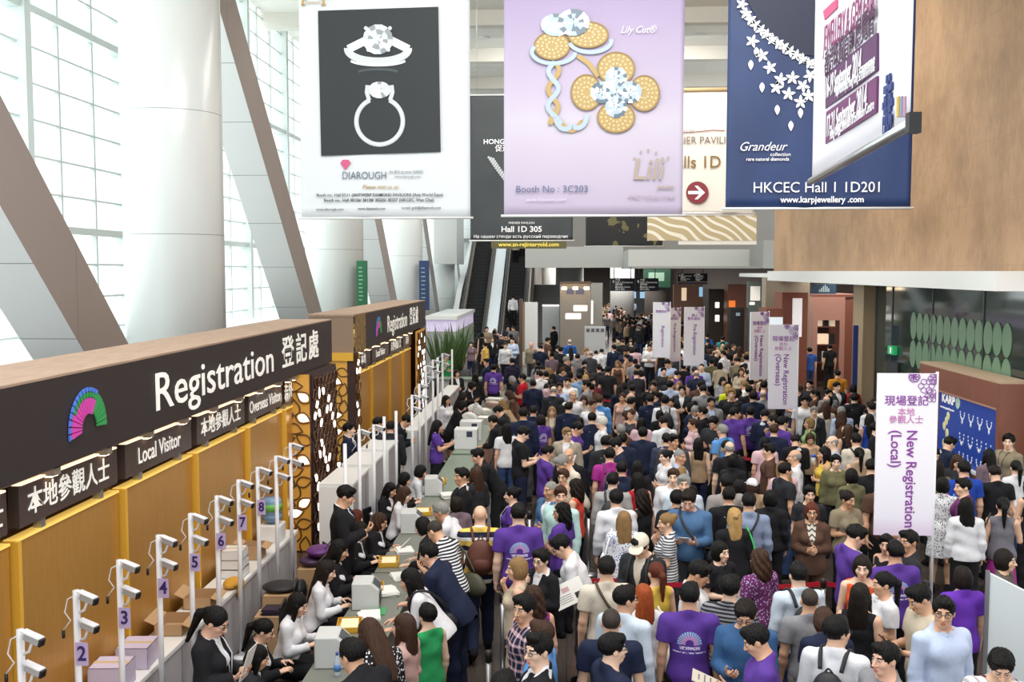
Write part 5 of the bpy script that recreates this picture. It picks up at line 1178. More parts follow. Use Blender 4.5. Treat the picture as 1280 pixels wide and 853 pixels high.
# ---- lit info booth and white exhibition walls, left of the far crowd
def slab(name, label, px0, px1, py0, py1, Y, dep, mat, cat, extra=None, z0=None):
    a = at_y(px0, py0, Y); b = at_y(px1, py1, Y); zb = 0 if z0 is None else b.z; o = thing(name, label, cat, ((a.x+b.x)/2, Y + dep/2, 0)); w_ = (b.x-a.x)/2
    f_ = MB().box(-w_, w_, -dep/2, dep/2, zb, a.z).build('body', mat, o, .01)
    def part(nm, q0, q1, r0, r1, mt, d=.02): A = at_y(q0, r0, Y); C = at_y(q1, r1, Y); cx = (a.x+b.x)/2; return MB().box(A.x-cx, C.x-cx, -dep/2-d, -dep/2, C.z, A.z).build(nm, mt, o)
    if extra: extra(part, o, w_, dep, a.z)
    return o
lit = pmat('lit_sign', '#ffffff', .5, emit='#fff6ea', es=1.6); beige = pmat('booth_beige', '#8d847b', .6); glassb = pmat('shop_glow', '#d9e4ea', .4, emit='#cfe0ea', es=.5)
def info(part, o, w_, dep, zt):
    part('light_box', 717, 734, 382, 389, lit); part('light_box', 707, 726, 392, 399, lit); part('emblem', 708, 717, 361, 368, pmat('emblem_blue', '#4b4f6b', .5)); part('emblem', 720, 730, 361, 368, pmat('emblem_blue', '#4b4f6b', .5)); part('cornice', 700, 739, 352, 355, pmat('cornice_brown', '#4a3d34', .5), .3)
    for x_ in (-.9, 0, .9): MB().box(x_*w_*.8-.12, x_*w_*.8+.12, -dep/2-.5, -dep/2-.3, zt-.35, zt-.22).build('spotlight', M['lamp'], o)
slab('information_booth', 'tall beige booth with two lit white signs and a dark cornice', 700, 738, 353, 440, 50, 2.2, beige, 'booth', info)
slab('exhibition_wall', 'white exhibition wall panel right beside the right escalator', 653, 672, 378, 440, 49, .3, M['white'], 'wall panel', lambda part, o, w_, dep, zt: part('edge_trim', 653, 656, 378, 440, pmat('trim_gold', '#8d7c64', .5)))
slab('exhibition_wall', 'dark brown end wall left of the white panel by the right escalator', 649, 653, 374, 440, 48.9, .6, pmat('wall_brown', '#5b4a3e', .6), 'wall panel')
slab('exhibition_wall', 'low white exhibition stand wall beyond the white panel', 678, 699, 382, 430, 54, .3, pmat('stand_white', '#b4b6b8', .6), 'wall panel', lambda part, o, w_, dep, zt: part('light_strip', 678, 699, 381, 383, lit, .1))
slab('exhibition_wall', 'grey tall pillar panel right of the beige booth', 739, 753, 354, 420, 54, .9, pmat('pillar_grey', '#b5b2ac', .5), 'wall panel', lambda part, o, w_, dep, zt: part('light_edge', 739, 741, 376, 405, lit))
slab('exhibition_wall', 'white tall wall panel far behind the beige booth', 668, 700, 356, 400, 64, .3, pmat('stand_white', '#b4b6b8', .6), 'wall panel')
slab('reception_desk', 'white desk with a row of pictures in front of the beige booth', 731, 757, 409, 440, 47, .8, pmat('stand_white', '#b4b6b8', .6), 'desk', lambda part, o, w_, dep, zt: [part('picture', 733 + i*6, 737 + i*6, 411, 415, pmat('picture_grey', '#5c5a60', .5)) for i in range(4)])
# ---- far shops
wood = pmat('shop_wood', '#7a4737', .45)
slab('shop', 'far shop front with bluish lit windows below the overhead signs', 766, 822, 364, 378, 112, .4, pmat('shop_far', '#3a3d42', .5), 'shop', lambda part, o, w_, dep, zt: [part('window_pane', q, q+9, 365, 373, pmat('shop_blue', '#9fc2dc', .4, emit='#8ab4d8', es=.8)) for q in (772, 786, 800)])
slab('shop', 'reddish shop front under the smaller overhead sign', 842, 884, 356, 385, 96, .4, pmat('shop_red', '#7a5a4a', .5), 'shop', lambda part, o, w_, dep, zt: (part('lit_window', 852, 858, 360, 376, pmat('lit_cream', '#f3d9b8', .5, emit='#f3d9b8', es=.6)), part('blue_panel', 874, 882, 359, 371, pmat('shop_blue', '#9fc2dc', .4, emit='#8ab4d8', es=.8))))
slab('display_kiosk', 'tall dark wooden kiosk with two lit white squares, left of the orange lamp', 886, 909, 362, 410, 52, 1.4, pmat('kiosk_dark', '#35261f', .5), 'kiosk', lambda part, o, w_, dep, zt: (part('light_box', 894, 899, 378, 385, lit), part('light_box', 894, 899, 394, 402, lit)))
slab('display_kiosk', 'tall reddish wooden kiosk with an orange glow behind the people in dark suits', 910, 932, 356, 420, 50, 1.2, wood, 'kiosk', lambda part, o, w_, dep, zt: part('glowing_lamp', 911, 919, 376, 387, pmat('lamp_orange', '#d9722c', .5, emit='#e0702a', es=.9)))
slab('black_booth', 'black box booth with a small pale emblem', 913, 930, 385, 420, 45, .8, M['black'], 'booth', lambda part, o, w_, dep, zt: part('emblem', 920, 925, 391, 395, pmat('pale_emblem', '#9fb2c0', .5)))
slab('glass_case', 'grey glass case with a white notice at the pier', 936, 956, 352, 392, 44, .5, pmat('case_grey', '#4a5350', .2), 'display case', lambda part, o, w_, dep, zt: (part('notice', 938, 950, 358, 376, M['paper']), part('light_box', 937, 943, 378, 381, lit)))
# brown shop kiosk on the right with shelves
o = thing('shop_kiosk', 'brown shop kiosk with lit shelves in the recess on the right', 'kiosk', (10.4, 40.2, 0)); mb = MB()
shop_pink = pmat('kiosk_rose', '#a87c6f', .5); K = lambda a: (at_y(a, 400, 40.2).x - 10.4)
MB().box(K(1056), K(1073), 0, 3, 0, 3.4).build('right_wall', wood, o); MB().box(K(1018), K(1056), 0, .18, 2.6, 3.5).build('header', shop_pink, o); MB().box(K(1050), K(1056), -.02, .12, 0, 2.6).build('jamb', shop_pink, o); MB().box(K(1016), K(1022), -.02, 1.0, 0, 3.5).build('left_jamb', shop_pink, o); MB().box(K(1018), K(1056), 2.4, 2.5, 0, 3.48).build('back_wall', pmat('kiosk_back', '#3c2119', .6), o); MB().box(K(1016), K(1073), 0, 3, 3.5, 3.6).build('roof', wood, o)
for i, z_ in enumerate((.9, 1.6, 2.3)):
    s_ = MB().box(K(1024), K(1050), .3, .7, z_, z_+.05).build('shelf', wood, o)
    for j in range(3): MB().box(K(1025 + j*8), K(1031 + j*8), .35, .6, z_+.05, z_+.45).build('lit_display', pmat('lit_shelf', '#f2dcc0', .5, emit='#f2dcc0', es=.45) if (i+j) % 3 else M['black'], s_)
o = thing('shop_kiosk', 'narrow red brown kiosk left of the lit shelf kiosk, with a white notice', 'kiosk', (at_y(985, 400, 36).x, 36, 0)); w_ = at_y(1012, 400, 36).x - at_y(985, 400, 36).x
MB().box(-w_, -w_*.2, 0, 1.5, 0, 3.2).build('left_case', wood, o); MB().box(-w_*.2, w_, .3, 1.6, 0, 3.75).build('body', pmat('kiosk_red', '#7a4434', .5), o); MB().box(w_*.28, w_*.72, .24, .3, 2.2, 3.55).build('notice', pmat('notice_lit', '#f0eff2', .5, emit='#f0eff2', es=.3), o); MB().box(-w_*.9, -w_*.25, -.03, 0, 1.9, 2.9).build('glass_front', glassb, o)
o = thing('hanging_shop_sign', 'dark blue hanging shop sign with a pale tree emblem', 'sign', (at_y(1029, 365, 35).x, 35, 0)); w_ = .4
MB().box(-w_, w_, -.1, .16, 3.73, 4.06).build('board', pmat('shop_sign_blue', '#24405c', .4), o); mb = MB()
for i, h_ in enumerate((.08, .14, .2, .24, .18, .12)): mb.box(-.16 + i*.06, -.125 + i*.06, -.11, -.1, 3.8, 3.8 + h_)
mb.build('emblem', pmat('emblem_pale', '#b9d2dc', .5), o)
for x_ in (-.2, .22): MB().tube([(x_, 0, 4.06), (x_, 0, 4.25)], .012, 6).build('hanger', M['steel'], o)
slab('banner_stand', 'narrow navy upright banner against the beige pier', 1067, 1072, 407, 470, 26.3, .06, pmat('roll_navy', '#25306a', .5), 'banner')
# ---- jewellery stall on the right
o = thing('jewellery_stall', 'reddish brown jewellery stall with a blue poster wall, below the dark glass', 'stall', (7.45, 19.35, 0)); red = pmat('stall_red', '#7d4a37', .4); t = NT(red); vec, x, y, z = t.coord('Object'); t.color(t.mix(t.noise(t.scale(vec, (1, 8, .6)), 2, 3), srgb('#70402f'), srgb('#8c5743')))
MB().box(-.25, .27, -1.95, -1.83, 0, 2.62).build('end_panel', red, o); MB().box(-.25, .27, 1.83, 1.95, 0, 2.62).build('far_panel', red, o); MB().box(-.25, -.19, -1.83, 1.83, 2.2, 2.62).build('header', red, o); MB().box(-.25, .27, -1.95, 1.95, 2.62, 2.66).build('roof', pmat('stall_roof', '#b39a80', .7), o); MB().box(-.25, -.1, -1.83, 1.83, 0, .9).build('counter_front', red, o); MB().box(-.27, .2, -1.83, 1.83, .9, .95).build('counter_top', M['white_gloss'], o)
po = MB().box(-.2, -.15, -1.8, .95, .95, 2.2).build('poster', pmat('poster_blue', '#1c3a8c', .4, emit='#1c3a8c', es=.25), o); MB().box(-.2, -.13, .95, 1.83, .95, 2.2).build('side_panel', red, o); MB().box(-.24, -.18, -1.83, 1.0, 2.16, 2.22).build('top_trim', pmat('trim_rose', '#b98a74', .5), o)
Z = (0, 0, 1); XD = (0, -1, 0)
tx('lettering', 'KARP', .22, (-.21, .45, 2.05), XD, Z, M['letter'], po, 'CENTER', .025, 1.25, .003); tx('lettering', 'www.karpjewellery.com', .06, (-.21, .5, 1.88), XD, Z, M['letter'], po, 'CENTER', .01, 1.2, .002)
MB().prism([(-.21, -.02 + .1*math.cos(k), 2.05 + .11*math.sin(k)) for k in [2*PI*i/16 for i in range(16)]], (.01, 0, 0)).build('round_emblem', pmat('poster_pale', '#b8d2c0', .5), po)
mb = MB(); c1 = pmat('poster_jewel', '#dfe6f2', .4); 
for j in range(7): mb.sphere((-.2, .55 + .10*math.sin(j*1.9), 1.08 + j*.11), .085, 10, 6, (.12, 1, 1))
mb.build('gem_print', pmat('poster_cream', '#e6dca6', .4), po); mb = MB()
for yy in (-.25, -.65, -1.05, -1.45):
    for zz in (1.9, 1.5, 1.15):
        for k in range(9): a = PI*k/8 + PI; mb.sphere((-.205, yy + .1*math.cos(a), zz + .15*math.sin(a)*(.8 if zz != 1.5 else 1.2)), .022, 7, 5, (.3, 1, 1))
        mb.sphere((-.205, yy, zz - .17), .035, 8, 5, (.3, 1, 1.3))
mb.build('jewel_print', c1, po)
# white sloping partition in the near right corner
p0 = Vector((at_z(1234, 716, 1.62).x, at_z(1234, 716, 1.62).y, 0)); o = thing('partition_panel', 'white partition panel with a sloping top edge in the near right corner', 'partition', p0)
MB().prism([(0, 0, 0), (1.3, -.55, 0), (1.3, -.55, 1.02), (0, 0, 1.62)], (.02, .05, 0)).build('panel', pmat('partition_white', '#d5dcde', .45), o); MB().prism([(-.015, -.005, 0), (.02, -.02, 0), (.02, -.02, 1.63), (-.015, -.005, 1.63)], (.02, .06, 0)).build('edge_profile', M['steel'], o)
import re
# ------------------------------------------------------------------ the people, nearest and most distinct first
SPEC = []
def p(px, py, pose, sex, face, top, bottom, hair, label, **kw):
    kw.setdefault('h', 1.62 if sex == 'f' else 1.73)
    SPEC.append((px, py, pose, sex, face, tuple(top.split()), tuple(bottom.split()), tuple(hair.split()), label, kw)); return len(SPEC) - 1
BT, NT_, JE, GT = 'trousers black', 'trousers navy', 'trousers jean', 'trousers darkgrey'
ST = dict(h=1.60)
# staff behind the service tables
s1 = p(269, 758, 'hold', 'f', -95, 'jacket black', 'skirt black', 'ponytail black', 'ponytailed staff woman with glasses in a black jacket, holding a white paper, nearest camera posts', glasses=True, lanyard='white')
s2 = p(330, 773, 'sit', 'f', -80, 'jacket black', 'skirt black', 'ponytail black', 'seated staff woman with glasses in black, head low before the woman in the white blouse', glasses=True)
s3 = p(322, 806, 'sit', 'f', -70, 'jacket charcoal', 'skirt black', 'straight black', 'long haired staff woman in black, lowest at the frame edge beside the ponytailed one')
s4 = p(372, 741, 'sit', 'f', -95, 'shirt white', 'skirt black', 'straight black', 'long haired staff woman in a white blouse leaning right to the grey table printer')
s5 = p(408, 700, 'sit', 'f', -85, 'shirt white', 'skirt black', 'straight dark', 'staff woman in a white blouse whose long dark hair hides her face, raised arms')
s6 = p(424, 674, 'sit', 'f', -75, 'jacket black', 'skirt black', 'straight black', 'long haired staff woman in black in front of the standing man with the microphone')
s7 = p(450, 652, 'sit', 'f', -95, 'jacket black', 'skirt black', 'bob dark', 'smiling staff woman with brown bob and black jacket, arm stretched over the table')
s8 = p(446, 637, 'sit', 'f', -60, 'jacket black', 'skirt black', 'wavy auburn', 'reddish haired staff woman seated beside the man with the microphone')
s9 = p(475, 641, 'sit', 'f', -95, 'jacket black', 'skirt black', 'wavy brown', 'brown haired staff woman with glasses holding up white folders', glasses=True)
s10 = p(432, 606, 'phone', 'm', -75, 'jacket black', BT, 'short black', 'standing man in black suit and tie with a microphone by the white end panel', tie='navy', h=1.76)
s11 = p(488, 603, 'sit', 'f', -110, 'jacket black', 'skirt black', 'straight black', 'staff woman with a fringe and very long black hair before the grey wall')
s12 = p(506, 608, 'sit', 'f', -95, 'shirt white', 'skirt black', 'straight brown', 'brown haired staff woman in a white blouse right of the fringed one')
s13 = p(506, 590, 'sit', 'f', -80, 'jacket black', 'skirt black', 'bob black', 'staff woman in black with her head bowed, just behind the fringed one')
s14 = p(526, 581, 'sit', 'f', -80, 'shirt white', 'skirt black', 'bob black', 'black haired staff woman in white blouse beside the yellow tray')
s15 = p(547, 525, 'read', 'f', -80, 'tee purple fan', 'skirt black', 'straight black', 'standing long haired woman in a purple polo and black skirt, reading papers')
s16 = p(558, 494, 'stand', 'f', -120, 'shirt white', 'skirt black', 'straight dark', 'standing woman in a white blouse with long hair in front of the white posts')
s17 = p(578, 501, 'stoop', 'f', -80, 'jacket black', 'skirt black', 'bob black', 'staff woman in black bending to the papers next to the long haired white blouse')
s18 = p(436, 528, 'clasp', 'm', -80, 'jacket navy', JE, 'short black', 'young man in an open navy suit jacket standing between the two booths')
s19 = p(473, 521, 'look', 'm', -100, 'jacket black', BT, 'short black', 'man in a black suit behind the middle step of the white counter', tie='charcoal')
s20 = p(488, 526, 'stand', 'm', 15, 'jacket charcoal', BT, 'short black', 'man in a dark suit seen from behind at the last step of the white counter', h=1.66)
s21 = p(508, 518, 'stoop', 'm', -90, 'jacket black', BT, 'short black', 'man leaning low behind the white counter of the farther booth')
s22 = p(558, 441, 'chin', 'm', -140, 'tee green', NT_, 'short brown', 'man in a green polo shirt holding a hand to his face beside the white posts')
s23 = p(571, 462, 'clasp', 'f', -150, 'jacket black', 'skirt black', 'bob black', 'staff woman in black standing next to the man in the green polo')
s24 = p(594, 466, 'stand', 'f', 20, 'jacket black', 'skirt black', 'straight black', 'woman in black with long hair at the corner of the white fronted desk')
s25 = p(579, 490, 'hold', 'f', -70, 'jacket black', 'skirt black', 'straight dark', 'staff woman in black holding a white printed sheet at the far service table')
s26 = p(591, 477, 'stoop', 'f', -100, 'jacket black', 'skirt black', 'bob dark', 'bent staff woman in black just before the white fronted desk')
# visitors along the tables
v1 = p(440, 797, 'bend', 'm', 62, 'jacket black', BT, 'short black', 'man in a black suit seen from behind, leaning on the nearest table', skin=1, h=1.80)
v2 = p(462, 773, 'stoop', 'f', 40, 'blouse black print white', BT, 'straight brown', 'brown haired woman with a patterned collar between the suited man and the pink cardigan')
v3 = p(504, 766, 'clasp', 'f', 78, 'shirt rose', JE, 'straight brown', 'woman in a pale pink cardigan with long light tipped brown hair')
v4 = p(534, 754, 'stand', 'f', 40, 'tank green', 'skirt paleblue', 'mop black', 'woman in a bright green sleeveless top with short black hair')
v5 = p(512, 710, 'bend', 'f', 88, 'shirt white', BT, 'straight black', 'black haired woman in a white blouse with a black strap, forearms on the table')
v6 = p(536, 678, 'bend', 'm', 80, 'jacket navy', NT_, 'short black', 'man in a dark navy suit bending over the table with joined hands')
v7 = p(544, 650, 'stoop', 'm', 60, 'tee black stripe white', GT, 'buzz shaved', 'shaven man in a black and white striped tee, olive bag at his side')
v8 = p(551, 627, 'bend', 'm', 80, 'shirt white', NT_, 'short grey', 'grey haired man in a white shirt leaning to the table', skin=3)
v9 = p(528, 646, 'bend', 'f', 80, 'blouse black', BT, 'bob black', 'dark haired woman stooping deep over the table before the grey haired man')
v10 = p(570, 620, 'clasp', 'f', 30, 'jacket mauve', BT, 'bob dark', 'woman in a dark mauve jacket behind the grey haired man in white')
v11 = p(600, 632, 'walk', 'm', 5, 'tee white bands', NT_, 'bald', 'bald man in a yellow, white and navy banded polo walking away with a brown backpack', h=1.70)
v12 = p(648, 628, 'stand', 'm', 8, 'tee purple fan', BT, 'short black', 'broad man in a purple tee with a fan print, arms hanging, in the open aisle', h=1.78)
v13 = p(640, 608, 'stand', 'f', 85, 'tee purple fan', BT, 'bun black', 'woman in a purple polo with a white lanyard, profile behind the broad purple man', lanyard='white')
v14 = p(646, 696, 'strap', 'f', 85, 'tank beige', 'skirt beige', 'bob fair', 'fair haired woman in a beige sleeveless top looking left, at the red belt')
v15 = p(676, 686, 'chin', 'f', 140, 'jacket black', BT, 'mop black', 'woman with glasses in black resting her chin on her hand', glasses=True, skin=2)
v16 = p(702, 668, 'stoop', 'm', 88, 'shirt white', GT, 'short black', 'man in a white shirt and glasses bending over a printed sheet', glasses=True)
v17 = p(666, 731, 'stand', 'f', 20, 'tank plum print magenta', JE, 'wavy brown', 'curly brown haired woman in a purple top between the beige top and plaid shirt')
v18 = p(655, 742, 'look', 'm', 100, 'tee navy plaid pink', JE, 'mop black', 'man in a purple plaid shirt open over a white tee, looking left', skin=1)
v19 = p(676, 775, 'clasp', 'm', 80, 'tee sky', JE, 'short brown', 'brown haired man in a bright blue tee behind the one in the vest')
v20 = p(673, 791, 'look', 'm', 95, 'jacket black', BT, 'quiff black', 'young man with glasses in a black vest over a white shirt', glasses=True, skin=2)
v21 = p(629, 838, 'stand', 'm', 10, 'tee charcoal', BT, 'mop black', 'black haired crown just showing at the lower frame edge before the open floor')
v22 = p(701, 607, 'look', 'm', 150, 'shirt mint', NT_, 'short brown', 'man in a mint green shirt behind the woman with curly hair in purple')
v23 = p(688, 601, 'clasp', 'm', 130, 'jacket denim', JE, 'buzz grey', 'balding man in a dark denim jacket beside the mint shirt', skin=3)
v24 = p(702, 628, 'clasplook', 'f', 70, 'tee purple', BT, 'wavy black', 'curly haired woman with glasses in a purple top, in front of the mint shirt', glasses=True, skin=3)
v25 = p(719, 598, 'stand', 'f', 70, 'tank coral', BT, 'wavy dark', 'dark haired woman in a coral red top right of the mint shirt')
v26 = p(654, 509, 'stand', 'm', 8, 'jacket navy', GT, 'short black', 'tall man in a navy suit jacket seen from behind, by the service table', h=1.80, skin=3)
v27 = p(633, 529, 'stand', 'f', 12, 'tee white', JE, 'straight black', 'woman in a white tee and jeans with a blue grey shoulder bag, seen from behind')
v28 = p(616, 519, 'bend', 'm', 75, 'shirt black', BT, 'short black', 'man in black bending to the table left of the woman with the blue grey bag')
v29 = p(623, 507, 'stoop', 'm', 80, 'jacket black', BT, 'short black', 'second man in black at the table, just beyond the bending one')
v30 = p(597, 560, 'bend', 'm', 95, 'shirt black', BT, 'short black', 'short haired man in black facing left with elbows on the greenish table', skin=4)
v31 = p(577, 584, 'look', 'm', 85, 'jacket black', BT, 'short black', 'man in a black jacket facing left, nearer than the elbow leaning one', skin=3)
v32 = p(594, 583, 'clasp', 'f', 50, 'jacket charcoal', BT, 'straight brown', 'long brown haired woman in dark clothes right behind the man in the black jacket')
v33 = p(684, 556, 'read', 'm', -70, 'tee purple', BT, 'short black', 'young man in a purple polo reading a big white sheet', lanyard='white')
v34 = p(676, 518, 'stand', 'f', 35, 'tee purple fan', BT, 'bob dark', 'brown haired woman in a purple tee beyond the one reading the white sheet')
v35 = p(653, 467, 'clasp', 'm', 70, 'tee red', BT, 'short black', 'man in a bright red shirt at the far end of the service tables', skin=1)
v36 = p(674, 463, 'clasplook', 'm', 30, 'shirt white', 'trousers charcoal', 'short black', 'man in a white shirt and grey trousers standing right of the red shirt')
v37 = p(686, 460, 'stand', 'f', 40, 'blouse mustard', 'skirt magenta', 'wavy fair', 'fair haired woman in an orange top beside the man in the white shirt')
v38 = p(691, 480, 'clasp', 'm', 60, 'tee purple', BT, 'short black', 'man in a purple shirt in front of the orange top')
v39 = p(640, 470, 'stoop', 'f', 70, 'jacket charcoal', BT, 'bob grey', 'grey haired woman in dark grey leaning left of the red shirt')
v40 = p(636, 488, 'stoop', 'f', 80, 'blouse brown', BT, 'wavy brown', 'brown haired woman in brown at the far service table')
v41 = p(628, 500, 'bend', 'f', 80, 'blouse tan', BT, 'wavy fair', 'light brown haired woman reaching over the far service table')
# the queue right of the aisle, near rows
q1 = p(758, 695, 'stand', 'm', 5, 'tee cream', 'trousers khaki', 'short black', 'man in a cream polo with a dark strap across his back')
q2 = p(782, 731, 'look', 'm', -25, 'shirt paleblue', NT_, 'short black', 'man with glasses in a pale blue shirt, from behind, beside the red haired woman', glasses=True, mirror=True)
q3 = p(804, 729, 'stand', 'f', 5, 'shirt white', 'trousers white', 'straight ginger', 'red haired woman in white with a cream shoulder bag')
q4 = p(764, 759, 'stand', 'm', 0, 'tee navy', BT, 'buzz shaved', 'man with a shaved head in a navy tee, from behind')
q5 = p(766, 790, 'stand', 'm', -75, 'shirt navy', BT, 'short black', 'man with glasses in a navy jacket looking right, lowest before the navy tee', glasses=True, skin=2)
q6 = p(862, 727, 'stand', 'm', 2, 'tee purple fan', BT, 'short black', 'nearest man in a purple tee with a fan print on his back, by the clipboard')
q7 = p(874, 700, 'hold', 'm', -95, 'tee white', BT, 'short black', 'man in a white polo facing right behind the nearest purple tee', skin=3)
q8 = p(820, 702, 'stand', 'f', 30, 'tank yellow', BT, 'ponytail auburn', 'dark red ponytailed woman in a yellow top')
q9 = p(801, 667, 'hold', 'm', 155, 'jacket charcoal', BT, 'short black', 'man in a cream baseball cap looking down', cap='cream', inner='cream')
q10 = p(833, 641, 'chin', 'f', 85, 'tee white stripe darkgrey', BT, 'bun fair', 'woman in a fine striped tee with fair hair tied up, hand at her neck')
q11 = p(861, 611, 'hold', 'm', 160, 'shirt denim', GT, 'short dark', 'bearded man in a blue denim shirt writing on a small pad', h=1.80)
q12 = p(770, 611, 'stand', 'm', 8, 'shirt white', BT, 'mop black', 'man in a white shirt with a mop of black hair, from behind')
q13 = p(780, 638, 'stand', 'f', 5, 'blouse white print royal', JE, 'straight fair', 'long fair haired woman with a white tote bag')
q14 = p(802, 611, 'stand', 'f', 45, 'tank black', BT, 'wavy dark', 'woman in a black sleeveless dress right of the mop haired man')
q15 = p(797, 590, 'stand', 'f', 15, 'tank red', BT, 'straight black', 'black haired woman in red behind the black dress')
q16 = p(901, 676, 'clasp', 'f', -140, 'tee black', 'skirt charcoal', 'bob black', 'woman with black bob in a black v neck tee, facing right')
q17 = p(949, 685, 'clasp', 'f', 35, 'tee plum print lilac', BT, 'wavy brown', 'brown curly haired woman in a purple patterned blouse by the red belt')
q18 = p(918, 634, 'stand', 'f', 8, 'blouse black', 'skirt paleblue', 'halfup blond', 'long blond woman in a black top and pale blue skirt with a green bag')
q19 = p(936, 615, 'stand', 'm', -5, 'shirt #8b98b4', 'trousers navy', 'short black', 'man in a grey blue shirt with a black strap, right of the long blond hair')
q20 = p(963, 612, 'stand', 'f', -5, 'shirt black', BT, 'bob black', 'person all in black with a black bob, from behind')
q21 = p(911, 608, 'stand', 'm', 5, 'jacket black', BT, 'short black', 'man in a black vest with a cream collar, from behind', inner='cream')
q22 = p(908, 592, 'stand', 'm', 10, 'tee #9a9490', GT, 'short black', 'man in a warm grey tee, from behind, left of the white cap')
q23 = p(924, 599, 'stand', 'f', 0, 'blouse white', BT, 'bob black', 'black haired woman in white beside the white cap')
q24 = p(940, 598, 'stand', 'f', 10, 'tee tan', JE, 'bob brown', 'person in a white sun cap, from behind', cap='white')
q25 = p(1015, 628, 'clasp', 'f', 175, 'jacket brown', 'trousers brown', 'bob auburn', 'woman with glasses in a brown cardigan over a cream lace patterned tunic', glasses=True, inner=('cream', 'zigzag', 'darkgrey'))
q26 = p(1012, 607, 'stand', 'f', 175, 'tee charcoal', BT, 'mop black', 'black haired person peeping out behind the brown cardigan')
q27 = p(913, 718, 'stand', 'm', -20, 'tee charcoal stripe grey', BT, 'mop black', 'black haired person in a grey striped tee before the black v neck')
q28 = p(932, 749, 'hold', 'm', 170, 'shirt #3a5f8c', JE, 'mop dark', 'man with glasses in a denim blue shirt bending over the clipboard', glasses=True)
q29 = p(946, 780, 'hold', 'm', 75, 'tee purple', BT, 'short black', 'young man in a purple tee writing on the clipboard, facing left')
q30 = p(998, 702, 'stand', 'm', 10, 'shirt paleblue', JE, 'short black', 'man in a pale shirt with a black bag strap, left of the shaved head')
q31 = p(1012, 734, 'stand', 'm', 3, 'tee grey', 'trousers #a5a2a0', 'buzz shaved', 'man with a shaved head in a grey tee and grey trousers')
q32 = p(1030, 759, 'stoop', 'f', 0, 'tee navy', BT, 'bob brown', 'brown haired woman in navy bending by the shaved head')
q33 = p(1047, 769, 'look', 'm', -25, 'shirt white', BT, 'mop black', 'young man with glasses in a white shirt wearing a black backpack', glasses=True, mirror=True)
q34 = p(1076, 728, 'stand', 'f', -30, 'tank black', 'skirt olive', 'straight dark', 'long dark haired woman in a black sleeveless top, from behind')
q35 = p(1078, 694, 'lift', 'f', 170, 'tank orange', BT, 'bob dark', 'woman in orange raising her hand beside her face', mirror=True, skin=2)
q36 = p(1104, 714, 'clasp', 'f', 100, 'tee white', 'trousers white', 'ponytail black', 'ponytailed woman in a white tee looking left')
q37 = p(1150, 730, 'hold', 'm', 100, 'tee #c9bda6', 'trousers #b8ab94', 'short black', 'man in a beige v neck with a phone in his hands', skin=1)
q38 = p(1107, 802, 'stand', 'm', 110, 'tee grey', BT, 'short black', 'man in grey looking up left at the lower frame edge', skin=4)
q39 = p(1180, 745, 'look', 'm', -162, 'shirt #c6d3ee', NT_, 'short black', 'stout man with glasses in a pale blue button shirt', glasses=True, h=1.80, skin=1, mirror=True)
q40 = p(1203, 707, 'stand', 'f', 2, 'tee #6a36b0', BT, 'bob dark', 'woman with a dark bob in a bright purple polo, next to the white partition')
q41 = p(1252, 811, 'hold', 'm', 170, 'tee white plaid maroon', JE, 'mop black', 'man in a red and white plaid shirt looking down, in the near right corner')
q42 = p(1257, 686, 'clasp', 'f', -120, 'tee #5c5650', BT, 'bob dark', 'woman in a grey brown tee behind the sloping white partition')
q43 = p(1254, 621, 'strap', 'f', -20, 'tank #77737c', 'skirt magenta', 'ponytail black', 'woman in a grey sleeveless top and magenta skirt with a black handbag')
q44 = p(1208, 621, 'stand', 'f', -5, 'shirt white', BT, 'straight black', 'woman in a white blouse with long black hair tied by an orange band')
q45 = p(1204, 597, 'look', 'm', 60, 'tee plum', BT, 'short black', 'young man in a dark purple tee between the blue tee and the long black hair')
q46 = p(1205, 575, 'stand', 'm', 5, 'tee royal', JE, 'short black', 'man in a royal blue tee, from behind, right of the large sign', h=1.78)
q47 = p(1236, 561, 'stand', 'f', 10, 'blouse mauve', GT, 'straight black', 'woman in mauve with a clip in her long black hair, by the stall')
q48 = p(1261, 542, 'look', 'm', 110, 'shirt khaki', JE, 'mop black', 'man in a khaki shirt with lanyard against the stall end', lanyard='navy', h=1.82)
q49 = p(1270, 575, 'stand', 'f', 10, 'shirt white', 'trousers denim', 'ponytail black', 'ponytailed woman in a white shirt at the right frame edge')
q50 = p(1172, 575, 'stand', 'f', 15, 'shirt olive', BT, 'straight dark', 'long dark haired woman in dark olive right beside the large sign')
q51 = p(1179, 596, 'stand', 'f', -25, 'dress white print charcoal', BT, 'bob black', 'woman in a white dress with dark print next to the large sign')
q52 = p(1060, 613, 'fold', 'f', -165, 'tee khaki', BT, 'bun dark', 'woman with folded arms in a khaki tee and orange scarf', skin=3)
q53 = p(1064, 585, 'stand', 'f', 15, 'shirt olive', BT, 'bob black', 'dark bobbed woman in an olive shirt, from behind')
q54 = p(1070, 655, 'hold', 'm', -75, 'tee purple', BT, 'short black', 'young man in a purple polo with lanyard bowing his head right', lanyard='white', h=1.76)
q55 = p(1119, 675, 'stand', 'm', 5, 'tee purple fan', BT, 'short black', 'man in a purple tee with a white fan print just under the large sign')
q56 = p(1136, 662, 'look', 'm', 80, 'tee charcoal', BT, 'short black', 'bearded man in a charcoal tee right of the purple one under the large sign', skin=3)
q57 = p(1108, 668, 'look', 'f', 120, 'tank black', BT, 'mop black', 'woman in a black sleeveless top below the large sign')
q58 = p(1012, 522, 'clasp', 'f', 100, 'shirt sage', GT, 'bob fair', 'fair haired woman in a leaf green blouse', h=1.6)
q59 = p(1018, 508, 'stand', 'f', 170, 'jacket charcoal', BT, 'mop grey', 'grey haired person behind the leaf green blouse')
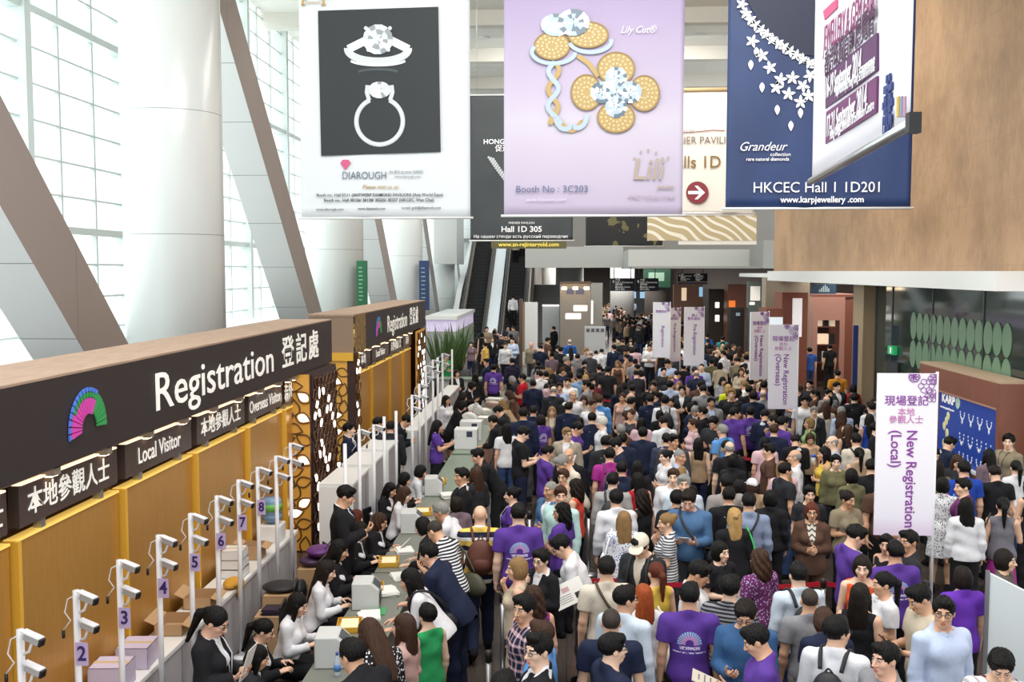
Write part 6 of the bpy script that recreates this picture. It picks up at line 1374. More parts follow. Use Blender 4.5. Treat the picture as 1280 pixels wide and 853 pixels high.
q60 = p(1006, 495, 'stand', 'm', 172, 'tee white', JE, 'short black', 'young man in a white printed tee right of the bright Overseas sign')
q61 = p(1032, 502, 'stand', 'f', 5, 'blouse cream', BT, 'straight brown', 'long brown haired woman in a cream blouse')
q62 = p(1040, 544, 'clasp', 'm', 100, 'shirt lightblue', GT, 'fringe grey', 'balding man with glasses in a light blue shirt', glasses=True)
q63 = p(1030, 558, 'chin', 'f', 90, 'tank yellow', BT, 'straight black', 'woman holding up a blue and white cup')
q64 = p(1045, 568, 'stand', 'f', 175, 'shirt olive', BT, 'mop black', 'short haired woman in a brown green blouse facing the viewer', skin=2)
q65 = p(1070, 541, 'stand', 'm', 5, 'shirt cream', GT, 'short black', 'man in an off white shirt with a black strap, from behind')
q66 = p(1089, 573, 'stand', 'm', 0, 'tee black', BT, 'short black', 'man in a black tee left of the large sign')
q67 = p(1096, 527, 'look', 'm', -120, 'jacket black', BT, 'short black', 'man in a black suit and white shirt facing right, at the large sign edge', tie='charcoal')
q68 = p(1087, 517, 'lift', 'f', 0, 'tank royal', BT, 'straight dark', 'woman in a royal blue dress with a hand in her hair')
q69 = p(1060, 530, 'stand', 'f', 5, 'tank black', BT, 'straight brown', 'long haired woman in a black sleeveless top beyond the off white shirt')
q70 = p(979, 520, 'clasp', 'm', -70, 'tee purple', BT, 'short black', 'man with glasses in a purple polo and white lanyard under the bright Overseas sign', glasses=True, lanyard='white', h=1.76)
q71 = p(967, 518, 'chin', 'm', 60, 'tee purple', BT, 'short black', 'man in a purple polo half hidden behind the one with glasses', h=1.74)
q72 = p(938, 508, 'stand', 'm', 0, 'tee purple fan', BT, 'mop black', 'man in a purple tee with a fan print, his back turned, at the red belt')
q73 = p(919, 509, 'look', 'm', -40, 'tee purple', BT, 'short black', 'young man in a purple tee left of the fan printed back', mirror=True)
q74 = p(955, 476, 'stand', 'm', -15, 'tee purple fan', BT, 'short black', 'tall man in a purple tee below the turned Overseas sign', h=1.80)
q75 = p(910, 480, 'stand', 'f', 8, 'tee lime', JE, 'straight blond', 'long blond woman in a neon yellow top')
q76 = p(889, 496, 'stand', 'm', 178, 'jacket grey', JE, 'short dark', 'man in a grey vest over a pale blue shirt facing the viewer', inner='lightblue', skin=3)
q77 = p(866, 523, 'clasp', 'f', 95, 'shirt pink', 'trousers mauve', 'mop brown', 'woman in a pink blouse with a beige bag looking left')
q78 = p(869, 507, 'hold', 'f', 165, 'jacket navy', BT, 'bob grey', 'woman in navy holding food to her mouth behind the pink blouse')
q79 = p(892, 520, 'hold', 'm', 150, 'tee charcoal', BT, 'mop black', 'black haired man looking down right of the pink blouse')
q80 = p(903, 530, 'stand', 'm', 40, 'tee sky', JE, 'short grey', 'grey haired man in a bright blue tee with a checked bag')
q81 = p(912, 551, 'stand', 'm', 0, 'tee black', BT, 'fringe grey', 'bald man in a black tee, his pale crown turned to the viewer')
q82 = p(917, 567, 'stand', 'f', -20, 'shirt black', BT, 'bob black', 'woman with black bob in black right below the bald crown')
q83 = p(741, 499, 'look', 'm', 170, 'shirt white', BT, 'short brown', 'bearded man in a white shirt in the middle of the crowd', skin=3)
q84 = p(749, 494, 'stand', 'm', 0, 'shirt sky', BT, 'short brown', 'man in a sky blue shirt from behind, next to the bearded one')
q85 = p(690, 508, 'stand', 'f', 178, 'jacket tan', BT, 'straight fair', 'fair long haired woman in a beige jacket facing the viewer', inner='cream')
q86 = p(711, 502, 'stand', 'm', -15, 'jacket navy', BT, 'short dark', 'man in a navy vest with white sleeves, from behind', inner='white')
q87 = p(740, 515, 'stand', 'm', 5, 'jacket navy', NT_, 'short black', 'man in navy, from behind, left of the white haired man')
q88 = p(752, 520, 'stand', 'm', 95, 'shirt white', BT, 'mop white', 'old man with wavy white hair in a white shirt, profile', skin=2)
q89 = p(722, 527, 'phone', 'm', -100, 'tee purple', BT, 'short black', 'man in a purple polo facing right between the beige jacket and the white haired man')
q90 = p(709, 534, 'look', 'm', 175, 'jacket #a79c8c', GT, 'short fair', 'man with glasses in a light beige suit jacket', glasses=True, skin=2)
q91 = p(703, 568, 'stoop', 'm', 120, 'tee cream', GT, 'short grey', 'grey haired man in a cream polo with a dark strap, bowing', skin=1)
q92 = p(711, 560, 'stand', 'm', 150, 'jacket black', BT, 'fringe grey', 'bald ruddy man in black behind the grey haired one', skin=1)
q93 = p(704, 586, 'stand', 'f', 160, 'blouse beige', BT, 'mop brown', 'woman with glasses looking up from between the grey and the balding men', glasses=True)
q94 = p(762, 559, 'stand', 'm', 8, 'tee magenta', GT, 'short black', 'man in a magenta tee with a backpack, from behind')
q95 = p(770, 547, 'hold', 'm', 85, 'tee navy', NT_, 'short black', 'man in navy bending left behind the magenta tee')
q96 = p(757, 544, 'stand', 'm', 0, 'jacket charcoal', BT, 'short black', 'man in charcoal from behind, above the magenta tee')
q97 = p(776, 530, 'stand', 'f', 10, 'jacket brown', BT, 'mop grey', 'grey haired person in a brown jacket, from behind')
q98 = p(789, 511, 'clasp', 'f', 140, 'tank darkgrey', 'skirt darkgrey', 'bun brown', 'woman in a sleeveless dark grey dress')
q99 = p(778, 541, 'stand', 'm', 0, 'jacket navy', NT_, 'short black', 'man in a navy jacket with a white collar behind the man bending left')
q100 = p(788, 491, 'stand', 'm', 90, 'jacket charcoal', BT, 'fringe grey', 'bald man in a dark suit facing left, behind the grey dress', skin=1)
q101 = p(778, 491, 'stand', 'f', 170, 'tank rose', BT, 'bun brown', 'woman facing the viewer beside the bald man in the dark suit')
q102 = p(813, 493, 'stand', 'm', 0, 'jacket navy', NT_, 'short black', 'man in a dark suit from behind, left of the white shirt with straps')
q103 = p(831, 494, 'stand', 'm', 0, 'shirt white', BT, 'mop black', 'man in a white shirt with dark backpack straps and black hair')
q104 = p(829, 520, 'hold', 'm', 20, 'shirt white', BT, 'short black', 'man in a white shirt bowing his head below the strapped one')
q105 = p(833, 541, 'look', 'm', -10, 'jacket #3a4258', NT_, 'short black', 'man in a blue grey suit over a pink shirt, from behind', inner='pink')
q106 = p(842, 542, 'look', 'm', 178, 'jacket darkgrey', BT, 'short black', 'bearded man in a grey jacket facing the viewer', skin=3)
q107 = p(832, 562, 'clasp', 'f', 110, 'tee white', BT, 'bun black', 'woman in a white tee with a blue print, looking left')
q108 = p(850, 561, 'look', 'm', -100, 'shirt lightblue', NT_, 'buzz grey', 'balding man in a light blue shirt facing right', skin=3, mirror=True)
q109 = p(842, 585, 'stand', 'm', 165, 'shirt white', NT_, 'short brown', 'brown haired man in a white shirt facing the viewer', skin=2)
q110 = p(855, 593, 'stand', 'm', 175, 'shirt paleblue', BT, 'mop grey', 'grey haired man just above the denim shirt')
q111 = p(846, 612, 'stand', 'm', 5, 'tee black', BT, 'mop black', 'black haired person close to the left of the denim shirt')
q112 = p(797, 575, 'stand', 'f', 0, 'blouse black', BT, 'straight black', 'long black haired woman in black above the red one')
q113 = p(777, 576, 'stand', 'm', 0, 'shirt navy', NT_, 'short black', 'man in a navy shirt below the one bending left')
q114 = p(766, 590, 'stand', 'm', 0, 'shirt #a9a6a4', BT, 'short black', 'man with a light grey collar and backpack straps, from behind')
q115 = p(1068, 491, 'stand', 'm', 0, 'jacket black', BT, 'mop black', 'man in a black suit jacket, from behind, below the red top')
q116 = p(1066, 480, 'stand', 'f', 10, 'blouse red', BT, 'bob black', 'woman in a bright red top near the shop kiosk')
q117 = p(1047, 462, 'stand', 'm', 0, 'tee mustard', JE, 'short black', 'man in a mustard yellow shirt near the shop kiosk')
q118 = p(1012, 434, 'stand', 'm', 20, 'tee #2f55a0', JE, 'short black', 'man in a blue tee at the shop kiosk shelves')
q119 = p(1088, 457, 'clasp', 'f', 160, 'shirt white', BT, 'straight dark', 'woman holding white papers against the beige pier')
q120 = p(1037, 430, 'stand', 'm', 15, 'tee black', BT, 'mop black', 'person in black right before the lit shop shelves')
q121 = p(812, 430, 'clasp', 'm', 170, 'shirt white', BT, 'short black', 'man in a white shirt and black trousers left of the far signs', h=1.76)
q122 = p(796, 455, 'stand', 'f', 60, 'tee purple', BT, 'bun black', 'woman in bright purple inside the far red barrier')
q123 = p(837, 451, 'stand', 'm', 178, 'tee purple', BT, 'short fair', 'fair haired man in a purple tee under the turned pinkish sign')
q124 = p(847, 463, 'hold', 'm', -60, 'tee purple', BT, 'short black', 'man in a purple tee bowing right below the far signs')
q125 = p(868, 458, 'stand', 'm', 5, 'tee purple fan', BT, 'short brown', 'brown haired man in a purple fan tee under the Pre-Registration sign')
q126 = p(732, 468, 'stand', 'f', 175, 'blouse white', BT, 'straight blond', 'blond woman facing the viewer beside a denim jacket')
q127 = p(724, 466, 'stand', 'm', 20, 'shirt #7fa0c4', JE, 'short black', 'man in a light denim jacket, from behind')
q128 = p(710, 472, 'stand', 'm', 178, 'tee white', BT, 'short dark', 'man in white with dark straps facing the viewer')
q129 = p(700, 478, 'stand', 'm', 172, 'shirt lightblue', NT_, 'short dark', 'dark haired man in a light blue shirt facing the viewer', skin=4)
q130 = p(712, 424, 'stand', 'm', 8, 'jacket blue', NT_, 'fringe grey', 'bald man in a blue suit, from behind, near the beige booth', h=1.78)
q131 = p(722, 442, 'stand', 'm', 0, 'shirt grey', GT, 'short dark', 'man in a plain grey shirt, from behind, right of the blue suit')
q132 = p(745, 438, 'sit', 'm', 0, 'shirt white', BT, 'short black', 'left of two seated men in white shirts, from behind')
q133 = p(752, 436, 'sit', 'm', -20, 'shirt white', BT, 'short black', 'right of two seated men in white shirts, from behind')
q134 = p(874, 440, 'stand', 'm', -10, 'shirt lightblue', NT_, 'short black', 'man in a light blue shirt right of the Pre-Registration sign')
q135 = p(903, 420, 'stand', 'm', 5, 'tee teal', GT, 'mop black', 'man in a teal shirt in the far right crowd')
q136 = p(884, 417, 'stand', 'm', 10, 'shirt blue', NT_, 'short black', 'man in a blue shirt left of the teal one')
q137 = p(904, 438, 'stand', 'm', 60, 'shirt white', BT, 'short black', 'dark haired man in white profile below the teal shirt')
q138 = p(920, 447, 'stand', 'f', 60, 'blouse white', BT, 'ponytail black', 'ponytailed woman in white left of the turned Overseas sign')
q139 = p(933, 443, 'stand', 'm', 5, 'shirt white', BT, 'mop black', 'man in a white shirt, from behind, touching the turned Overseas sign')
q140 = p(630, 385, 'stand', 'm', 0, 'shirt white', BT, 'short black', 'man in a white shirt standing on the right escalator', pos=(-3.08, 57.67, 1.4))
q141 = p(636, 312, 'stand', 'f', 10, 'blouse cream', BT, 'bob black', 'woman in cream high up on the right escalator', pos=(-3.25, 63.92, 5.0))
q142 = p(644, 312, 'stand', 'm', -5, 'shirt mauve', BT, 'short black', 'man in grey high up on the right escalator', pos=(-2.9, 64.62, 5.4))
q143 = p(664, 428, 'stand', 'm', 150, 'shirt khaki', GT, 'bald', 'bald man in khaki in front of the white panel by the escalator')
q144 = p(692, 408, 'stand', 'm', 60, 'jacket black', BT, 'short black', 'man in black standing on the left of the beige booth')
q145 = p(575, 428, 'stand', 'm', -60, 'shirt pink', GT, 'short black', 'man in a pale pink shirt by the foot of the left escalator', pos=None)
q146 = p(606, 428, 'stand', 'f', 60, 'tank yellow', BT, 'bun black', 'woman in pale yellow at the foot of the white divider')
q147 = p(632, 428, 'stand', 'm', 170, 'shirt white', BT, 'short brown', 'man in a white shirt at the foot of the right escalator')
q148 = p(617, 455, 'stand', 'm', 0, 'tee purple fan', BT, 'mop black', 'person in a purple fan tee behind the white fronted desk')
q149 = p(608, 448, 'look', 'm', 100, 'shirt navy', BT, 'short black', 'man in navy left of the purple fan tee behind the desk')
q150 = p(640, 447, 'stand', 'm', 30, 'shirt #2b2740', BT, 'short black', 'man in dark violet right of the purple fan tee behind the desk')

J_ = {}
def foot(sp, h):
    px, py, pose, sex, face = sp[:5]; kw = sp[9]
    if kw.get('pos') is not None: return Vector(kw['pos'])
    J = J_.setdefault((sex, pose), skeleton(sex, pose)); sc = h/1.735; a = R(face); m = -1 if kw.get('mirror') else 1; hx, hy = J['top'][0]*m*sc, J['top'][1]*sc
    q = at_z(px, py, J['top'][2]*sc + (.012*sc if sp[7][0] != 'bald' else 0)); return Vector((q.x - hx*math.cos(a) + hy*math.sin(a), q.y - hx*math.sin(a) - hy*math.cos(a), 0))
H0 = [sp[9]['h'] for sp in SPEC]; HH = list(H0); need = lambda sp: .64 if sp[2] == 'sit' else .56 if sp[2] in ('bend', 'stoop', 'sit') else .52
for it in range(260):
    F_ = [foot(sp, h) for sp, h in zip(SPEC, HH)]; moved = 0
    for i in range(len(SPEC)):
        for j in range(i):
            d = math.hypot(F_[i].x - F_[j].x, F_[i].y - F_[j].y)
            if d < (need(SPEC[i]) + need(SPEC[j]))/2:
                n, f_ = (i, j) if F_[i].y < F_[j].y else (j, i)
                HH[n] = min(H0[n] + .12, HH[n] + .004); HH[f_] = max(H0[f_] - .12, HH[f_] - .004); moved += 1
    if not moved: break
print('still close:', moved)
for sp, h in zip(SPEC, HH):
    kw = dict(sp[9]); kw['h'] = h; person(*sp[:9], **kw)
_names = dict((k, v) for k, v in globals().items() if re.fullmatch(r'[svq]\d+', k) and isinstance(v, int))
for k, v in _names.items(): globals()[k] = PEOPLE[v]
# ------------------------------------------------------------------ the rest of the crowd, farther back and between
rf = random.Random(21)
FT_M = [('tee', 'black'), ('tee', 'navy'), ('shirt', 'white'), ('shirt', 'black'), ('jacket', 'black'), ('jacket', 'charcoal'), ('tee', 'charcoal'), ('shirt', 'lightblue'), ('tee', 'grey'), ('shirt', 'darkgrey'), ('tee', 'brown'), ('shirt', 'khaki'), ('jacket', 'navy'), ('tee', 'maroon'), ('tee', 'olive'), ('tee', 'black'), ('jacket', 'black')]
FT_F = [('blouse', 'black'), ('shirt', 'white'), ('tank', 'black'), ('tee', 'charcoal'), ('jacket', 'black'), ('blouse', 'beige'), ('tee', 'mauve'), ('tank', 'brown'), ('blouse', 'navy'), ('tee', 'pink'), ('shirt', 'grey'), ('tank', 'tan'), ('tee', 'black'), ('jacket', 'charcoal')]
HM_ = ['short black']*6 + ['mop black']*3 + ['short dark', 'short brown', 'buzz shaved', 'short grey', 'fringe grey', 'short fair']
HF_ = ['straight black']*4 + ['bob black']*4 + ['ponytail black']*2 + ['straight brown', 'wavy brown', 'bun black', 'bob brown', 'straight fair']
FACES = [0, 0, 15, -15, 75, -75, 170, -165]
COLW = dict(lightblue='light blue', darkgrey='dark grey'); KINDW = dict(tee='tee', shirt='shirt', jacket='jacket', blouse='blouse', tank='sleeveless top')
NAMED = [(q, re.split(r',| with | facing | from | behind | holding | right | left | below | under | above | beside | leaning | over | looking | near | at the | half | raising | right| beyond| facing | touching| smiling ', q['label'])[0].strip()) for q in PEOPLE]
cntN = {}
for _, n in NAMED: cntN[n] = cntN.get(n, 0) + 1
FILL = []; used = set(q['label'] for q in PEOPLE)
def proj(v):
    q = _M.transposed() @ (Vector(v) - cam.location); return 640 - 1280*q.x/q.z, 426.5 + 1280*q.y/q.z
def settle(x0, x1, y0, y1, n, gap=.5, avoid=()):
    c = 0; taken = [(q['pos'].x - .24*math.sin(q['a']), q['pos'].y + .24*math.cos(q['a'])) for q in PEOPLE] + [(q['pos'].x, q['pos'].y + .2) for q in PEOPLE if q['J']['hip'][2] < .8] + [(o.location.x + d_, o.location.y) for o in S.objects if o.name.startswith('queue_sign') and o.parent is None for d_ in (-.35, 0, .35)] + [(q['pos'].x, q['pos'].y) for q in PEOPLE] + [(f_[0], f_[1]) for f_ in FILL]
    avoid = list(avoid) + [(-1.2, 4.3, 11.4, 12.1), (1.8, 6.1, 19.35, 20.05), (-.8, 1.9, 28.3, 28.9), (-.8, 2, 30.1, 30.7), (-2.6, 3.2, 47, 56), (3.2, 6, 84.5, 87.5), (5.2, 7.6, 72.8, 75.2)]
    for _ in range(n*60):
        if c >= n: break
        X, Y = rf.uniform(x0, x1), rf.uniform(y0, y1)
        if any(a <= X <= b and e <= Y <= d for a, b, e, d in avoid) or any((a - X)**2 + (b - Y)**2 < gap*gap for a, b in taken): continue
        f_ = rf.random() < .45; FILL.append((X, Y, 'f' if f_ else 'm', rf.choice(FT_F if f_ else FT_M), rf.choice(HF_ if f_ else HM_), rf.choice(FACES), rf.choice(('stand', 'stand', 'clasp', 'look', 'phone', 'hold')), rf.choice(('black', 'navy', 'jean', 'darkgrey', 'black')), rf.random() < .5, rf.gauss(1.6, .05) if f_ else rf.gauss(1.72, .06))); taken.append((X, Y)); c += 1
settle(-.9, 7.0, 13.2, 19.5, 26, .52, [(-2, .1, 9, 17), (6.5, 8, 16.5, 22)])
settle(-1.0, 6.9, 19.5, 26, 46, .5, [(6.4, 8, 16.5, 22)])
settle(-1.0, 6.4, 26, 33.5, 60, .5, [(-5, -.15, 32.8, 34.6)])
settle(3.2, 6.5, 34, 43, 40, .52)
settle(-1.3, 3.2, 35, 44, 18, .6, [(-4.6, .1, 32, 34.6)])
settle(3.0, 6.2, 53, 64, 42, .55)
settle(2.4, 6.2, 66, 95, 36, .6, [(4, 7, 72, 90)])
settle(-4.2, -1.8, 41, 52, 14, .6)
NKEEP = 300 - len(PEOPLE)
FILL.sort(key=lambda f_: f_[1])
for (X, Y, sx, top, hair, fa, pose, bc, mir, h) in FILL[:NKEEP]:
    w_ = 'woman' if sx == 'f' else 'man'; u, v = proj((X, Y, h)); hs = hair.split()
    hw = {'buzz': 'shaven', 'fringe': 'balding'}.get(hs[0]) or hs[1] + ' haired'
    best = sorted((math.hypot(*(a - b for a, b in zip(proj(q['pos'] + Vector((0, 0, q['J']['top'][2]*q['sc']))), (u, v)))), i) for i, (q, n) in enumerate(NAMED) if cntN[n] == 1 and len(n.split()) < 9 and not n.endswith((' a', ' the', ' at', ' half')))
    for _, i in best[:14]:
        q, n = NAMED[i]; a, b = proj(q['pos'] + Vector((0, 0, q['J']['top'][2]*q['sc']))); dx, dy = u - a, v - b
        rel = ('right of' if dx > 0 else 'left of') if abs(dx) > abs(dy)*1.2 else ('behind' if dy < 0 else 'before')
        lab = '%s %s in %s %s %s the %s' % (hw, w_, COLW.get(top[1], top[1]), KINDW[top[0]], rel, n)
        if lab not in used and len(re.findall(r"[A-Za-z0-9][A-Za-z0-9'-]*", lab)) <= 16: break
    used.add(lab); person(0, 0, pose, sx, fa, top, ('trousers', bc), tuple(hs), lab, pos=(X, Y, 0), mirror=mir, h=h)
# ---- everyone beyond the nearest three hundred: one crowd, too far off to be counted
FILL = FILL[:NKEEP] + [f_ for f_ in FILL[NKEEP:] if min((q['pos'].x - f_[0])**2 + (q['pos'].y - f_[1])**2 for q in PEOPLE) > .38]
RES = 2.6; LOW = {}; VV = []; FF = []; CC = []; nv = 0
def low(key, fn):
    if key not in LOW:
        me = fn(); me = me[0] if isinstance(me, tuple) else me
        co = np.empty(len(me.vertices)*3, np.float32); me.vertices.foreach_get('co', co); fi = np.empty(len(me.loops), np.int32); me.loops.foreach_get('vertex_index', fi); LOW[key] = (co.reshape(-1, 3), fi.reshape(-1, 4)); bpy.data.meshes.remove(me)
    return LOW[key]
for n_, (X, Y, sx, top, hair, fa, pose, bc, mir, h) in enumerate(FILL[NKEEP:]):
    J = skeleton(sx, pose); hs = hair.split(); HM = Matrix(J['HR'].tolist()).to_4x4(); HM.translation = Vector(J['hc']); sc = h/1.735
    W_ = Matrix.Translation((X, Y, 0)) @ Matrix.Rotation(R(fa + rf.uniform(-12, 12)), 4, 'Z') @ Matrix.Diagonal((sc, sc, sc, 1))
    parts = [(('b', sx, pose), lambda: body_mesh(sx, pose), Matrix(), SKIN[rf.choice((0, 1, 2, 4, 3))]), (('h', hs[0]), lambda: hair_mesh(hs[0]), HM, HAIRC[hs[1]]), (('t', sx, pose, top[0]), lambda: top_mesh(sx, pose, top[0]), Matrix(), PAL[top[1]]), (('l', sx, pose), lambda: bottom_mesh(sx, pose, 'trousers'), Matrix(), PAL[bc])]
    if top[0] == 'jacket': parts.append((('i', sx, pose), lambda: top_mesh(sx, pose, 'inner'), Matrix(), PAL['white']))
    for s_ in (1, -1): parts.append((('s',), shoe_mesh, Matrix.Translation(Vector(J['leg'][s_][2])), '#15151a'))
    for key, fn, M0, c in parts:
        co, fi = low(key, fn); T_ = np.array(W_ @ M0); VV.append(co @ T_[:3, :3].T + T_[:3, 3]); FF.append(fi + nv); CC.append(np.tile(np.array(srgb(c), np.float32), (len(co), 1))); nv += len(co)
RES = 1.0
VV = np.concatenate(VV).astype(np.float32); FF = np.concatenate(FF); CC = np.concatenate(CC)
me = bpy.data.meshes.new('crowd'); me.vertices.add(len(VV)); me.vertices.foreach_set('co', VV.ravel()); me.loops.add(FF.size); me.loops.foreach_set('vertex_index', FF.ravel().astype(np.int32)); me.polygons.add(len(FF))
me.polygons.foreach_set('loop_start', np.arange(0, FF.size, 4, dtype=np.int32)); me.polygons.foreach_set('loop_total', np.full(len(FF), 4, np.int32)); me.polygons.foreach_set('use_smooth', np.ones(len(FF), bool)); me.update(calc_edges=True)
ca = me.color_attributes.new('colour', 'FLOAT_COLOR', 'POINT'); ca.data.foreach_set('color', CC.ravel())
m = pmat('crowd_clothes', '#808080', .8, spec=.3); t = NT(m); at_ = t.N('ShaderNodeVertexColor'); at_.layer_name = 'colour'; t.color(at_.outputs[0])
tag(link('crowd', me, m), 'dense crowd of small far off visitors filling the hall behind the people in the queues', 'crowd', kind='stuff')
print('PEOPLE', len(PEOPLE), 'far', len(FILL) - NKEEP, 'meshes', len(bpy.data.meshes), 'crowd verts', len(VV))
# ------------------------------------------------------------------ what people carry: each its own thing at its own place
def carried(P, name, label, cat, group=None):
    o = thing(name, label, cat, P['pos'], P['a'], group); o.scale = (P['m']*P['sc'], P['sc'], P['sc']); return o
def soft(name, prims, mat, parent, step=.009, cuts=()):
    lo = np.min([q[1] for q, k in prims], 0) - .03; hi = np.max([q[2] for q, k in prims], 0) + .03; F = Field(*[axis(lo[i], hi[i], step, step, []) for i in range(3)])
    for q, k in prims: F.add(q, k)
    for q, k in cuts: F.cut(q, k)
    F.warp(wrinkles(.003, len(name))); me, V, Q = F.mesh(name); return link(name, me, mat, parent)
def ribbon(name, pts, w_, mat, parent, n=4):
    "a smooth strap through the points"
    P = [Vector(q) for q in pts]; out = []
    for i in range(len(P)-1):
        a, b, c, d = P[max(0, i-1)], P[i], P[i+1], P[min(len(P)-1, i+2)]
        for j in range(n):
            t_ = j/n; out.append(.5*((2*b) + (c-a)*t_ + (2*a-5*b+4*c-d)*t_*t_ + (3*b-a-3*c+d)*t_**3))
    out.append(P[-1]); return MB().tube(out, w_, 8).build(name, mat, parent)
def lm(c, rough=.6): return pmat('bag_' + c, PAL.get(c, c), rough)
def backpack(P, c, label, small=False):
    o = carried(P, 'backpack', label, 'backpack'); tf = P['J']['tf']; T = P['J']['T']; k = .85 if small else 1; z = 1.20; m = lm(c)
    soft('bag_body', [(sd_ell(tf(0, -.215, z), (.15*k, .085, .20*k), T), 0), (sd_ell(tf(0, -.20, z - .06), (.155*k, .09, .15*k), T), .05)], m, o); soft('front_pocket', [(sd_ell(tf(0, -.285, z - .07), (.105*k, .035, .085*k), T), 0)], m, o)
    ribbon('top_handle', [tf(-.03, -.2, z + .19*k), tf(0, -.215, z + .235*k), tf(.03, -.2, z + .19*k)], .008, m, o)
    for s in (1, -1): ribbon('shoulder_strap', [tf(s*.08, -.15, 1.36), tf(s*.095, -.085, 1.465), tf(s*.1, .0, 1.488), tf(s*.1, .085, 1.45), tf(s*.105, .15, 1.33), tf(s*.13, .13, 1.16), tf(s*.165, .0, 1.08), tf(s*.13, -.14, 1.06)], .017, m, o)
    return o
def shoulder_bag(P, s, c, label, size=1.0, cross=False, tote=False, z=.98):
    o = carried(P, 'tote_bag' if tote else 'shoulder_bag', label, 'bag'); tf = P['J']['tf']; m = lm(c); X = s*.27
    if tote: soft('bag_body', [(sd_ell(tf(X, -.04, z), (.045, .17*size, .2*size)), 0), (sd_ell(tf(X, -.04, z - .1), (.06, .16*size, .12*size)), .04)], m, o)
    else: soft('bag_body', [(sd_ell(tf(X, -.03, z), (.07, .15*size, .115*size)), 0), (sd_ell(tf(X, -.03, z - .04), (.075, .16*size, .09*size)), .04)], m, o)
    if cross: ribbon('strap', [tf(X, -.12, z + .08), tf(s*.15, -.145, 1.15), tf(0, -.165, 1.30), tf(-s*.09, -.115, 1.45), tf(-s*.105, 0, 1.492), tf(-s*.085, .115, 1.42), tf(s*.02, .17, 1.26), tf(s*.18, .15, 1.1), tf(X, .06, z + .08)], .014, m, o)
    else: ribbon('strap', [tf(X, .07, z + .1*size), tf(s*.235, .07, 1.3), tf(s*.165, .035, 1.478), tf(s*.16, -.03, 1.482), tf(s*.225, -.1, 1.3), tf(X, -.12, z + .1*size)], .012, m, o)
    return o
def hand_c(P, s=None):
    J = P['J']; c = [J['wr'][q] + J['hand'][q][0]*.10 + J['hand'][q][1]*.035 for q in ((1, -1) if s is None else (s,))]; return sum(c)/len(c)
def sheet(P, label, w_=.21, h_=.297, tilt=50, s=None, name='paper_sheet', cat='paper', col='#eceae6', th=.002, lift=.06, extra=None):
    o = carried(P, name, label, cat); c = hand_c(P, s); a = R(tilt); up = Vector((0, math.cos(a)*.9, math.sin(a))).normalized(); X = Vector((1, 0, 0)); N = X.cross(up); c = Vector(c) + up*lift
    MB().obox(c, (X, up, N), w_/2, h_/2, th).build('page', pmat('page_' + col, col, .6), o)
    if extra:
        mb = MB()
        for i in range(5): mb.obox(c + up*(.1 - i*.045)*h_/.3 + N*(th + .001), (X, up, N), w_*.38*(1 if i % 3 else .6), .006, .0006)
        mb.build('printed_lines', pmat('page_ink', '#6b6b74', .6), o)
    return o
def phone(P, label, s=1):
    o = carried(P, 'mobile_phone', label, 'phone'); c = Vector(hand_c(P, s)); up = Vector((0, .7, .7)); X = Vector((1, 0, 0)); MB().obox(c + up*.03, (X, up, X.cross(up)), .036, .07, .005).build('case', M['black'], o, .003); MB().obox(c + up*.03 + X.cross(up)*.0055*-1, (X, up, X.cross(up)), .032, .062, .0005).build('screen', pmat('phone_screen', '#30353c', .1), o)
backpack(v11, '#5a2f22', 'brown leather backpack on the bald man in the banded polo'); backpack(q33, 'black', 'black backpack with a pale logo patch on the young man in the white shirt', True); backpack(q9, 'black', 'black backpack of the man in the cream cap')
backpack(q103, '#22232a', 'dark backpack on the white shirted man in the middle of the crowd'); backpack(q94, 'plum', 'purple backpack on the magenta tee'); backpack(q114, 'charcoal', 'charcoal backpack on the man with the light grey collar'); backpack(q30, 'black', 'black backpack on the pale shirt left of the shaved head')
shoulder_bag(v27, 1, '#7f95ab', 'blue grey shoulder bag of the woman in the white tee and jeans', 1.15); shoulder_bag(v7, 1, '#4a4a38', 'olive satchel hanging from the man in the striped tee', 1.1, z=.92); shoulder_bag(q1, 1, '#4a3a2e', 'dark brown cross strap bag of the man in the cream polo', .8, True)
shoulder_bag(q3, 1, '#ded8ca', 'cream shoulder bag of the red haired woman in white', 1.1); shoulder_bag(q13, -1, '#eceef2', 'white tote bag on the long fair haired woman', 1.1, tote=True); shoulder_bag(q18, 1, '#35b558', 'bright green bag of the long blond woman', 1.0, tote=True, z=.85)
shoulder_bag(q19, -1, 'black', 'black cross strap bag of the man in the grey blue shirt', .9, True); shoulder_bag(q43, -1, '#26262a', 'large black handbag of the woman in the magenta skirt', 1.35, z=1.02); shoulder_bag(q65, 1, 'black', 'black cross strap bag of the man in the off white shirt', .8, True); shoulder_bag(q77, -1, '#bda88c', 'beige handbag of the woman in the pink blouse', 1.0)
shoulder_bag(q58, -1, 'black', 'black shoulder bag of the woman in the leaf green blouse', 1.1); shoulder_bag(v5, 1, 'black', 'small black bag with a strap over the white blouse', .7, True); shoulder_bag(q80, -1, '#6d7c86', 'checked grey bag of the man in the bright blue tee', 1.1); shoulder_bag(q11, -1, '#2c2c34', 'dark shoulder bag of the man in the denim shirt', .9, True); shoulder_bag(q51, 1, '#5b86c4', 'blue checked shopping bag of the woman in the printed dress', 1.3, tote=True, z=.75)
sheet(s1, 'white paper in the hands of the ponytailed staff woman', extra=1, tilt=70); sheet(s9, 'white folder lifted by the brown haired staff woman', .3, .22, 40, lift=.1); sheet(s15, 'white paper read by the woman in purple', extra=1); sheet(s25, 'printed sheet held by the staff woman at the far table', .3, .4, 60, extra=1)
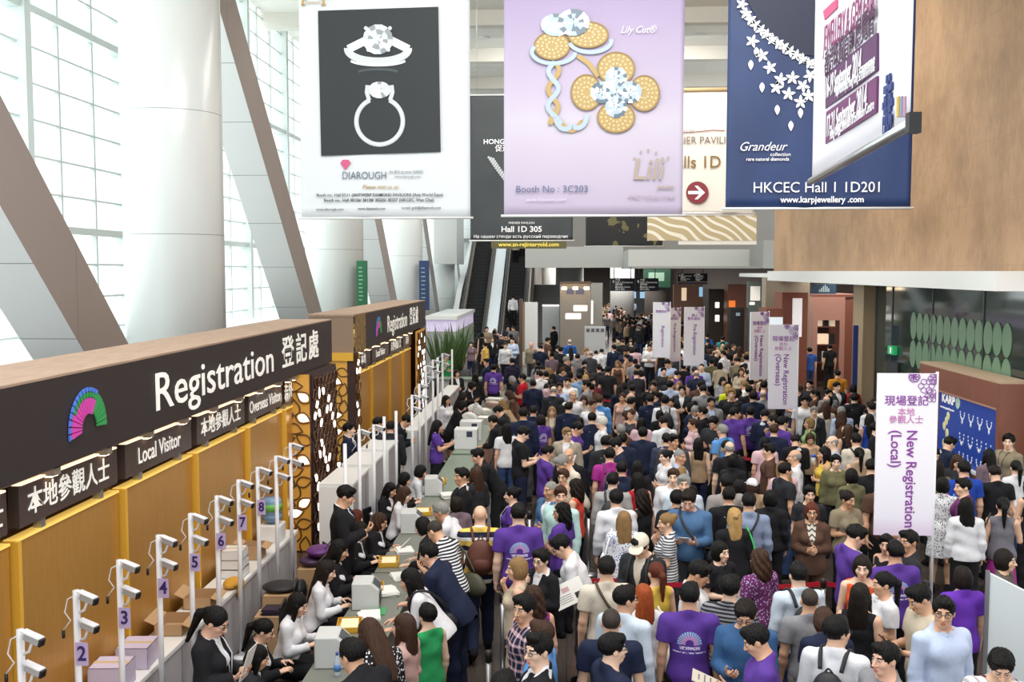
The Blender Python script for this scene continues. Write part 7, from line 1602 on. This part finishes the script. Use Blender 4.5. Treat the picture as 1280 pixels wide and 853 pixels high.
o = thing('paper_sheet', 'large printed sheet with a dark photo held by the stooping man in glasses', 'paper', at_y(711, 742, v16['pos'].y - .42)); U_ = Vector((.9, .1, .42)).normalized(); W2 = Vector((-.36, .3, .88)); W2 = (W2 - U_*W2.dot(U_)).normalized(); N_ = U_.cross(W2)
MB().obox((0, 0, 0), (U_, W2, N_), .17, .12, .0015).build('page', M['paper'], o); MB().obox(U_*.09 - W2*.05 + N_*.002, (U_, W2, N_), .035, .03, .001).build('photo_print', M['black'], o); MB().obox(-U_*.02 + W2*.045 + N_*.002, (U_, W2, N_), .04, .025, .001).build('emblem_print', pmat('print_rose', '#c9a2a8', .6), o)
k_ = MB()
for i_ in range(4): k_.obox(-U_*.05 - W2*(.01 + .022*i_) + N_*.002, (U_, W2, N_), .07, .003, .0006)
k_.build('printed_lines', pmat('page_ink', '#6b6b74', .6), o)
sheet(v33, 'big white sheet held by the purple polo man', .3, .42, 65, lift=.12); sheet(q11, 'small white notepad in the hands of the denim shirt man', .12, .16, 30, col='#f2f2f4', lift=.02); sheet(q29, 'brown clipboard with white pages held by the man in purple', .24, .33, 20, name='clipboard', cat='clipboard', col='#c9bfae', th=.004, lift=.08, extra=1); sheet(q119, 'white papers of the woman at the beige pier', .25, .33, 75, lift=.08); sheet(v20, 'white pages in front of the young man in the vest', .2, .28, 45, s=1)
phone(q37, 'black phone in the hands of the man in beige'); phone(q89, 'phone held by the purple polo man between the beige jacket and white hair'); phone(q70, 'small pale phone of the man in purple with glasses')
o = carried(s10, 'microphone', 'black microphone in the suited man hand', 'microphone'); c = Vector(hand_c(s10, 1)); MB().tube([c + Vector((-.01, -.01, -.06)), c + Vector((-.01, .0, .1))], .012, 10).build('handle', M['black'], o); MB().sphere(c + Vector((-.01, .005, .125)), .026).build('mesh_head', M['steel'], o)
o = carried(q63, 'travel_cup', 'blue and white cup lifted by the woman in yellow', 'cup'); c = Vector(hand_c(q63, 1)) + Vector((0, .02, .06)); MB().lathe([(.032, -.09), (.042, .04), (.042, .05)], c, 16).build('cup', M['white_gloss'], o); MB().lathe([(.044, .05), (.044, .09), (.03, .1)], c, 16).build('lid', pmat('cup_blue', '#2f4fa8', .4), o)
# ------------------------------------------------------------------ seats of the staff
def seat_chair(P, first=[]):
    if first: o = copy_tree(first[0])
    else:
        o = thing('staff_chair', 'plain black chair under a seated staff member behind the service tables', 'chair', (0, 0, 0), 0, 'staff chairs'); MB().box(-.2, .2, -.3, .14, .32, .355).build('seat', M['black'], o, .01); MB().box(-.19, .19, -.39, -.36, .48, .82).build('backrest', M['black'], o, .01)
        for sx in (-.17, .17):
            for sy in (-.24, .13): MB().tube([(sx, sy, 0), (sx, sy, .34)], .013, 8).build('leg', M['dark_metal'], o)
            MB().tube([(sx, -.28, .35), (sx, -.375, .55)], .012, 8).build('back_post', M['dark_metal'], o)
        first.append(o)
    o.location = P['pos']; o.rotation_euler = (0, 0, P['a']); o.scale = (P['sc'], P['sc'], P['sc'])
for q in PEOPLE:
    if q['J']['hip'][2] < .7: seat_chair(q)
# ------------------------------------------------------------------ barrier posts and red belts
belt = pmat('belt_red', '#b3162e', .6)
def barrier(a, b, label, h=.96):
    a, b = Vector(a), Vector(b); o = thing('barrier_post', label, 'barrier post', a); MB().lathe([(.16, 0), (.16, .02), (.04, .05)], n=20).build('base', M['steel'], o); MB().lathe([(.025, .03), (.025, h - .1)], n=12).build('pole', M['steel'], o); MB().lathe([(.034, h - .1), (.034, h), (.02, h + .01)], n=14).build('belt_head', M['dark_metal'], o)
    if (b - a).length > .3:
        d = b - a; u = d.normalized(); n = Vector((-u.y, u.x, 0)); P = []
        for i in range(13): s = i/12; P.append(d*s + Vector((0, 0, h - .05 - .05*math.sin(PI*s))))
        V = []; 
        for q in P:
            for dx, dz in ((-.002, -.028), (.002, -.028), (.002, .028), (-.002, .028)): V.append(q + n*dx + Vector((0, 0, dz)))
        MB().add(V, [(i*4+k, i*4+(k+1) % 4, i*4+4+(k+1) % 4, i*4+4+k) for i in range(12) for k in range(4)] + [(3, 2, 1, 0), (48, 49, 50, 51)]).build('belt', belt, o)
    return o
CROWD_AT = [q['pos'] for q in PEOPLE] + [Vector((f_[0], f_[1], 0)) for f_ in FILL[NKEEP:]]
def free(x, y, r=.43):
    "shift a barrier post to the nearest clear spot"
    best = None
    for i in range(-7, 8):
        for j in range(-7, 8):
            X, Y = x + i*.1, y + j*.07; d = min(math.hypot(q.x - X, q.y - Y) for q in CROWD_AT); sc_ = min(d, r) - .06*math.hypot(i*.1, j*.07)
            if best is None or sc_ > best[0]: best = (sc_, X, Y)
    return Vector((best[1], best[2], 0))
rows = [([-.75, .5, 1.75, 2.95, 4.1], 11.75, 'along the nearest red belt'), ([2.0, 3.3, 4.7, 5.9], 19.7, 'along the red belt behind the purple polo shirts'), ([-.6, .6, 1.7], 28.6, 'at the far red barrier pen'), ([-.5, .7, 1.8], 30.4, 'at the back of the far red barrier pen')]
W_ = ['first', 'second', 'third', 'fourth', 'fifth']
for xs_, y, where in rows:
    pts = [free(x, y) for x in xs_]
    for i, q in enumerate(pts): barrier(q, pts[i+1] if i+1 < len(pts) else q, '%s silver post from the left %s' % (W_[i], where))
for i, (px, py, l) in enumerate(((610, 818, 'lone silver post on the open floor at the lower frame edge'), (628, 742, 'silver post at the left corner of the queue, by the plaid shirt'), (737, 757, 'silver post beside the bending man with the printed sheet'), (736, 640, 'silver post left of the mop haired man in white'), (662, 640, 'thin silver post at the left edge of the queue by the mint shirt'))):
    q = at_z(px, py, .96); q = free(q.x, q.y); barrier(q, q, l)
# ------------------------------------------------------------------ things on the tables, counters and floor
def carton(c, sx, sy, sz, label, rz=0, mat=None, name='cardboard_box', cat='box', open_=True):
    o = thing(name, label, cat, c, rz); m = mat or M['card']; mb = MB(); t_ = .006
    mb.box(-sx/2, sx/2, -sy/2, sy/2, 0, t_)
    for a in ((-sx/2, -sx/2+t_, -sy/2, sy/2), (sx/2-t_, sx/2, -sy/2, sy/2), (-sx/2, sx/2, -sy/2, -sy/2+t_), (-sx/2, sx/2, sy/2-t_, sy/2)): mb.box(*a, 0, sz)
    if not open_: mb.box(-sx/2, sx/2, -sy/2, sy/2, sz-t_, sz)
    mb.build('box_body', m, o)
    if open_:
        f_ = MB(); f_.prism([(-sx/2, -sy/2, sz), (-sx/2-.1, -sy/2, sz+.05), (-sx/2-.1, sy/2, sz+.05), (-sx/2, sy/2, sz)], (0, 0, -.005)); f_.build('flap', m, o); f_ = MB(); f_.prism([(sx/2, -sy/2, sz), (sx/2+.09, -sy/2, sz-.03), (sx/2+.09, sy/2, sz-.03), (sx/2, sy/2, sz)], (0, 0, -.005)); f_.build('flap', m, o)
    else: MB().box(-sx/2, sx/2, -.025, .025, sz, sz+.001).build('tape', pmat('tape_tan', '#cdb48a', .4), o)
    return o
def papers(c, n, label, rz=0, w_=.21, h_=.3, mat=None, name='paper_stack', cat='papers'):
    o = thing(name, label, cat, c, rz); r = random.Random(int(c[1]*100)); mb = MB()
    for i in range(n): a = r.uniform(-.12, .12); X = Vector((math.cos(a), math.sin(a), 0)); mb.obox((r.uniform(-.012, .012), r.uniform(-.012, .012), .004 + i*.0081), (X, Vector((-X.y, X.x, 0)), (0, 0, 1)), w_/2, h_/2, .004)
    mb.build('sheets', mat or M['paper'], o); return o
def printer(c, label, rz=0, mat=None):
    o = thing('badge_printer', label, 'printer', c, rz); m = mat or pmat('printer_grey', '#c9cbc9', .45)
    MB().prism([(-.15, -.17, 0), (.15, -.17, 0), (.15, -.17, .22), (.06, -.17, .30), (-.15, -.17, .30)], (0, .34, 0)).build('case', m, o, .012); MB().box(.151, .158, -.11, .11, .05, .16).build('card_slot', M['black'], o); MB().prism([(.152, -.1, .222), (.152, .1, .222), (.075, .1, .292), (.075, -.1, .292)], (.006, 0, .006)).build('control_panel', pmat('printer_dark', '#50565a', .3), o)
def tray(c, label, rz=0):
    o = thing('card_tray', label, 'tray', c, rz); m = pmat('tray_yellow', '#d2a12f', .5); mb = MB().box(-.13, .13, -.17, .17, 0, .01)
    for a in ((-.13, -.12, -.17, .17), (.12, .13, -.17, .17), (-.13, .13, -.17, -.16), (-.13, .13, .16, .17)): mb.box(*a, 0, .06)
    mb.build('tray', m, o); k = MB()
    for i in range(9): k.obox((0, -.13 + i*.032, .035), ((1, 0, 0), (0, .85, .5), (0, -.5, .85)), .09, .03, .002)
    k.build('cards', pmat('card_cream', '#e9dcb4', .6), o)
tz = lambda px, py, z=.752: at_z(px, py, z)
def on_table(px, py, z=.752, x0=-2.24, x1=-1.98):
    q = tz(px, py, z); q.x = min(max(q.x, x0), x1); return q
for px, py, l in ((400, 828, 'grey badge printer nearest the camera, beside the water bottle'), (441, 757, 'grey badge printer before the raised arms of the staff woman in white'), (508, 664, 'grey badge printer in front of the fringed staff woman'), (541, 618, 'grey badge printer by the yellow tray of the far staff woman')): printer(on_table(px, py), l, .1)
for px, py, l in ((420, 785, 'yellow card tray right behind the nearest badge printer'), (446, 738, 'yellow card tray past the second badge printer'), (476, 705, 'yellow card tray before the smiling staff woman'), (529, 642, 'yellow card tray between the fringed woman and the grey haired man'), (540, 603, 'yellow card tray heaped with cards near the greenish table')): tray(on_table(px, py, x0=-2.28, x1=-2.16), l, .15)
for px, py, n, l in ((440, 822, 3, 'loose white papers under the arm of the suited man'), (462, 772, 4, 'white papers beside the yellow card tray'), (484, 742, 6, 'stack of white and purple forms on the grey table'), (500, 722, 3, 'loose form near the white blouse with the strap'), (505, 690, 5, 'stack of forms before the bending navy suit'), (530, 655, 4, 'papers by the hands of the grey haired man'), (560, 622, 8, 'white newspapers on the greenish table'), (552, 636, 4, 'open leaflet on the greenish table edge')): papers(on_table(px, py, x0=-2.2, x1=-1.98), n, l, .3)
o = thing('water_bottle', 'clear water bottle with a blue cap on the nearest table', 'bottle', on_table(399, 845, x0=-2.36)); o.location.x += .17; MB().lathe([(.03, 0), (.033, .02), (.033, .13), (.015, .19), (.013, .2)], n=16).build('bottle_body', pmat('bottle_clear', '#dbe8f2', .1, alpha=.55), o); MB().lathe([(.0335, .05), (.0335, .11)], n=16).build('bottle_label', pmat('label_blue', '#4f7fc0', .5), o); MB().lathe([(.015, .2), (.015, .225), (.0, .226)], n=12).build('bottle_cap', pmat('cap_blue', '#2a56a8', .4), o)
o = thing('folder', 'bright green plastic folder lying on the grey table', 'folder', on_table(466, 765, x0=-2.1)); MB().prism([(-.1, -.13, 0), (.12, -.1, 0), (.1, .14, 0), (-.12, .1, 0)], (0, 0, .006)).build('cover', pmat('folder_green', '#3aa05a', .3), o)
for i, (Y, l) in enumerate(((21.3, 'white display box with a small dark picture, nearer one by the woman in purple'), (22.4, 'white display box with a small dark picture, farther one'))):
    o = thing('display_box', l, 'box', (-2.12, Y, .782)); MB().box(-.24, .24, -.2, .2, 0, .42).build('box_body', M['white_gloss'], o, .008); MB().box(.02, .14, -.206, -.2, .26, .38).build('picture', pmat('picture_dark', '#3a3d52', .5), o)
for i, (Y, X, l) in enumerate(((25.4, -2.1, 'heap of papers on the near end of the far service table'), (26.6, -2.2, 'pale stack of catalogues on the far service table'), (27.8, -2.0, 'pinkish papers in the middle of the far service table'), (29.2, -2.1, 'tall paper pile toward the end of the far service table'), (30.5, -2.2, 'last paper pile of the far service table'))): papers((X, Y, .782), 9 + 4*(i % 3), l, .4*i, .3, .42, pmat('paper_rose', '#cdb4a8', .7) if i == 2 else None)
for i, (Y, l) in enumerate(((23.7, 'rounded white monitor back on the table before the fringed visitors'), (24.2 + 1.0, 'second rounded white monitor back farther along'))):
    o = thing('monitor', l, 'monitor', (-2.3, Y, .782)); soft('screen_back', [(sd_ell((0, 0, .26), (.2, .06, .16)), 0)], M['white_gloss'], o); MB().lathe([(.1, 0), (.1, .015), (.02, .03), (.02, .15)], n=16).build('stand', M['white_gloss'], o)
# low counter along the gold panels
cz = .782; cx = -4.07
for Y, s, l, op, mt in ((8.1, (.3, .42, .16), 'open cardboard box at the near end of the low counter, under post two', True, None), (8.75, (.32, .3, .22), 'white and purple box standing on the low counter by post three', False, 'pb'), (9.3, (.3, .34, .2), 'lilac printed box lying behind post four on the low counter', False, 'pb'), (10.2, (.28, .4, .12), 'flat open cardboard box under post five', True, None), (11.0, (.3, .36, .13), 'cardboard tray with pale blue papers on the low counter', True, None), (12.9, (.26, .3, .18), 'crumpled brown paper box before the water bottle', True, None)):
    carton((cx, Y, cz), *s, l, .08, pmat('box_lilac', '#cbbfd6', .5) if mt else None, open_=op)
for i in range(3): carton((cx + .02, 12.1, cz + i*.115), .26, .3, .11, ('lowest', 'middle', 'topmost')[i] + ' of three small white boxes stacked on the low counter', .05*i, M['white_gloss'], 'white_box', open_=False)
o = thing('water_dispenser', 'white water dispenser with a blue tinted bottle at the far end of the low counter', 'dispenser', (cx, 13.75, cz)); MB().box(-.15, .15, -.16, .16, 0, .24).build('base', M['white_gloss'], o, .02); MB().lathe([(.05, .24), (.135, .30), (.135, .36), (.128, .37), (.135, .38), (.135, .55), (.11, .6)], n=24).build('bottle', pmat('bottle_blue', '#7ba6cf', .15, alpha=.75), o); MB().lathe([(.1365, .42), (.1365, .52)], n=24).build('bottle_label', pmat('label_green', '#64b54e', .5), o)
o = thing('cloth_bundle', 'crumpled yellow cloth hanging over the low counter edge', 'cloth', (-3.93, 11.65, cz)); soft('cloth', [(sd_ell((0, 0, .05), (.1, .17, .055)), 0), (sd_ell((.06, .05, -.02), (.045, .1, .1)), .05)], pmat('cloth_yellow', '#d09a35', .8), o)
# floor behind the staff: cartons, bags
for px, py, s, l, op in ((300, 762, (.5, .55, .46), 'large cardboard box on the floor beneath post eight, topped with dark folders', False), (345, 738, (.45, .5, .62), 'tall cardboard box behind the seated woman in white', False), (365, 706, (.42, .5, .5), 'cardboard box with purple bags at the far end of the low counter', False)):
    q = at_z(px, py, s[2]); q.x = -3.42; q.z = 0; carton(q, *s, l, .06, open_=op)
    if py == 762: papers((q.x, q.y, s[2] + .003), 8, 'stack of dark purple folders on the large cardboard box', .1, .34, .42, pmat('folder_dark', '#2e2438', .5))
    elif py == 738: o = thing('jacket_heap', 'black jacket thrown over the tall cardboard box', 'clothing', (q.x, q.y, s[2])); soft('cloth', [(sd_ell((-.06, 0, .05), (.22, .2, .05)), 0), (sd_ell((.18, .05, -.02), (.06, .14, .14)), .06)], lm('black', .8), o)
    else:
        for i, (dx, dz, c_) in enumerate(((-.05, .0, '#3c2246'), (.05, .13, '#5d2a6e'))): o = thing('gift_bag', ('lower', 'upper')[i] + ' purple bag lying on the box at the end of the low counter', 'bag', (q.x + dx, q.y, s[2] + dz)); soft('bag_body', [(sd_ell((0, 0, .07), (.17, .2, .07)), 0)], lm(c_, .5), o); ribbon('bag_handle', [(.1, -.1, .12), (.16, -.05, .2), (.16, .05, .2), (.1, .1, .12)], .008, lm(c_, .5), o)
o = thing('tote_bag', 'yellow bag beside the ponytailed staff woman', 'bag', (s1['pos'].x + .42, s1['pos'].y + .32, 0)); soft('bag_body', [(sd_ell((0, 0, .62), (.05, .13, .2)), 0), (sd_ell((0, 0, .5), (.06, .12, .12)), .05)], lm('#dca92f'), o); o.location.z = -.02
